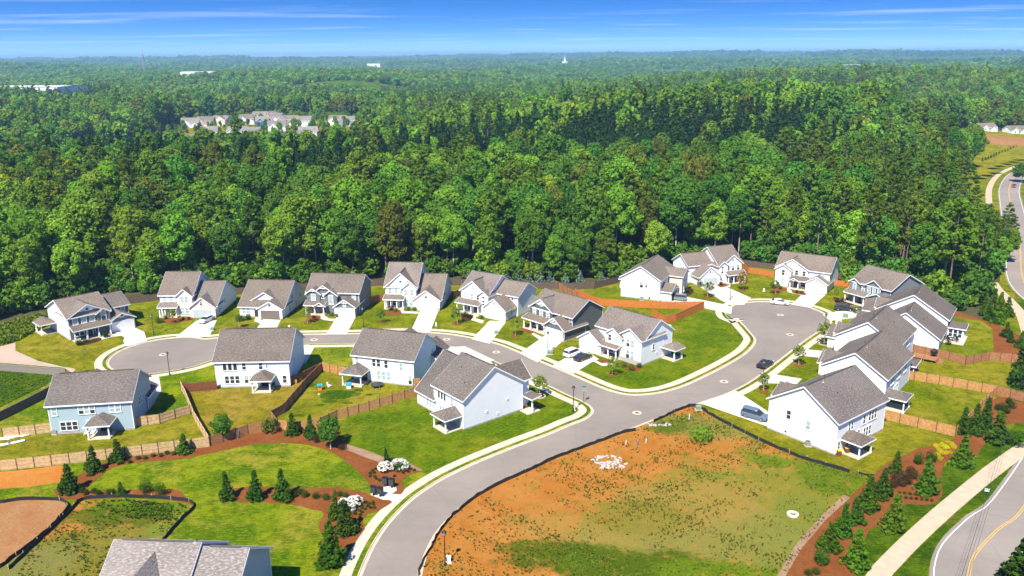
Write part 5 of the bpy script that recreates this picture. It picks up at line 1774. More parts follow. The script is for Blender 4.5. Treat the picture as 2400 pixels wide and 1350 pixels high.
def broad_blobs(rng, h, cr, base, nb, off=(0, 0)):
    """rounded clumps standing proud of an egg-shaped crown from height base*h to h"""
    z0, z1 = base * h, h
    hz_ = (z1 - z0) / 2
    a0 = rng.uniform(0, 6.283)
    out = []
    for k in range(nb):
        t = 1 - 1.75 * (k + .5) / nb                      # more clumps towards the top
        a = k * 2.39996 + rng.uniform(-.35, .35)
        w = math.sqrt(max(0, 1 - t * t)) * (1.0 if t > -.2 else .9)
        s = cr * rng.uniform(.2, .46)
        k_ = rng.uniform(.5, .95) * (1 + .22 * math.cos(a - a0))
        out.append(ell((off[0] + k_ * cr * w * math.cos(a), off[1] + k_ * cr * w * math.sin(a), z0 + hz_ + hz_ * t * .86), s, s, s * rng.uniform(.75, 1.0)))
    return out


def pine_blobs(rng, h, cr, base, nb, off=(0, 0)):
    out = []
    for k in range(nb):
        t = (k + .5 * rng.random()) / nb
        z = h * (base + (1 - base) * t)
        env = cr * (1 - t) ** .6 * rng.uniform(.5, 1.0) + .4
        a = k * 2.4 + rng.uniform(-.5, .5)
        s = cr * rng.uniform(.26, .42) * (1 - .35 * t)
        out.append(ell((off[0] * t + env * math.cos(a), off[1] * t + env * math.sin(a), z), s, s, s * .45))
    out.append(ell((off[0], off[1], h), .7, .7, 1.0))
    return out


def cone_blobs(rng, h, cr, nb, base=.03):
    out = []
    for k in range(nb):
        t = ((k + rng.random()) / nb) ** 1.25
        z = h * (base + (1 - base) * t)
        env = cr * (1 - t) ** .8
        a = k * 2.4 + rng.uniform(-.6, .6)
        rr = env * rng.uniform(.35, .85)
        s = max(.16 * cr, env * rng.uniform(.26, .42))
        out.append(ell((rr * math.cos(a), rr * math.sin(a), z + s * .4), s, s, s * 1.0))
    out.append(ell((0, 0, h * .93), cr * .13, cr * .13, h * .09))
    return out


PROTO = {}


def make_proto(key, seed, kind, h, cr, base, nb, dens, size, leaf, bark, limbs=6, tr=.22):
    rng = np.random.default_rng(seed)
    tm, off = trunk_geo(rng, h * .9, tr, limbs)
    if kind == 'broad':
        bl_ = broad_blobs(rng, h, cr, base, nb, off)
    elif kind == 'pine':
        bl_ = pine_blobs(rng, h, cr, base, nb, off)
    else:
        bl_ = cone_blobs(rng, h, cr, nb, base)
    V, F = leaves(rng, bl_, dens, size, up=.3 if kind != 'cone' else .15, rnd=.42)
    tv = np.array(tm.v)
    tf = np.array([f if len(f) == 4 else (f[0], f[1], f[2], f[2]) for f in tm.f if len(f) == 4])
    PROTO[key] = dict(trunk=np_mesh('trunk', tv, tf, [M[bark]]), crown=np_mesh('crown', V, F, [M[leaf]]), h=h, cr=cr)
    both = np.vstack([tv, V])
    PROTO[key]['both'] = np_mesh('tree', both, np.vstack([tf, F + len(tv)]), [M[bark], M[leaf]], [0] * len(tf) + [1] * len(F))


LV = ['leaf_a', 'leaf_b', 'leaf_c', 'leaf_d', 'leaf_b', 'leaf_a', 'leaf_c', 'leaf_a']
for k in range(8):
    make_proto('b%d' % k, 10 + k, 'broad', 20 + 1.2 * (k % 4), 4.6 + .5 * (k % 3), .22 + .06 * (k % 3), 40, 62, .36, LV[k], 'bark_pale' if k % 3 else 'bark', 7, .22)
for k in range(4):
    make_proto('p%d' % k, 40 + k, 'pine', 24 + k, 3.4 + .25 * k, .46 + .04 * (k % 2), 26, 60, .38, 'needle', 'bark_pine', 8, .24)
for k in range(6):    # distant: fewer, larger clumps
    make_proto('l%d' % k, 70 + k, 'broad', 20 + k % 3, 5.2, .15, 30, 20, .66, LV[k], 'bark', 0, .2)
for k in range(2):
    make_proto('q%d' % k, 80 + k, 'pine', 23 + k, 3.8, .35, 18, 20, .7, 'needle', 'bark_pine', 0, .2)
for k, lf in enumerate(['leaf_a', 'leaf_b', 'leaf_c', 'weed_b']):    # understorey
    make_proto('u%d' % k, 90 + k, 'broad', 5.5, 2.6, .0, 22, 60, .33, lf, 'bark', 3, .07)
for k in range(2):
    make_proto('k%d' % k, 60 + k, 'cone', 21 + k, 4.2, .22, 60, 34, .42, 'leaf_shade', 'bark', 0, .2)
    make_proto('m%d' % k, 64 + k, 'cone', 20 + k, 4.4, .12, 36, 14, .75, 'leaf_shade', 'bark', 0, .2)
make_proto('ub', 97, 'cone', 4.2, 1.9, .02, 26, 80, .26, 'bluegreen', 'bark', 0, .07)


def forest_patch(key, seed, size, n, leafs):
    """one square of distant canopy"""
    rng = np.random.default_rng(seed)
    VV, FF, MI, base = [], [], [], 0
    for i in range(n):
        x, y = (rng.random(2) - .5) * size
        h = rng.uniform(12, 21)
        cr = rng.uniform(3.6, 6.0)
        bl_ = [ell((x + rng.normal() * cr * .3, y + rng.normal() * cr * .3, h - cr * rng.uniform(.6, 1.2)), cr * .8, cr * .8, cr * .75) for _ in range(3)]
        V, F = leaves(rng, bl_, 2.6, 1.2, up=.3, rnd=.3)
        VV.append(V)
        FF.append(F + base)
        base += len(V)
        MI += [int(rng.integers(len(leafs)))] * len(F)
    PROTO[key] = dict(both=np_mesh('canopy', np.vstack(VV), np.vstack(FF), [M[l] for l in leafs], MI))


for k in range(5):
    forest_patch('f%d' % k, 200 + k, 70, 62, ['leaf_a', 'leaf_c', 'leaf_b', 'needle', 'leaf_c', 'leaf_a'])


def scatter(name, pts, keys, label, rng_seed=0, vary=(.82, 1.2)):
    """one object that carries many distant plants: pts = (x, y, z, scale, index)"""
    coll = bpy.data.collections.new(name + '_kinds')
    for i, k in enumerate(keys):
        o = bpy.data.objects.new('k%02d' % i, PROTO[k]['both'])
        coll.objects.link(o)
    P = np.array(pts, np.float32)
    me = bpy.data.meshes.new(name)
    me.vertices.add(len(P))
    me.vertices.foreach_set('co', P[:, :3].ravel())
    a = me.attributes.new('pick', 'INT', 'POINT')
    a.data.foreach_set('value', P[:, 4].astype(np.int32))
    rg = np.random.default_rng(rng_seed)
    a = me.attributes.new('sc', 'FLOAT_VECTOR', 'POINT')
    sv_ = np.repeat(P[:, 3:4], 3, 1) * rg.uniform(vary[0], vary[1], (len(P), 3)).astype(np.float32)
    a.data.foreach_set('vector', np.ascontiguousarray(sv_).ravel())
    a = me.attributes.new('rot', 'FLOAT_VECTOR', 'POINT')
    rv = np.zeros((len(P), 3), np.float32)
    rv[:, 2] = rg.random(len(P)) * 6.283
    rv[:, :2] = rg.normal(size=(len(P), 2)) * .04
    a.data.foreach_set('vector', rv.ravel())
    me.update()
    o = obj(name, me)
    ng = bpy.data.node_groups.new(name, 'GeometryNodeTree')
    ng.interface.new_socket('Geometry', in_out='INPUT', socket_type='NodeSocketGeometry')
    ng.interface.new_socket('Geometry', in_out='OUTPUT', socket_type='NodeSocketGeometry')
    N = ng.nodes
    gi, go = N.new('NodeGroupInput'), N.new('NodeGroupOutput')
    ci = N.new('GeometryNodeCollectionInfo')
    ci.inputs['Collection'].default_value = coll
    ci.inputs['Separate Children'].default_value = True
    ci.inputs['Reset Children'].default_value = True
    io = N.new('GeometryNodeInstanceOnPoints')
    io.inputs['Pick Instance'].default_value = True

    def attr(nm, ty):
        n = N.new('GeometryNodeInputNamedAttribute')
        n.data_type = ty
        n.inputs['Name'].default_value = nm
        return n.outputs['Attribute']
    L = ng.links.new
    L(gi.outputs[0], io.inputs['Points'])
    L(ci.outputs[0], io.inputs['Instance'])
    L(attr('pick', 'INT'), io.inputs['Instance Index'])
    L(attr('rot', 'FLOAT_VECTOR'), io.inputs['Rotation'])
    L(attr('sc', 'FLOAT_VECTOR'), io.inputs['Scale'])
    L(io.outputs[0], go.inputs[0])
    md = o.modifiers.new('scatter', 'NODES')
    md.node_group = ng
    return tag(o, label, None, None, 'stuff')


# ---- where the woods are
edge = gps([(-500, 860), (-200, 790), (0, 745), (90, 722), (200, 700), (290, 690), (371, 690), (460, 682), (547, 678), (640, 672), (720, 667), (868, 660), (1000, 658), (1100, 658), (1244, 664), (1346, 668), (1393, 664), (1452, 648), (1560, 626), (1650, 610), (1740, 610), (1814, 618),
            (1954, 640), (2040, 690), (2120, 696), (2200, 708), (2270, 730), (2300, 722), (2318, 650)]) + [(135, 222), (141, 232), (151, 256), (163, 290), (181, 330), (205, 378), (234, 418), (254, 452), (260, 490), (256, 530), (258, 560)]
EX = np.array([p[0] for p in edge])
EY = np.array([p[1] for p in edge])
ED = np.array(edge)


def seg_dist(P, line):
    best = np.full(len(P), 1e9)
    for i in range(len(line) - 1):
        a, b = line[i], line[i + 1]
        d = b - a
        t = np.clip(((P - a) @ d) / (d @ d), 0, 1)
        best = np.minimum(best, np.linalg.norm(P - (a + t[:, None] * d), axis=1))
    return best


def in_poly(P, poly):
    x, y = P[:, 0], P[:, 1]
    r = np.zeros(len(P), bool)
    j = len(poly) - 1
    for i in range(len(poly)):
        xi, yi = poly[i]
        xj, yj = poly[j]
        c = ((yi > y) != (yj > y)) & (x < (xj - xi) * (y - yi) / (yj - yi + 1e-9) + xi)
        r ^= c
        j = i
    return r


# open ground inside the woods: the two distant house groups, the barn field, the warehouse yards
def wpt(px, py, z=0.0):
    """plan point of a distant thing, land height taken into account"""
    q = gp(px, py, z)
    for _ in range(8):
        q = gp(px, py, float(land(q[0], q[1])) + z)
    return q


CLEAR = [wpt(x, y) for x, y in ((1, 1),)] if False else []
woods = edge + [(330, 600), (420, 640), (1200, 1100), (9000, 9000), (-9000, 9000), (-900, 600), (-400, 250)]
LOW = [(-300, 470), (-95, 470), (-90, 650), (-330, 650)]
SUBDIV = [(-300, 640), (-120, 640), (-105, 760), (-110, 900), (-330, 900)]
RIGHTH = [(262, 560), (262, 470), (420, 520), (700, 560), (700, 690), (440, 690), (300, 640)]
CHURCH = [(215, 590), (262, 560), (262, 640), (225, 650)]
rng = np.random.default_rng(5)


def jitter_grid(x0, x1, y0, y1, step, rng):
    gx, gy = np.meshgrid(np.arange(x0, x1, step), np.arange(y0, y1, step * .9))
    P = np.c_[gx.ravel(), gy.ravel()] + (rng.random((gx.size, 2)) - .5) * step * .95
    return P


def open_mask(P, holes):
    keep = np.ones(len(P), bool)
    for hpoly in holes:
        keep &= ~in_poly(P, hpoly)
    return keep


FIELD = [(-400, 1400), (-180, 1390), (-170, 1530), (-290, 1570), (-410, 1530)]
WARE = [(-760, 1040), (-540, 1030), (-520, 1180), (-760, 1200)]
holes = [SUBDIV, RIGHTH, FIELD, WARE]
P = jitter_grid(-520, 420, 130, 820, 7.3, rng)
ang = np.abs(np.arctan2(P[:, 0], P[:, 1]))
P = P[(ang < R(40)) & in_poly(P, woods) & open_mask(P, holes)]
D = np.hypot(P[:, 0], P[:, 1])
P, D = P[D < 620 + 0 * D], D[D < 620]
ed = seg_dist(P, ED)
keep = (ed > np.where(P[:, 0] > 120, .3, 1.5))
P, D, ed = P[keep], D[keep], ed[keep]
road = resample(mainc, 4.2)
RX = np.array([(q[0] + rng.normal() * .9, q[1] + rng.normal() * .9) for o_, y0_ in ((5.6, 226), (9.5, 228)) for q in offset(road, o_) if y0_ < q[1] < 260])
P, D, ed = np.vstack([P, RX]), np.r_[D, np.hypot(RX[:, 0], RX[:, 1])], np.r_[ed, np.full(len(RX), .5)]


def nz(x, y, s, ph):
    return np.sin(x / s + ph) * np.cos(y / s * 1.17 + ph * 2) + .6 * np.sin((x + y) / s * 1.9 + ph * 3) + .4 * np.cos((x - 1.3 * y) / s * 3.1 + ph)


stand = nz(P[:, 0], P[:, 1], 52, 1.1)
pine = (stand > .8) & (rng.random(len(P)) < .7) | (rng.random(len(P)) < .10)
pine |= (P[:, 0] > 60) & (ed < 30) & (rng.random(len(P)) < .4)
pine |= (P[:, 0] > 112) & (P[:, 1] < 330) & (rng.random(len(P)) < .3)
order = np.argsort(ed + (D - 200) * .02)
inview = np.abs(np.arctan2(P[:, 0], P[:, 1])) < R(33)
order = [i for i in order if inview[i]]
near = set(order[:300])
HN = [((-100, 190), 'the green-grey house'), ((-80, 200), 'the cream brick garage'), ((-61, 200), 'the low white house'), ((-45, 202), 'the mid-grey house'), ((-25, 207), 'the tallest white house'), ((0, 200), 'the square-window house'),
      ((17, 185), 'the charcoal house'), ((38, 215), 'the tan-winged house'), ((60, 228), 'the rust tree house'), ((82, 218), 'the turning circle house'), ((95, 205), 'the shuttered house'), ((102, 185), 'the sunroom house'), ((125, 210), 'the main road')]
SHADE = {'b0': 'mid-green', 'b1': 'bright green', 'b2': 'deep green', 'b3': 'olive green', 'b4': 'light green', 'b5': 'leafy green', 'b6': 'dark green', 'b7': 'green'}


def row_word(e):
    return 'at the wood edge' if e < 6 else ('in the second rank' if e < 13 else 'deep in the wood')


mid_pts = []
low = in_poly(P, LOW)
# spire-topped stands whose darker leaf colour paints cloud shadow over the woods
CLOUD_SHADE = [(0, 425, 110, 60), (75, 475, 110, 48), (-125, 372, 70, 34), (90, 395, 42, 26), (-75, 330, 24, 18), (165, 400, 50, 32), (-320, 560, 120, 80), (-230, 420, 50, 40)]


def cloud_shade_at(x, y):
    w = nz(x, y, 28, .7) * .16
    return min(math.hypot((x - cx_) / rx_, (y - cy_) / ry_) for cx_, cy_, rx_, ry_ in CLOUD_SHADE) + w < 1.0


make_proto('b8', 18, 'broad', 21, 5.0, .25, 40, 62, .36, 'leaf_y', 'bark', 6, .2)
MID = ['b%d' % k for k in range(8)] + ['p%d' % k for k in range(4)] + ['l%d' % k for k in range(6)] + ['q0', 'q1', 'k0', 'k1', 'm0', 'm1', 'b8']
for i in range(len(P)):
    x, y = P[i]
    z = float(land(x, y)) - .3
    rr = rng.random()
    s = rng.uniform(.68, 1.2) * (1.0 if ed[i] > 8 else rng.uniform(.72, 1.05))
    if x > 118 and y < 345:
        s = rng.uniform(.46, .62) + .4 * min(1, max(0, (138 - x) / 15)) if y < 270 else rng.uniform(.75, 1.0)
    if low[i]:
        s *= .62 - .34 * min(1, max(0, (y - 500) / 90))
    tone = nz(x, y, 70, 4.0)
    k = int(rng.integers(8))
    if tone > .6 and k in (2, 6, 3):
        k = 1
    if tone < -.6 and k in (1, 4):
        k = 2
    if i in near:
        key = 'p%d' % rng.integers(4) if pine[i] else 'b%d' % k
        pr = PROTO[key]
        hn = min(HN, key=lambda t: math.dist(t[0], (x, y)))[1]
        lb = ('tall bare-trunked pine ' if pine[i] else '%s broadleaf tree ' % SHADE[key]) + row_word(ed[i]) + ' behind ' + hn
        o = empty('pine_tree' if pine[i] else 'broadleaf_tree', (x, y, z), rng.uniform(0, 6.28), lb, 'tree', lb if False else 'trees along the edge of the woods')
        o.scale = (s, s, s * rng.uniform(.95, 1.1))
        obj('trunk', pr['trunk'], o)
        obj('crown', pr['crown'], o)
    else:
        if D[i] < 430:
            idx = 8 + int(rng.integers(4)) if pine[i] else k
        else:
            idx = 18 + int(rng.integers(2)) if pine[i] else 12 + k % 6
        if math.hypot((x + 168) / 30, (y - 292) / 22) < 1 and rng.random() < .6:
            idx = 24
        elif cloud_shade_at(x, y) and rng.random() < .9:
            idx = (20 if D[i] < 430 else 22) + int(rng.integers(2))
        mid_pts.append((x, y, z, s, idx))
scatter('woods', mid_pts, MID, 'deep mixed woods rising behind the houses')

far_pts = []
Pf = jitter_grid(-1500, 1500, 380, 1500, 9.0, rng)
an = np.abs(np.arctan2(Pf[:, 0], Pf[:, 1]))
Dd = np.hypot(Pf[:, 0], Pf[:, 1])
ok = (an < R(37)) & (Dd >= 620) & (Dd < 1350) & in_poly(Pf, woods) & open_mask(Pf, holes)
Pf = Pf[ok]
zf = land(Pf[:, 0], Pf[:, 1]) - .3
lowf = in_poly(Pf, LOW)
st2 = nz(Pf[:, 0], Pf[:, 1], 110, 2.2)
for i in range(len(Pf)):
    pn = (st2[i] > .7 and rng.random() < .7) or rng.random() < .1
    far_pts.append((Pf[i, 0], Pf[i, 1], zf[i], rng.uniform(.8, 1.25) * (.3 if lowf[i] else 1.0), 6 + int(rng.integers(2)) if pn else int(rng.integers(6))))
Pe = jitter_grid(-330, -100, 630, 900, 10.0, rng)
Pe = Pe[in_poly(Pe, SUBDIV)]
for x, y in Pe:
    far_pts.append((x, y, float(land(x, y)) - .3, rng.uniform(.18, .42), int(rng.integers(6))))
scatter('far_woods', far_pts, ['l%d' % k for k in range(6)] + ['q0', 'q1'], 'far woods rolling away beyond the first ridge')
pp = []
for (d0, d1, step, sc) in ((1330, 3200, 62, 1.0), (3200, 6500, 110, 1.75), (6500, 11500, 190, 2.6)):
    Q = jitter_grid(-d1, d1, 900, d1, step, rng)
    a_, dd = np.abs(np.arctan2(Q[:, 0], Q[:, 1])), np.hypot(Q[:, 0], Q[:, 1])
    Q = Q[(a_ < R(37)) & (dd >= d0) & (dd < d1)]
    Q = Q[open_mask(Q, [FIELD, WARE])]
    zq = land(Q[:, 0], Q[:, 1]) - 1.0 - (sc - 1) * 6
    for i in range(len(Q)):
        pp.append((Q[i, 0], Q[i, 1], zq[i], sc * rng.uniform(.95, 1.15), int(rng.integers(5))))
scatter('distant_forest', pp, ['f%d' % k for k in range(5)], 'distant forest stretching to the horizon', 0, (.97, 1.03))

# understorey along the edge
us = []
L = resample(edge[1:30], 2.2)
for i, p in enumerate(L):
    for k in range(3):
        if rng.random() < (.45 if -55 < p[0] < 75 else .62):
            x, y = p[0] + rng.normal() * 1.6, p[1] + 1.2 + abs(rng.normal()) * 4.5
            us.append((x, y, -.2, rng.uniform(.25, .95) * (1.35 if p[0] < -60 else 1.0), int(rng.choice([0, 0, 1, 2, 2, 2, 3]))))
for i, p in enumerate(L):
    for k in range(1 if -55 < p[0] < 75 else 3):
        x, y = p[0] + rng.normal() * 3, p[1] + 4 + rng.random() * 16
        if in_poly(np.array([[x, y]]), woods)[0]:
            us.append((x, y, -.2, rng.uniform(.6, 1.5), int(rng.choice([0, 2, 2, 2]))))
scatter('undergrowth', us, ['u0', 'u1', 'u2', 'u3'], 'leafy undergrowth along the edge of the woods')
# ------------------------------------------------------------------ garden plants (each its own thing)
def small_proto(key, seed, kind, h, cr, nb, dens, size, leaf, bark='bark', base=0.0, tr=.05, limbs=3):
    make_proto(key, seed, kind, h, cr, base, nb, dens, size, leaf, bark, limbs, tr)


for k in range(3):
    small_proto('c%d' % k, 300 + k, 'cone', 4.2, 1.35, 60, 260, .15, 'conifer')
    small_proto('d%d' % k, 310 + k, 'cone', 4.2, 1.35, 60, 260, .15, 'conifer_dk')
    small_proto('y%d' % k, 320 + k, 'broad', 3.6, 1.15, 20, 150, .15, 'young', 'bark_pale', .38, .05, 4)
small_proto('t0', 330, 'broad', 5.0, 1.75, 26, 200, .17, 'leaf_c', 'bark_pale', .24, .07, 4)
small_proto('r0', 331, 'broad', 4.6, 1.2, 22, 150, .15, 'rust', 'bark', .2, .05, 4)
small_proto('o0', 332, 'broad', 3.0, 1.5, 22, 170, .15, 'leaf_d', 'bark', .1, .05, 4)


def ball_mesh(seed, leaf, squash=.85, dens=420, size=.085):
    r_ = np.random.default_rng(seed)
    V, F = leaves(r_, [ell((0, 0, squash * .95), 1, 1, squash)] + [ell((r_.normal() * .35, r_.normal() * .35, squash * r_.uniform(.8, 1.2)), .7, .7, .6) for _ in range(3)], dens, size, up=.3, rnd=.5, inner=.1)
    return np_mesh('foliage', V, F, [M[leaf]])


BALL = {'box': ball_mesh(1, 'box'), 'maroon': ball_mesh(2, 'maroon'), 'yellow': ball_mesh(3, 'yellowleaf', .6), 'weed': ball_mesh(4, 'conifer'), 'oval': ball_mesh(5, 'conifer_dk', 1.35), 'bush': ball_mesh(6, 'leaf_b', .7, 700, .07)}


def hyd(seed):
    r_ = np.random.default_rng(seed)
    bl_ = [ell((0, 0, .6), .9, .9, .6)]
    V1, F1 = leaves(r_, bl_, 260, .12)
    fl = []
    for k in range(46):
        d = r_.normal(size=3)
        d[2] = abs(d[2]) * .9 + .05
        d /= np.linalg.norm(d)
        fl.append(ell(tuple(d * np.array([.95, .95, .75]) + np.array([0, 0, .5])), .17, .17, .13))
    V2, F2 = leaves(r_, fl, 900, .07, rnd=.5)
    return np_mesh('foliage', V1, F1, [M['box']]), np_mesh('blossoms', V2, F2, [M['petal']])


HYD = hyd(9)
prng = random.Random(77)


def tree(px, py, key, h, label, name='young_tree', group='young street trees', cat='tree', wide=1.0, ring=None):
    q = gp(px, py)
    pr = PROTO[key]
    s = h / pr['h']
    o = empty(name, (q[0], q[1], .02), prng.uniform(0, 6.28), label, cat, group)
    o.scale = (s * wide * prng.uniform(.9, 1.12), s * wide * prng.uniform(.9, 1.12), s * prng.uniform(.94, 1.06))
    o.rotation_euler = (prng.gauss(0, .03), prng.gauss(0, .03), prng.uniform(0, 6.28))
    obj('trunk', pr['trunk'], o)
    obj('crown', pr['crown'], o)
    if ring:
        rr = .95
        b = MB().lathe([(rr, .0), (rr, .05), (rr * .5, .09)], 16).mesh('mulch_ring', M['mulch_dark' if ring > 1 else 'mulch'])
        ro = tag(obj('mulch_ring', b, None, (q[0], q[1], .02)), None, None, None, 'structure')
        ro['label'] = 'round mulch bed under the ' + label
        if ring > 2:
            m = MB()
            for k in range(20):
                a0, a1 = 6.2832 * k / 20, 6.2832 * (k + .9) / 20
                m.bar((1.05 * math.cos(a0), 1.05 * math.sin(a0), .05), (1.05 * math.cos(a1), 1.05 * math.sin(a1), .05), .2, .14)
            m.build('edging', M['concrete'], ro)


def shrub(px, py, kind, r, label, group='low garden shrubs', name='shrub', hs=1.0):
    q = gp(px, py)
    o = empty(name, (q[0], q[1], .02), prng.uniform(0, 6.28), label, 'shrub', group)
    o.scale = (r, r, r * hs)
    obj('foliage', BALL[kind], o)


def hydrangea(px, py, r, label):
    q = gp(px, py)
    o = empty('hydrangea', (q[0], q[1], .02), prng.uniform(0, 6.28), label, 'shrub', 'white hydrangeas')
    o.scale = (r, r, r)
    obj('foliage', HYD[0], o)
    obj('blossoms', HYD[1], o)


for x, y, k, h_, w, lb in [(408, 757, 'y0', 3.4, 1.2, 'young tree before the porch of the cream brick garage house'), (561, 768, 'y1', 3.2, 1.0, 'young tree before the low white house'), (721, 758, 'y2', 3.8, 1.0, 'young tree before the mid-grey house'),
                           (897, 757, 'y0', 3.4, 1.0, 'young tree before the tallest white house'), (1072, 760, 'y1', 3.9, 1.1, 'young tree before the house with three square windows'), (1208, 787, 'y2', 4.3, 1.0, 'young tree left of the charcoal house'),
                           (1435, 879, 'y0', 4.0, .95, 'young tree before the white corner house with twin gables'), (1658, 697, 'y2', 4.2, 1.0, 'young tree between the tan wing and the lamp'), (1818, 690, 'y0', 4.2, .9, 'young tree before the turning circle house'),
                           (1959, 703, 'y1', 2.8, .9, 'sapling beside the grey house with shutters'), (1872, 856, 'y1', 4.6, 1.0, 'young tree right of the black car on the street'), (1790, 917, 'y2', 3.6, 1.0, 'young tree below the street lamp near the nearest right-hand house'),
                           (2006, 752, 'y2', 3.4, .8, 'young tree before the two black cars')]:
    tree(x, y, k, h_, lb, wide=w, ring=1)
tree(1265, 929, 'y1', 4.4, 'young tree in a ringed bed on the striped corner lawn', ring=3, wide=1.1)
tree(1931, 806, 'y0', 4.8, 'slender young tree in a ringed bed by the drive', ring=3, wide=.9)
tree(1741, 681, 'r0', 5.4, 'rust and yellow leaved tree left of the turning circle', ring=1)
G3 = 'conifers of the planting beds'
for x, y, k, h_, w, lb in [(165, 1153, 'd0', 4.7, 1.25, 'leftmost dark conifer at the end of the curved bed'), (220, 1106, 'd1', 4.4, 1.0, 'dark conifer below the pale weathered fence, second from the left'), (278, 1081, 'd2', 3.9, 1.15, 'dark conifer against the pale weathered fence, third from the left'),
                           (688, 1019, 'd0', 4.0, 1.0, 'dark conifer left of the white trunked tree, farther one'), (727, 1026, 'd1', 3.9, .95, 'dark conifer left of the white trunked tree, nearer one'),
                           (535, 1169, 'd2', 4.2, .95, 'left of three matching conifers on the common lawn'), (601, 1171, 'd0', 4.6, .95, 'middle of three matching conifers on the common lawn'), (664, 1171, 'd1', 4.9, .95, 'right of three matching conifers on the common lawn'),
                           (776, 1324, 'c0', 6.2, 1.0, 'tallest conifer in front of the entry bed'), (812, 1248, 'd2', 4.6, 1.2, 'broad dark conifer behind the tallest entry conifer'), (783, 1216, 'c1', 4.4, .8, 'slim conifer beside the lower white hydrangeas'), (907, 1086, 'd1', 2.6, .8, 'small dark conifer behind the upper hydrangeas'),
                           (285, 1161, 'd0', 2.0, 1.2, 'small conifer at the silt fence bed'),
                           (2172, 1155, 'c0', 5.0, 1.2, 'broad conifer beside the maroon shrubs'), (2253, 1092, 'c1', 5.4, 1.15, 'broad conifer beside the yellow bushes'), (2030, 1195, 'c2', 5.2, 1.1, 'conifer in the middle of the roadside bed'), (2067, 1165, 'd1', 4.4, 1.1, 'darker conifer behind the middle of the roadside bed'),
                           (2090, 1242, 'c0', 5.4, 1.15, 'bright conifer nearest the tan path'), (2007, 1225, 'd2', 3.6, 1.2, 'small dark conifer at the worn edge'), (1973, 1255, 'c2', 4.8, 1.0, 'conifer at the worn edge of the vacant lot'), (1943, 1288, 'c1', 3.6, 1.4, 'rounded conifer above the oval shrub'), (2005, 1330, 'c0', 5.2, 1.1, 'conifer at the foot of the roadside bed'),
                           (2256, 1018, 'd0', 4.6, 1.0, 'dark conifer at the fence corner'), (2284, 1015, 'd1', 5.0, 1.0, 'second dark conifer from the fence corner'), (2308, 1001, 'd2', 5.4, 1.0, 'third dark conifer from the fence corner'), (2338, 1038, 'd0', 5.4, 1.3, 'broad dark conifer right of the fence corner group'),
                           (2308, 738, 'c1', 5.5, .9, 'light conifer left of the upper roadside group'), (2322, 750, 'c2', 7.4, .8, 'tall light conifer in the upper roadside group'), (2338, 758, 'c0', 7.2, .85, 'right tall light conifer of the upper roadside group'), (2360, 742, 'c1', 4.6, 1.2, 'conifer beside the upper main road'),
                           (2356, 790, 'd1', 3.6, 1.1, 'dark conifer on the mulched ground'), (2368, 802, 'd2', 2.6, 1.2, 'small dark conifer on the mulched ground'), (2390, 815, 'c2', 3.6, 1.1, 'conifer at the right edge above the brown fence'), (2394, 905, 'd0', 8.0, 1.1, 'large dark conifer at the right edge of the photo'),
                           (2392, 1400, 'd1', 8.0, 1.35, 'dark conifer at the lower right corner')]:
    tree(x, y, k, h_, lb, 'conifer', G3, 'tree', w)
tree(525, 1032, 't0', 4.6, 'dark round-crowned tree against the brown shaded fence', 'small_tree', 'garden trees')
tree(775, 1052, 't0', 5.4, 'round dark tree with a white trunk beside the striped lawn', 'small_tree', 'garden trees')
tree(633, 1016, 'o0', 2.9, 'small olive tree at the fence notch', 'small_tree', 'garden trees')
tree(2100, 1108, 'd2', 3.3, 'loose dark evergreen at the foot of the nearest right-hand yard', 'small_tree', 'garden trees', wide=1.3)
tree(432, 1062, 'c1', 3.2, 'bushy bright evergreen against the pale weathered fence', 'small_tree', 'garden trees', wide=1.5)
for i, (x, y, r_, kd, lb) in enumerate([(343, 1156, .85, 'oval', 'left of two clipped oval evergreens'), (377, 1161, .8, 'oval', 'right of two clipped oval evergreens'), (2153, 1088, .8, 'oval', 'left oval evergreen beside the yellow bushes'), (2182, 1083, .8, 'oval', 'right oval evergreen beside the yellow bushes'),
                                     (1925, 1324, .9, 'oval', 'oval evergreen at the foot of the roadside bed'), (1640, 1036, 1.9, 'bush', 'big round green bush alone on the vacant lot'), (2380, 1045, 1.5, 'weed', 'round bush beside the tan path'),
                                     (1895, 1348, .5, 'box', 'small ball shrub below the oval evergreen, left one'), (1913, 1344, .55, 'box', 'small ball shrub below the oval evergreen, right one')]):
    shrub(x, y, kd, r_, lb, 'clipped evergreens')
GB = [(190, 633, .62), (255, 605, .6), (285, 635, .6), (395, 648, .62), (480, 660, .6), (600, 625, .5), (655, 640, .5)]
for i, (x, y, r_) in enumerate(GB):
    shrub(640 + x / 3.857, 1000 + y / 3.857, 'box', r_, 'clipped ball shrub in the bed right of three matching conifers', 'ball shrubs of the conifer bed')
for (x, y) in [(1045, 135), (1110, 105), (1165, 105), (1230, 85), (1290, 85), (1345, 65), (1395, 70)]:
    shrub(x / 3.43, 1046 + y / 3.43, 'box', .42, 'low dark ball shrub in the row below the pale fence', 'row of ball shrubs below the pale fence')
for (x, y) in [(595, 385), (660, 380), (690, 400), (765, 385), (795, 405), (870, 395), (905, 395)]:
    shrub(x / 3.43, 1043 + y / 3.43, 'box', .5, 'ball shrub along the black silt fence of the weedy lot', 'ball shrubs along the silt fence')
for (x, y) in [(1190, 1150), (1240, 1150), (1280, 1160), (1210, 1180), (1440, 1245)]:
    shrub(440 + x / 4, 742 + y / 4, 'maroon', .62, 'brownish shrub beside the white trunked tree', 'brownish shrubs by the white trunked tree')
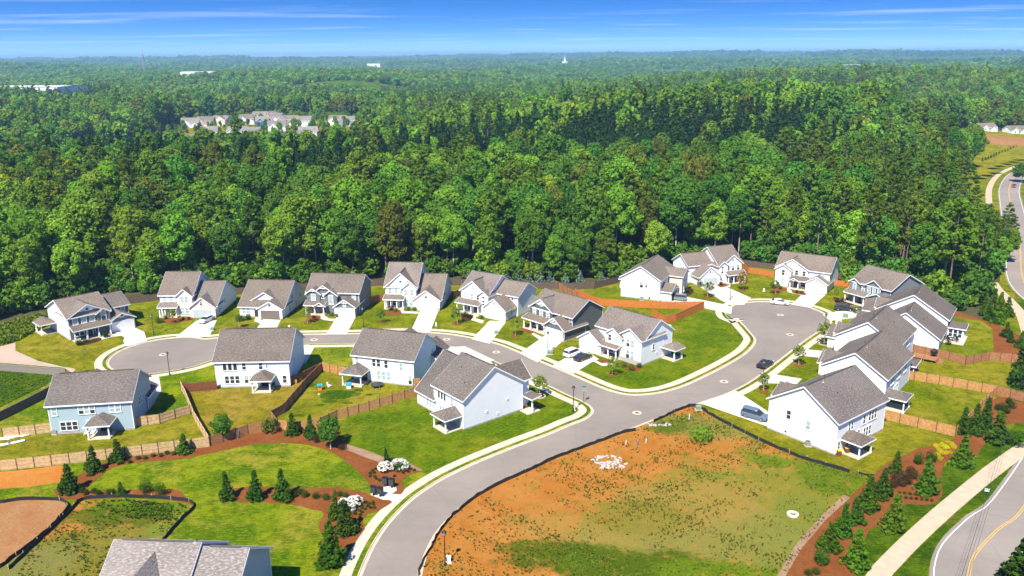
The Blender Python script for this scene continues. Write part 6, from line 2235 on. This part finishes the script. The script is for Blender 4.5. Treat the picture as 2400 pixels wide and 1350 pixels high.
for (x, y) in [(895, 400), (880, 425), (875, 450), (915, 420), (918, 455), (935, 475), (965, 488), (930, 385), (1100, 450), (1180, 420), (1220, 410), (1245, 385), (1275, 398), (960, 345)]:
    shrub(640 + x / 3.857, 1001 + y / 3.857, 'box', .27, 'tiny low shrub around the upper hydrangeas', 'tiny shrubs around the upper hydrangeas')
for (x, y) in [(840, 690), (865, 700), (905, 705), (850, 722), (880, 735), (915, 735), (805, 718), (805, 740), (835, 748), (740, 750), (780, 760), (805, 775), (745, 793), (790, 800), (785, 832), (900, 690)]:
    shrub(640 + x / 3.857, 1001 + y / 3.857, 'box', .27, 'tiny low shrub beside the lower hydrangeas', 'tiny shrubs beside the lower hydrangeas')
for k in range(14):
    shrub(2108 + (k % 7) * 12 + (k // 7) * 4, 1157 + (k // 7) * 11 + (k % 7) * 1.2, 'box', .26, 'tiny shrub in the double row beside the tan path', 'double row of tiny shrubs')
for (x, y) in [(1480, 250), (1510, 215), (1545, 195), (1540, 250), (1580, 235), (1600, 165), (1610, 195)]:
    shrub(1600 + x / 3, 1056 + y / 3, 'maroon', .75, 'dark maroon ball shrub in the roadside bed', 'maroon ball shrubs')
for k, (x, y) in enumerate([(1800, 40), (1830, 10), (1860, 25), (1790, 75), (1825, 60), (1855, 60), (1890, 5), (1760, 90), (1810, 100), (1870, -10), (1905, 20), (1780, 10)]):
    shrub(1600 + x / 3, 1044 + y / 3, 'yellow', .48, 'bright yellow bush in the roadside bed', 'yellow bushes')
for (x, y) in [(2380, 932), (2367, 946), (2350, 957), (2372, 957), (2394, 937), (2356, 968), (2340, 962)]:
    shrub(x, y, 'box', .75, 'round dark shrub on mulch behind the fence corner', 'round shrubs behind the fence corner')
hydrangea(903, 1104, 1.15, 'left one of the upper pair of white hydrangeas')
hydrangea(936, 1102, 1.4, 'right one of the upper pair of white hydrangeas')
hydrangea(804, 1194, 1.2, 'left one of the lower white hydrangeas')
hydrangea(832, 1186, 1.15, 'right one of the lower white hydrangeas')
hydrangea(815, 1202, 1.0, 'front one of the lower white hydrangeas')
for (x, y, r_, kd, lb) in [(372, 757, .9, 'weed', 'rounded green shrub at the left of the brick garage house porch'), (388, 748, .6, 'box', 'dark shrub by the brick garage house porch'), (430, 750, .45, 'maroon', 'left maroon shrub under the brick house windows'), (442, 749, .45, 'maroon', 'right maroon shrub under the brick house windows'),
                         (186, 808, .8, 'box', 'dark shrub at the porch corner of the green-grey house'), (200, 803, .5, 'maroon', 'reddish shrub at the green-grey porch'), (250, 790, .9, 'box', 'dark shrub by the green-grey garage'), (565, 752, 1.0, 'box', 'left dark shrub of the low white house'), (580, 750, .9, 'box', 'right dark shrub of the low white house'),
                         (778, 741, .6, 'weed', 'shrub right of the curved grey house walk'), (790, 743, .6, 'weed', 'second shrub right of the curved grey house walk'), (735, 746, .5, 'maroon', 'shrub left of the curved grey house walk'), (916, 728, .75, 'maroon', 'red-leaved shrub before the tallest white house'), (928, 730, .6, 'weed', 'green shrub beside the red-leaved one'),
                         (956, 727, .6, 'weed', 'left shrub under the brick panel windows'), (972, 728, .6, 'weed', 'right shrub under the brick panel windows'), (1090, 742, .8, 'box', 'dark shrub before the porch with three posts'), (1101, 746, .7, 'box', 'second dark shrub before the porch with three posts'), (1128, 747, .6, 'weed', 'shrub left of the pale garage of the square-window house'),
                         (1061, 743, .5, 'box', 'lone ball shrub left of the square-window house'), (1236, 768, .6, 'maroon', 'reddish shrub before the charcoal porch'), (1463, 860, .6, 'weed', 'shrub at the brick base of the corner house'), (1480, 868, .75, 'weed', 'larger shrub at the brick base of the corner house'), (1498, 862, .6, 'box', 'dark shrub at the right end of the brick base'),
                         (1608, 686, .9, 'box', 'dark shrub right of the tan wing'), (1640, 672, .8, 'oval', 'narrow evergreen by the grey garage'), (1690, 668, .6, 'maroon', 'red shrub by the round vent porch'), (1722, 662, .6, 'box', 'dark shrub at the right of the round vent porch'),
                         (1815, 676, .7, 'box', 'dark shrub left of the turning circle house'), (1828, 678, .6, 'box', 'second shrub left of the turning circle house'), (1868, 686, .5, 'box', 'boxwood under the turning circle house window'), (1878, 688, .5, 'box', 'second boxwood under the turning circle house window'), (1962, 708, .7, 'maroon', 'reddish shrub before the grey porch'), (1978, 706, .6, 'maroon', 'second reddish shrub before the grey porch'),
                         (1245, 950, .7, 'bush', 'flowering shrub by the corner house porch'), (2222, 808, .6, 'box', 'shrub behind the sunroom')]:
    shrub(x, y, kd, r_, lb, 'house front shrubs')
for (x, y, s) in [(1190, 664, .8), (1215, 666, .9), (1240, 668, .8), (1265, 668, 1.0), (1290, 668, .9), (1325, 668, .8), (1360, 668, .9), (1410, 664, .8), (1100, 658, .7)]:
    q = gp(x, y)
    o = empty('blue_conifer', (q[0], q[1], -.1), prng.uniform(0, 6), 'pale blue-green conifer just behind the dark brown fence', 'tree', 'blue conifers behind the fence')
    o.scale = (s, s, s)
    obj('trunk', PROTO['ub']['trunk'], o)
    obj('crown', PROTO['ub']['crown'], o)

# ------------------------------------------------------------------ weeds
def tufts(name, polys, n, leaf, label, size=.16, seed=0, dens=None):
    r_ = np.random.default_rng(seed)
    pts = []
    for poly, k in zip(polys, n):
        A = np.array(poly)
        lo, hi = A.min(0), A.max(0)
        P_ = lo + (hi - lo) * r_.random((k * 4, 2))
        P_ = P_[in_poly(P_, poly)]
        if dens is not None:
            P_ = P_[r_.random(len(P_)) < dens(P_)]
        pts.append(P_[:k])
    P_ = np.vstack(pts)
    m = len(P_)
    per = 7
    V = np.empty((m, per, 4, 3))
    hh_ = size * (.4 + 1.5 * r_.random(m) ** 3)
    for j in range(per):
        a = r_.random(m) * 6.283
        d = np.c_[np.cos(a), np.sin(a)]
        w = np.c_[-d[:, 1], d[:, 0]] * (hh_ * .28)[:, None]
        tip = d * (hh_ * (.4 + .8 * r_.random(m)))[:, None]
        z = np.full(m, .0)
        V[:, j, 0] = np.c_[P_ - w, z]
        V[:, j, 1] = np.c_[P_ + w, z]
        V[:, j, 2] = np.c_[P_ + tip * .8 + w * .8, hh_ * (.75 + .5 * r_.random(m))]
        V[:, j, 3] = np.c_[P_ + tip * .8 - w * .8, hh_ * (.75 + .5 * r_.random(m))]
    o = obj(name, np_mesh(name, V.reshape(-1, 3), np.arange(m * per * 4).reshape(-1, 4), [M[leaf]]))
    tag(o, label, None, None, 'stuff')


dn = lambda P_: np.clip(.25 + .6 * nz(P_[:, 0], P_[:, 1], 1.7, .3) * .5 + .6 * nz(P_[:, 0], P_[:, 1], 7.0, 2.0) * .5, .01, 1)
dn2 = lambda P_: np.clip(.5 + .45 * nz(P_[:, 0], P_[:, 1], 2.4, 1.3), .05, 1)
tufts('weeds', [lotE], [19000], 'weed', 'green weeds dotted over the red clay of the vacant lot', .12, 1, dn)
grn = [gps([(1180, 1262), (1300, 1270), (1450, 1300), (1640, 1320), (1760, 1330), (1740, 1400), (1500, 1400), (1350, 1340), (1250, 1300)]), gps([(1880, 1060), (2040, 1118), (1990, 1168), (1960, 1190), (1900, 1150), (1860, 1090)]), gps([(1760, 1062), (1820, 1070), (1840, 1095), (1780, 1100)]), gps([(1540, 985), (1640, 965), (1700, 1000), (1620, 1030), (1540, 1030)])]
tufts('weeds', grn, [2600, 1300, 350, 600], 'weed_b', 'dense bright green weeds on the vacant lot', .12, 2, dn2)
tufts('weeds', [gps([(60, 1300), (160, 1200), (192, 1176), (300, 1170), (450, 1186), (400, 1245), (330, 1320), (250, 1400), (20, 1400)])], [2400], 'weed', 'green weeds of the lot inside the left silt fence', .13, 3, dn2)
tufts('weeds', [gps([(200, 1178), (300, 1172), (450, 1187), (420, 1222), (300, 1215)])], [700], 'weed_b', 'bright weeds along the top of the left silt fence', .2, 4, dn2)
tufts('tall_grass', [gps([(-150, 800), (0, 765), (100, 738), (105, 765), (40, 800), (0, 812), (-150, 850)])], [3500], 'weed_b', 'tall bright grass between the clay bank and the woods', .5, 5)
tufts('tall_grass', [gps([(0, 955), (112, 902), (140, 884), (0, 870), (-80, 880), (-80, 990)])], [2500], 'weed_b', 'rough grass of the field between two low walls', .16, 6)

# ------------------------------------------------------------------ yard things
def chair(px, py, rz, label):
    q = gp(px, py)
    o = empty('lounge_chair', q, R(rz), label, 'lounge chair', 'white lounge chairs')
    m = MB()
    for k in range(9):
        m.box(-.33, .33, -.9 + k * .13, -.8 + k * .13, .3, .34)
    m.build('seat', M['trim'], o)
    m = MB()
    for k in range(5):
        m.bar((-.33, .32 + k * .12, .36 + k * .11), (.33, .32 + k * .12, .36 + k * .11), .1, .03)
    m.build('backrest', M['trim'], o)
    for x in (-.3, .3):
        for y in (-.8, .6):
            MB().box(x - .03, x + .03, y - .03, y + .03, 0, .31).build('leg', M['trim'], o)


chair(205, 1016, 10, 'left one of two white lounge chairs beside the light blue house')
chair(219, 1015, 10, 'right one of two white lounge chairs beside the light blue house')


def toy(px, py, parts, label, name):
    q = gp(px, py)
    o = empty(name, q, prng.uniform(0, 6), label, 'toy', 'toys in the back yard')
    for (nm, mt, bx) in parts:
        MB().box(*bx).build(nm, M[mt], o)


toy(750, 914, [('base', 'orange', (-.35, .35, -.3, .3, 0, .5)), ('roof', 'teal', (-.5, .5, -.4, .4, .9, 1.15)), ('post', 'orange', (-.12, .12, -.12, .12, .5, .9))], 'teal and orange toy stand in the toy-strewn yard', 'toy_stand')
toy(772, 906, [('seat', 'trim', (-.5, .5, -.12, .12, .25, .35)), ('head', 'trim', (.35, .55, -.12, .12, .35, .8)), ('foot', 'trim', (-.15, .15, -.3, .3, 0, .25))], 'white rocking toy in the toy-strewn yard', 'rocking_toy')
toy(818, 910, [('body', 'trim', (-.4, .4, -.35, .35, 0, .7)), ('roof', 'teal', (-.5, .5, -.45, .45, .7, 1.1)), ('step', 'red', (.35, .7, -.25, .25, 0, .2))], 'teal roofed toy house by the patio', 'toy_house')
toy(748, 930, [('body', 'plastic_green', (-.25, .25, -.2, .2, 0, .5)), ('seat', 'yellowp', (-.2, .2, -.15, .15, .5, .6))], 'green and yellow toy in the lower toy-strewn yard', 'ride_on_toy')
q = gp(884, 906)
o = empty('trampoline', q, 0, 'small dark round trampoline in the lush grass', 'trampoline')
MB().lathe([(1.25, .5), (1.25, .56)], 20).build('mat', M['black'], o)
for k in range(6):
    x, y = 1.2 * math.cos(k * 1.047), 1.2 * math.sin(k * 1.047)
    MB().box(x - .03, x + .03, y - .03, y + .03, 0, .52).build('leg', M['metal'], o)


def patio_set(px, py, label, rz=0, mats=('black', 'black')):
    q = gp(px, py)
    o = empty('patio_set', (q[0], q[1], .14), R(rz), label, 'patio table', 'patio furniture')
    t = MB().lathe([(.6, .68), (.6, .72)], 14).build('table_top', M[mats[0]], o)
    MB().lathe([(.25, 0), (.05, .05), (.05, .68)], 10).build('pedestal', M[mats[0]], o)
    for k in range(4):
        a = k * 1.571 + .4
        q2 = (o.location.x + 1.05 * math.cos(a + R(rz)), o.location.y + 1.05 * math.sin(a + R(rz)))
        c = empty('patio_chair', (q2[0], q2[1], .14), a + R(rz) + 1.571, 'patio chair at the ' + label, 'patio chair', 'patio furniture')
        MB().box(-.25, .25, -.25, .25, .4, .46).build('seat', M[mats[1]], c)
        MB().box(-.25, .25, -.27, -.22, .46, .95).build('backrest', M[mats[1]], c)
        for x in (-.22, .22):
            for y in (-.22, .22):
                MB().box(x - .02, x + .02, y - .02, y + .02, 0, .4).build('leg', M[mats[1]], c)


patio_set(258, 1009, 'round dark table under the light blue patio roof')
patio_set(640, 903, 'round dark table under the pale white patio roof')
patio_set(850, 886, 'round dark table under the hipped patio roof')
patio_set(2210, 797, 'round dark table before the sunroom')
patio_set(2232, 800, 'second dark table before the sunroom')
patio_set(2000, 1050, 'pale table under the nearest right-hand patio roof', 0, ('metal', 'trim'))


def bins(px, py, col, label, rz=0):
    q = gp(px, py)
    o = empty('rubbish_bin', q, R(rz), label, 'bin', 'rubbish bins')
    m = MB()
    a = [(-.25, -.28, 0), (.25, -.28, 0), (.25, .22, 0), (-.25, .22, 0)]
    b_ = [(-.31, -.34, .95), (.31, -.34, .95), (.31, .34, .95), (-.31, .34, .95)]
    for k in range(4):
        m.face([a[k], a[(k + 1) % 4], b_[(k + 1) % 4], b_[k]])
    m.build('body', M[col], o)
    MB().box(-.33, .33, -.36, .38, .95, 1.03).build('lid', M['yellowp' if col == 'wood_red' else 'black'], o)
    for x in (-.27, .27):
        MB().tube([(x - .04, .26, .1), (x + .04, .26, .1)], .1, 8).build('wheel', M['black'], o)


bins(1966, 1068, 'wood_red', 'brown bin with a yellow lid at the nearest right-hand house corner')
bins(1984, 1062, 'wood_red', 'second brown bin by the nearest right-hand patio')
bins(1522, 703, 'wood_red', 'brown bin behind the orange fence')
bins(843, 724, 'black', 'black bin at the mid-grey house side')
bins(850, 720, 'black', 'second black bin at the mid-grey house side')
bins(694, 898, 'wood', 'wooden planter bin right of the pale white patio')


def ac(px, py, label, rz=0):
    q = gp(px, py)
    o = empty('air_conditioner', q, R(rz), label, 'air conditioner', 'air conditioners')
    MB().box(-.42, .42, -.42, .42, .05, .85).build('cabinet', M['metal'], o)
    MB().lathe([(.36, .85), (.36, .88), (.1, .9)], 14).build('fan_grille', M['vent'], o)
    MB().box(-.5, .5, -.5, .5, -.02, .06).build('pad', M['concrete'], o)


ac(1893, 1045, 'grey air conditioner against the nearest right-hand gable wall')
ac(2090, 892, 'grey air conditioner at the fence below the timber deck')
ac(1504, 704, 'white air conditioner against the blank gable of the tan-winged house')
ac(130, 1017, 'dark air conditioner at the left corner of the light blue house')
ac(858, 714, 'air conditioner beside the mid-grey house')

q = gp(2168, 842)
o = empty('timber_deck', q, R(-38), 'reddish timber deck with railing behind the third right-hand house', 'deck')
for k in range(16):
    MB().box(-2.4, 2.4, -1.6 + k * .2, -1.42 + k * .2, .55, .6).build('plank', M['wood_mid'], o)
for x in (-2.4, 0, 2.4):
    for y in (-1.6, 1.6):
        MB().box(x - .06, x + .06, y - .06, y + .06, 0, 1.5).build('post', M['wood_mid'], o)
MB().bar((-2.4, 1.6, 1.45), (2.4, 1.6, 1.45), .1, .06).bar((-2.4, 1.6, 1.0), (2.4, 1.6, 1.0), .05, .08).bar((-2.4, -1.6, 1.45), (-2.4, 1.6, 1.45), .1, .06).build('railing', M['wood_mid'], o)
for k in range(3):
    MB().box(2.5 + k * .3, 2.8 + k * .3, -1.2, 1.2, 0, .45 - k * .15).build('step', M['wood_mid'], o)
q = gp(2187, 842)
o = empty('garden_umbrella', q, 0, 'closed black garden umbrella beside the timber deck', 'umbrella')
MB().lathe([(.03, 0), (.03, 2.4)], 8).build('pole', M['black'], o)
MB().lathe([(.05, .9), (.75, 1.5), (.7, 1.9), (.05, 2.5)], 10).build('canopy', M['black'], o)
q = gp(558, 1028)
o = empty('ladder', (q[0], q[1], 0), R(-20), 'grey ladder leaning on the brown shaded fence', 'ladder')
MB().bar((-.22, -.3, .05), (-.22, .1, 1.7), .05, .06).bar((.22, -.3, .05), (.22, .1, 1.7), .05, .06).build('rail', M['metal'], o)
for k in range(6):
    MB().bar((-.22, -.28 + k * .065, .2 + k * .27), (.22, -.28 + k * .065, .2 + k * .27), .05, .04).build('rung', M['metal'], o)
q = gp(1858, 1207)
o = empty('concrete_ring', (q[0], q[1], 0), 0, 'pale concrete manhole ring lying on the vacant lot', 'concrete ring')
m = MB()
for k in range(24):
    a0, a1 = 6.2832 * k / 24, 6.2832 * (k + 1) / 24
    for (r0, z0, r1, z1) in ((.82, 0, .82, .25), (.82, .25, .42, .25), (.42, .25, .42, 0)):
        m.face([(r0 * math.cos(a0), r0 * math.sin(a0), z0), (r0 * math.cos(a1), r0 * math.sin(a1), z0), (r1 * math.cos(a1), r1 * math.sin(a1), z1), (r1 * math.cos(a0), r1 * math.sin(a0), z1)])
m.build('ring', M['concrete_new'], o)
q = gp(1566, 765)
o = empty('fire_pit', (q[0], q[1], 0), 0, 'pale ring fire pit beside the orange fence corner', 'fire pit')
m.build('ring', M['concrete_new'], o)


def rock_mesh(seed):
    r_ = random.Random(seed)
    m = MB()
    P_ = [[(math.cos(6.283 * k / 7) * a * r_.uniform(.75, 1.2), math.sin(6.283 * k / 7) * a * r_.uniform(.75, 1.2), z * r_.uniform(.8, 1.2)) for k in range(7)] for a, z in ((1, 0), (.95, .35), (.55, .62))]
    for i in range(2):
        for k in range(7):
            m.face([P_[i][k], P_[i][(k + 1) % 7], P_[i + 1][(k + 1) % 7], P_[i + 1][k]])
    m.face(P_[2])
    return m.mesh('rock', M['rock'])


RK = [rock_mesh(k) for k in range(4)]
q = gp(1430, 1078)
o = empty('rubble_heap', q, 0, 'spilled heap of pale concrete rubble on the red clay', 'rubble')
sheet_r = MB()
for k in range(120):
    a, r_ = prng.uniform(0, 6.28), prng.uniform(0, 1)
    x, y = (math.cos(a) * 2.6 * (.55 + .45 * r_) - .6, math.sin(a) * 1.5 * (.5 + .5 * r_)) if k < 60 else (prng.uniform(-1.8, 2.6), prng.uniform(-3.0, -.6))
    obj('rock', RK[k % 4], o, (x, y, 0), prng.uniform(0, 6), (prng.uniform(.08, .30),) * 3)
q = gp(1548, 995)
o = empty('rubble_heap', q, 0, 'strip of pale rubble at the gap in the silt fence', 'rubble')
for k in range(24):
    obj('rock', RK[k % 4], o, (prng.uniform(-2.2, 2.2), prng.uniform(-.8, .5), 0), prng.uniform(0, 6), (prng.uniform(.1, .3),) * 3)
for i, (x, y, lb) in enumerate([(1467, 1042, 'left pale marker pipe standing in the weeds'), (1494, 1044, 'middle blue marker pipe standing in the weeds'), (1514, 1038, 'right pale marker pipe standing in the weeds'), (1615, 983, 'white marker pipe near the top of the vacant lot')]):
    q = gp(x, y)
    o = empty('marker_pipe', q, 0, lb, 'pipe', 'marker pipes')
    MB().tube([(0, 0, 0), (.03, 0, .8)], .07, 8).build('pipe', M['whitepaint' if i != 1 else 'bluep'], o)
    MB().tube([(.03, 0, .8), (.03, 0, .9)], .085, 8).build('cap', M['teal' if i != 3 else 'whitepaint'], o)
for k in range(9):
    q = gp(6 + (k % 5) * 11, 1030 + (k // 5) * 14 + (k % 5) * -2.0)
    o = empty('wrapped_board', (q[0], q[1], .02), R(8 + k * 3), 'white board in the pile left of the light blue house', 'board', 'pile of white boards')
    MB().box(-1.2, 1.2, -.28, .28, .02 + .05 * (k % 3), .12 + .05 * (k % 3)).build('board', M['trim'], o)
q = gp(2312, 1157)
o = empty('yard_sign', q, R(-20), 'small white and blue yard sign on the verge', 'sign')
MB().box(-.3, .3, -.015, .015, .35, .8).build('board', M['trim'], o)
MB().box(-.3, .3, -.02, -.016, .55, .68).build('stripe', M['bluep'], o)
MB().box(-.25, -.23, -.01, .01, 0, .35).box(.23, .25, -.01, .01, 0, .35).build('stake', M['metal'], o)

# ------------------------------------------------------------------ distant buildings
def cottage(world, z, ang, W, D, h, p, wall, roof, label, group, gable=True):
    h_ = House(None, ang, wall, label, roof, z=z, world=world, detail=False, group=group)
    h_.wing(0, W, 0, D, h, 'x', p, base=False)
    if gable:
        h_.wing(W * .5, W * .96, -1.4, D * .5, h * .62, 'y', .7, base=False)
        h_.wing(W * .06, W * .44, -.3, D * .5, h - .1, 'y', .75, base=False)
        h_.garage(W * .73, -1.4, 4.2, 2.1)
    for u in (W * .25, W * .62, W * .85):
        h_.win('S', u, h - 2.0, -.3 if (gable and u < W * .4) else 0, .9, 1.3, 'fix')
    return h_


for nm in ('butter', 'pinkish', 'slate', 'mint', 'deepblue'):
    M[nm] = siding(nm + '_siding', {'butter': (.62, .56, .38), 'pinkish': (.55, .34, .32), 'slate': (.24, .28, .33), 'mint': (.42, .52, .48), 'deepblue': (.04, .12, .30)}[nm])
FAR = [(414, 318, 'white'), (448, 322, 'white'), (500, 318, 'mint'), (545, 322, 'tan'), (590, 318, 'butter'), (425, 296, 'white'), (458, 293, 'pinkish'), (495, 290, 'butter'), (528, 291, 'tan'), (560, 288, 'white'), (600, 294, 'deepblue'), (628, 300, 'ivory'), (655, 290, 'slate'), (690, 292, 'white'), (700, 308, 'white'),
       (665, 312, 'ivory'), (565, 306, 'white'), (530, 306, 'mint'), (620, 284, 'white'), (590, 280, 'white'), (640, 280, 'tan'), (770, 290, 'white'), (795, 292, 'slate'), (470, 308, 'white'), (420, 338, 'white'), (515, 338, 'ivory'), (655, 326, 'white'), (600, 334, 'tan')]
CN = {'white': 'white', 'mint': 'pale green', 'tan': 'tan', 'butter': 'cream', 'pinkish': 'dusty pink', 'deepblue': 'deep blue', 'ivory': 'ivory', 'slate': 'slate blue'}
frng = random.Random(3)
for i, (x, y, c) in enumerate(FAR):
    q = wpt(x, y, 2.0)
    d_ = math.hypot(*q)
    row = 'front row' if y > 312 else ('middle row' if y > 293 else 'back row')
    cottage(q, float(land(*q)) - .3, frng.choice((-12, -4, 6, 14, 80)), 13 + frng.random() * 3.5, 11.5, 5.6 + .5 * frng.random(), .62, c, 'roof_light' if i % 3 else 'roof', '%s house in the %s of the distant estate among trees' % (CN[c], row), 'houses of the distant estate')
for (x, y, c, a_, lb) in [(2038, 288, 'white', -25, 'small white house showing through the trees left of the far bend'), (2262, 292, 'tan', 5, 'tan house with a chimney left in the far group by the bend'), (2300, 306, 'white', 8, 'white house in the middle of the far group by the bend'), (2345, 296, 'tan', -8, 'unfinished tan house behind the far group by the bend'), (2370, 312, 'white', 8, 'white house at the right of the far group by the bend'), (2290, 284, 'tan', -6, 'tan house at the back of the far group by the bend'), (2398, 292, 'white', 4, 'white house at the right edge of the far group by the bend'), (2130, 278, 'slate', 10, 'grey roof just visible among the far trees')]:
    q = wpt(x, y, 1.0)
    cottage(q, float(land(*q)) - .2, a_, 13, 10, 3.4 if c == 'white' else 5.2, .55, c, 'roof', lb, 'houses by the far bend')


def shed_building(px, py, W, D, h, wall, roof, label, name='warehouse', ang=0, p=.03):
    q = wpt(px, py)
    z = float(land(*q))
    o = empty(name, (q[0], q[1], z), R(ang), label, 'building', 'distant buildings')
    MB().box(-W / 2, W / 2, 0, D, -3, h).build('wall', M[wall], o)
    m = MB()
    m.face([(-W / 2 - .5, -.5, h + .05), (W / 2 + .5, -.5, h + .05), (W / 2 + .5, D / 2, h + .05 + D / 2 * p), (-W / 2 - .5, D / 2, h + .05 + D / 2 * p)])
    m.face([(-W / 2 - .5, D / 2, h + .05 + D / 2 * p), (W / 2 + .5, D / 2, h + .05 + D / 2 * p), (W / 2 + .5, D + .5, h + .05), (-W / 2 - .5, D + .5, h + .05)])
    m.build('roof', M[roof], o)
    n = max(2, int(W / 9))
    for k in range(n):
        x = -W / 2 + W * (k + .5) / n
        MB().box(x - 1.6, x + 1.6, -.1, 0, .2, min(3.6, h * .6)).build('dock_door', M['metal'], o)
    return o


M['whiteroof'] = paint('white_membrane_roof', (.5, .5, .5), .6, .04)
o_ = shed_building(50, 250, 96, 70, 13, 'white_flat', 'whiteroof', 'large white warehouse at the far left among trees', ang=-4)
o_.location = (-640, 1105, float(land(-640, 1105)) + .5)
drape('field', FIELD, .6, M['lawn_verge'], 'green clearing around the red barn')
drape('field', SUBDIV, .5, M['lawn_olive'], 'grassy ground between the houses of the distant estate')
shed_building(462, 193, 70, 60, 22, 'white_flat', 'whiteroof', 'long white warehouse roof beyond the first ridge')
shed_building(815, 210, 22, 14, 10, 'red', 'roof_light', 'red barn in a green clearing', 'barn', 12, .5)
shed_building(1018, 246, 20, 12, 6, 'white', 'roof_light', 'white farmhouse in the far trees', 'farmhouse', 0, .5)
for (x, y, w, lb) in [(1395, 139, 44, 'long white plant on the right of the far steeple'), (1442, 139, 30, 'white sheds right of the far plant'), (875, 142, 60, 'long white building on the skyline'), (2000, 142, 50, 'white roofs on the far right ridge')]:
    q = gp(x, y + 2, 40)
    o = empty('distant_building', (q[0], q[1], 20), 0, lb, 'building', 'distant buildings')
    MB().box(-w / 2, w / 2, 0, 30, -10, 11).build('wall', M['white_flat'], o)
    MB().box(-w / 2 - 1, w / 2 + 1, -1, 31, 11, 12).build('roof', M['whiteroof'], o)
q = gp(1324, 141, 40)
o = empty('church', (q[0], q[1], 16), 0, 'tiny white church with a steeple on the skyline', 'church', 'distant buildings')
MB().box(-12, 12, 0, 20, -5, 19).build('wall', M['white_flat'], o)
MB().box(-4, 4, -4, 6, -5, 27).build('tower', M['white_flat'], o)
MB().lathe([(5, 27), (.3, 44)], 4, 0, 1).build('spire', M['whiteroof'], o)
# lattice mast
q = wpt(341, 183)
d_ = math.hypot(*q)
zt = float(land(*q))
Hm = (EYE - zt) + d_ * math.tan(R(.12)) + 6
o = empty('radio_mast', (q[0], q[1], zt), 0, 'grey lattice radio mast rising above the far woods', 'mast')
bw = Hm * .07


def corner(k, t):
    w = bw * (1 - t * .86)
    return (w * (1 if k in (0, 1) else -1), w * (1 if k in (0, 3) else -1), Hm * t)


for k in range(4):
    MB().tube([corner(k, 0), corner(k, 1)], .75, 5).build('leg', M['metal'], o)
m = MB()
for i in range(12):
    for k in range(4):
        t0, t1 = i / 12, (i + 1) / 12
        m.tube([corner(k, t0), corner((k + 1) % 4, t1)], .32, 4, False)
        m.tube([corner(k, t1), corner((k + 1) % 4, t1)], .32, 4, False)
m.build('bracing', M['metal'], o)
MB().tube([(0, 0, Hm), (0, 0, Hm * 1.1)], .5, 5).lathe([(1.6, Hm * .9), (1.6, Hm * .96)], 8).build('antenna', M['metal'], o)

# far bend: soil, fence and island
drape('field', [(215, 405), (236, 412), (268, 450), (300, 482), (380, 526), (520, 575), (700, 595), (700, 690), (440, 690), (300, 650), (255, 600), (258, 520)], .8, M['lawn_olive'], 'mown field around the far houses by the bend')
drape('bare_soil', [(300, 540), (345, 550), (420, 575), (420, 605), (330, 600), (300, 575)], .9, M['clay_brown'], 'bare clay before the far houses by the bend', 6)
tree(2395, 428, 't0', 9, 'dark tree on the island of the far bend', 'small_tree', 'garden trees', wide=1.3)
for k in range(14):
    tree(2302 + k * 6.5, 382 - k * 2.6, 'd%d' % (k % 3), 3.0, 'clipped conifer in the hedge row beside the far bend', 'conifer', 'hedge row beside the far bend', 'tree', 1.1)

# power lines beside the path
pw = empty('power_line', (0, 0, 0), 0, 'three thin overhead wires crossing above the tan path', 'wire')
for k in range(3):
    a = np.array([88 + k * .5, 132 + k * .2, 10.5])
    b_ = np.array([44 + k * .5, 70 + k * .2, 10.5])
    P_ = [tuple(a + (b_ - a) * t + np.array([0, 0, -2.2 * math.sin(math.pi * t)])) for t in np.linspace(0, 1, 16)]
    MB().tube(P_, .02, 4).build('wire', M['black'], pw)

# ------------------------------------------------------------------ air
hz = bpy.data.materials.new('haze')
hz.use_nodes = True
nt = hz.node_tree
nt.nodes.clear()
vo = nt.nodes.new('ShaderNodeVolumePrincipled')
vo.inputs['Color'].default_value = (.40, .68, 1.0, 1)
vo.inputs['Density'].default_value = HAZE = 0.00013
vo.inputs['Anisotropy'].default_value = 0.2
nt.links.new(vo.outputs[0], nt.nodes.new('ShaderNodeOutputMaterial').inputs['Volume'])
MBH = MB().box(-16000, 16000, -16000, 16000, -60, 118)
o = MBH.build('haze', hz)
tag(o, 'thin blue summer haze over the whole landscape', None, None, 'stuff')

# look-alikes are told apart by their place, counted from the left
ORD = ['leftmost'] + ['%s from left' % w for w in 'second third fourth fifth sixth seventh eighth ninth tenth eleventh twelfth thirteenth fourteenth fifteenth sixteenth seventeenth eighteenth nineteenth twentieth'.split()]
ORD += ['twenty-%s from left' % w for w in 'first second third fourth fifth sixth seventh eighth ninth'.split()] + ['thirtieth from left'] + ['thirty-%s from left' % w for w in 'first second third fourth fifth sixth seventh eighth ninth'.split()]
ORD += ['fortieth from left'] + ['forty-%s from left' % w for w in 'first second third fourth fifth sixth seventh eighth ninth'.split()] + ['fiftieth from left']
same = {}
for o in scene.objects:
    if o.parent is None and 'label' in o and 'category' in o:
        same.setdefault(o['label'], []).append(o)
for lb, lst in same.items():
    if len(lst) > 1:
        for k, o in enumerate(sorted(lst, key=lambda o: math.atan2(o.location.x, o.location.y))):
            o['label'] = lb + ', ' + ORD[min(k, len(ORD) - 1)]
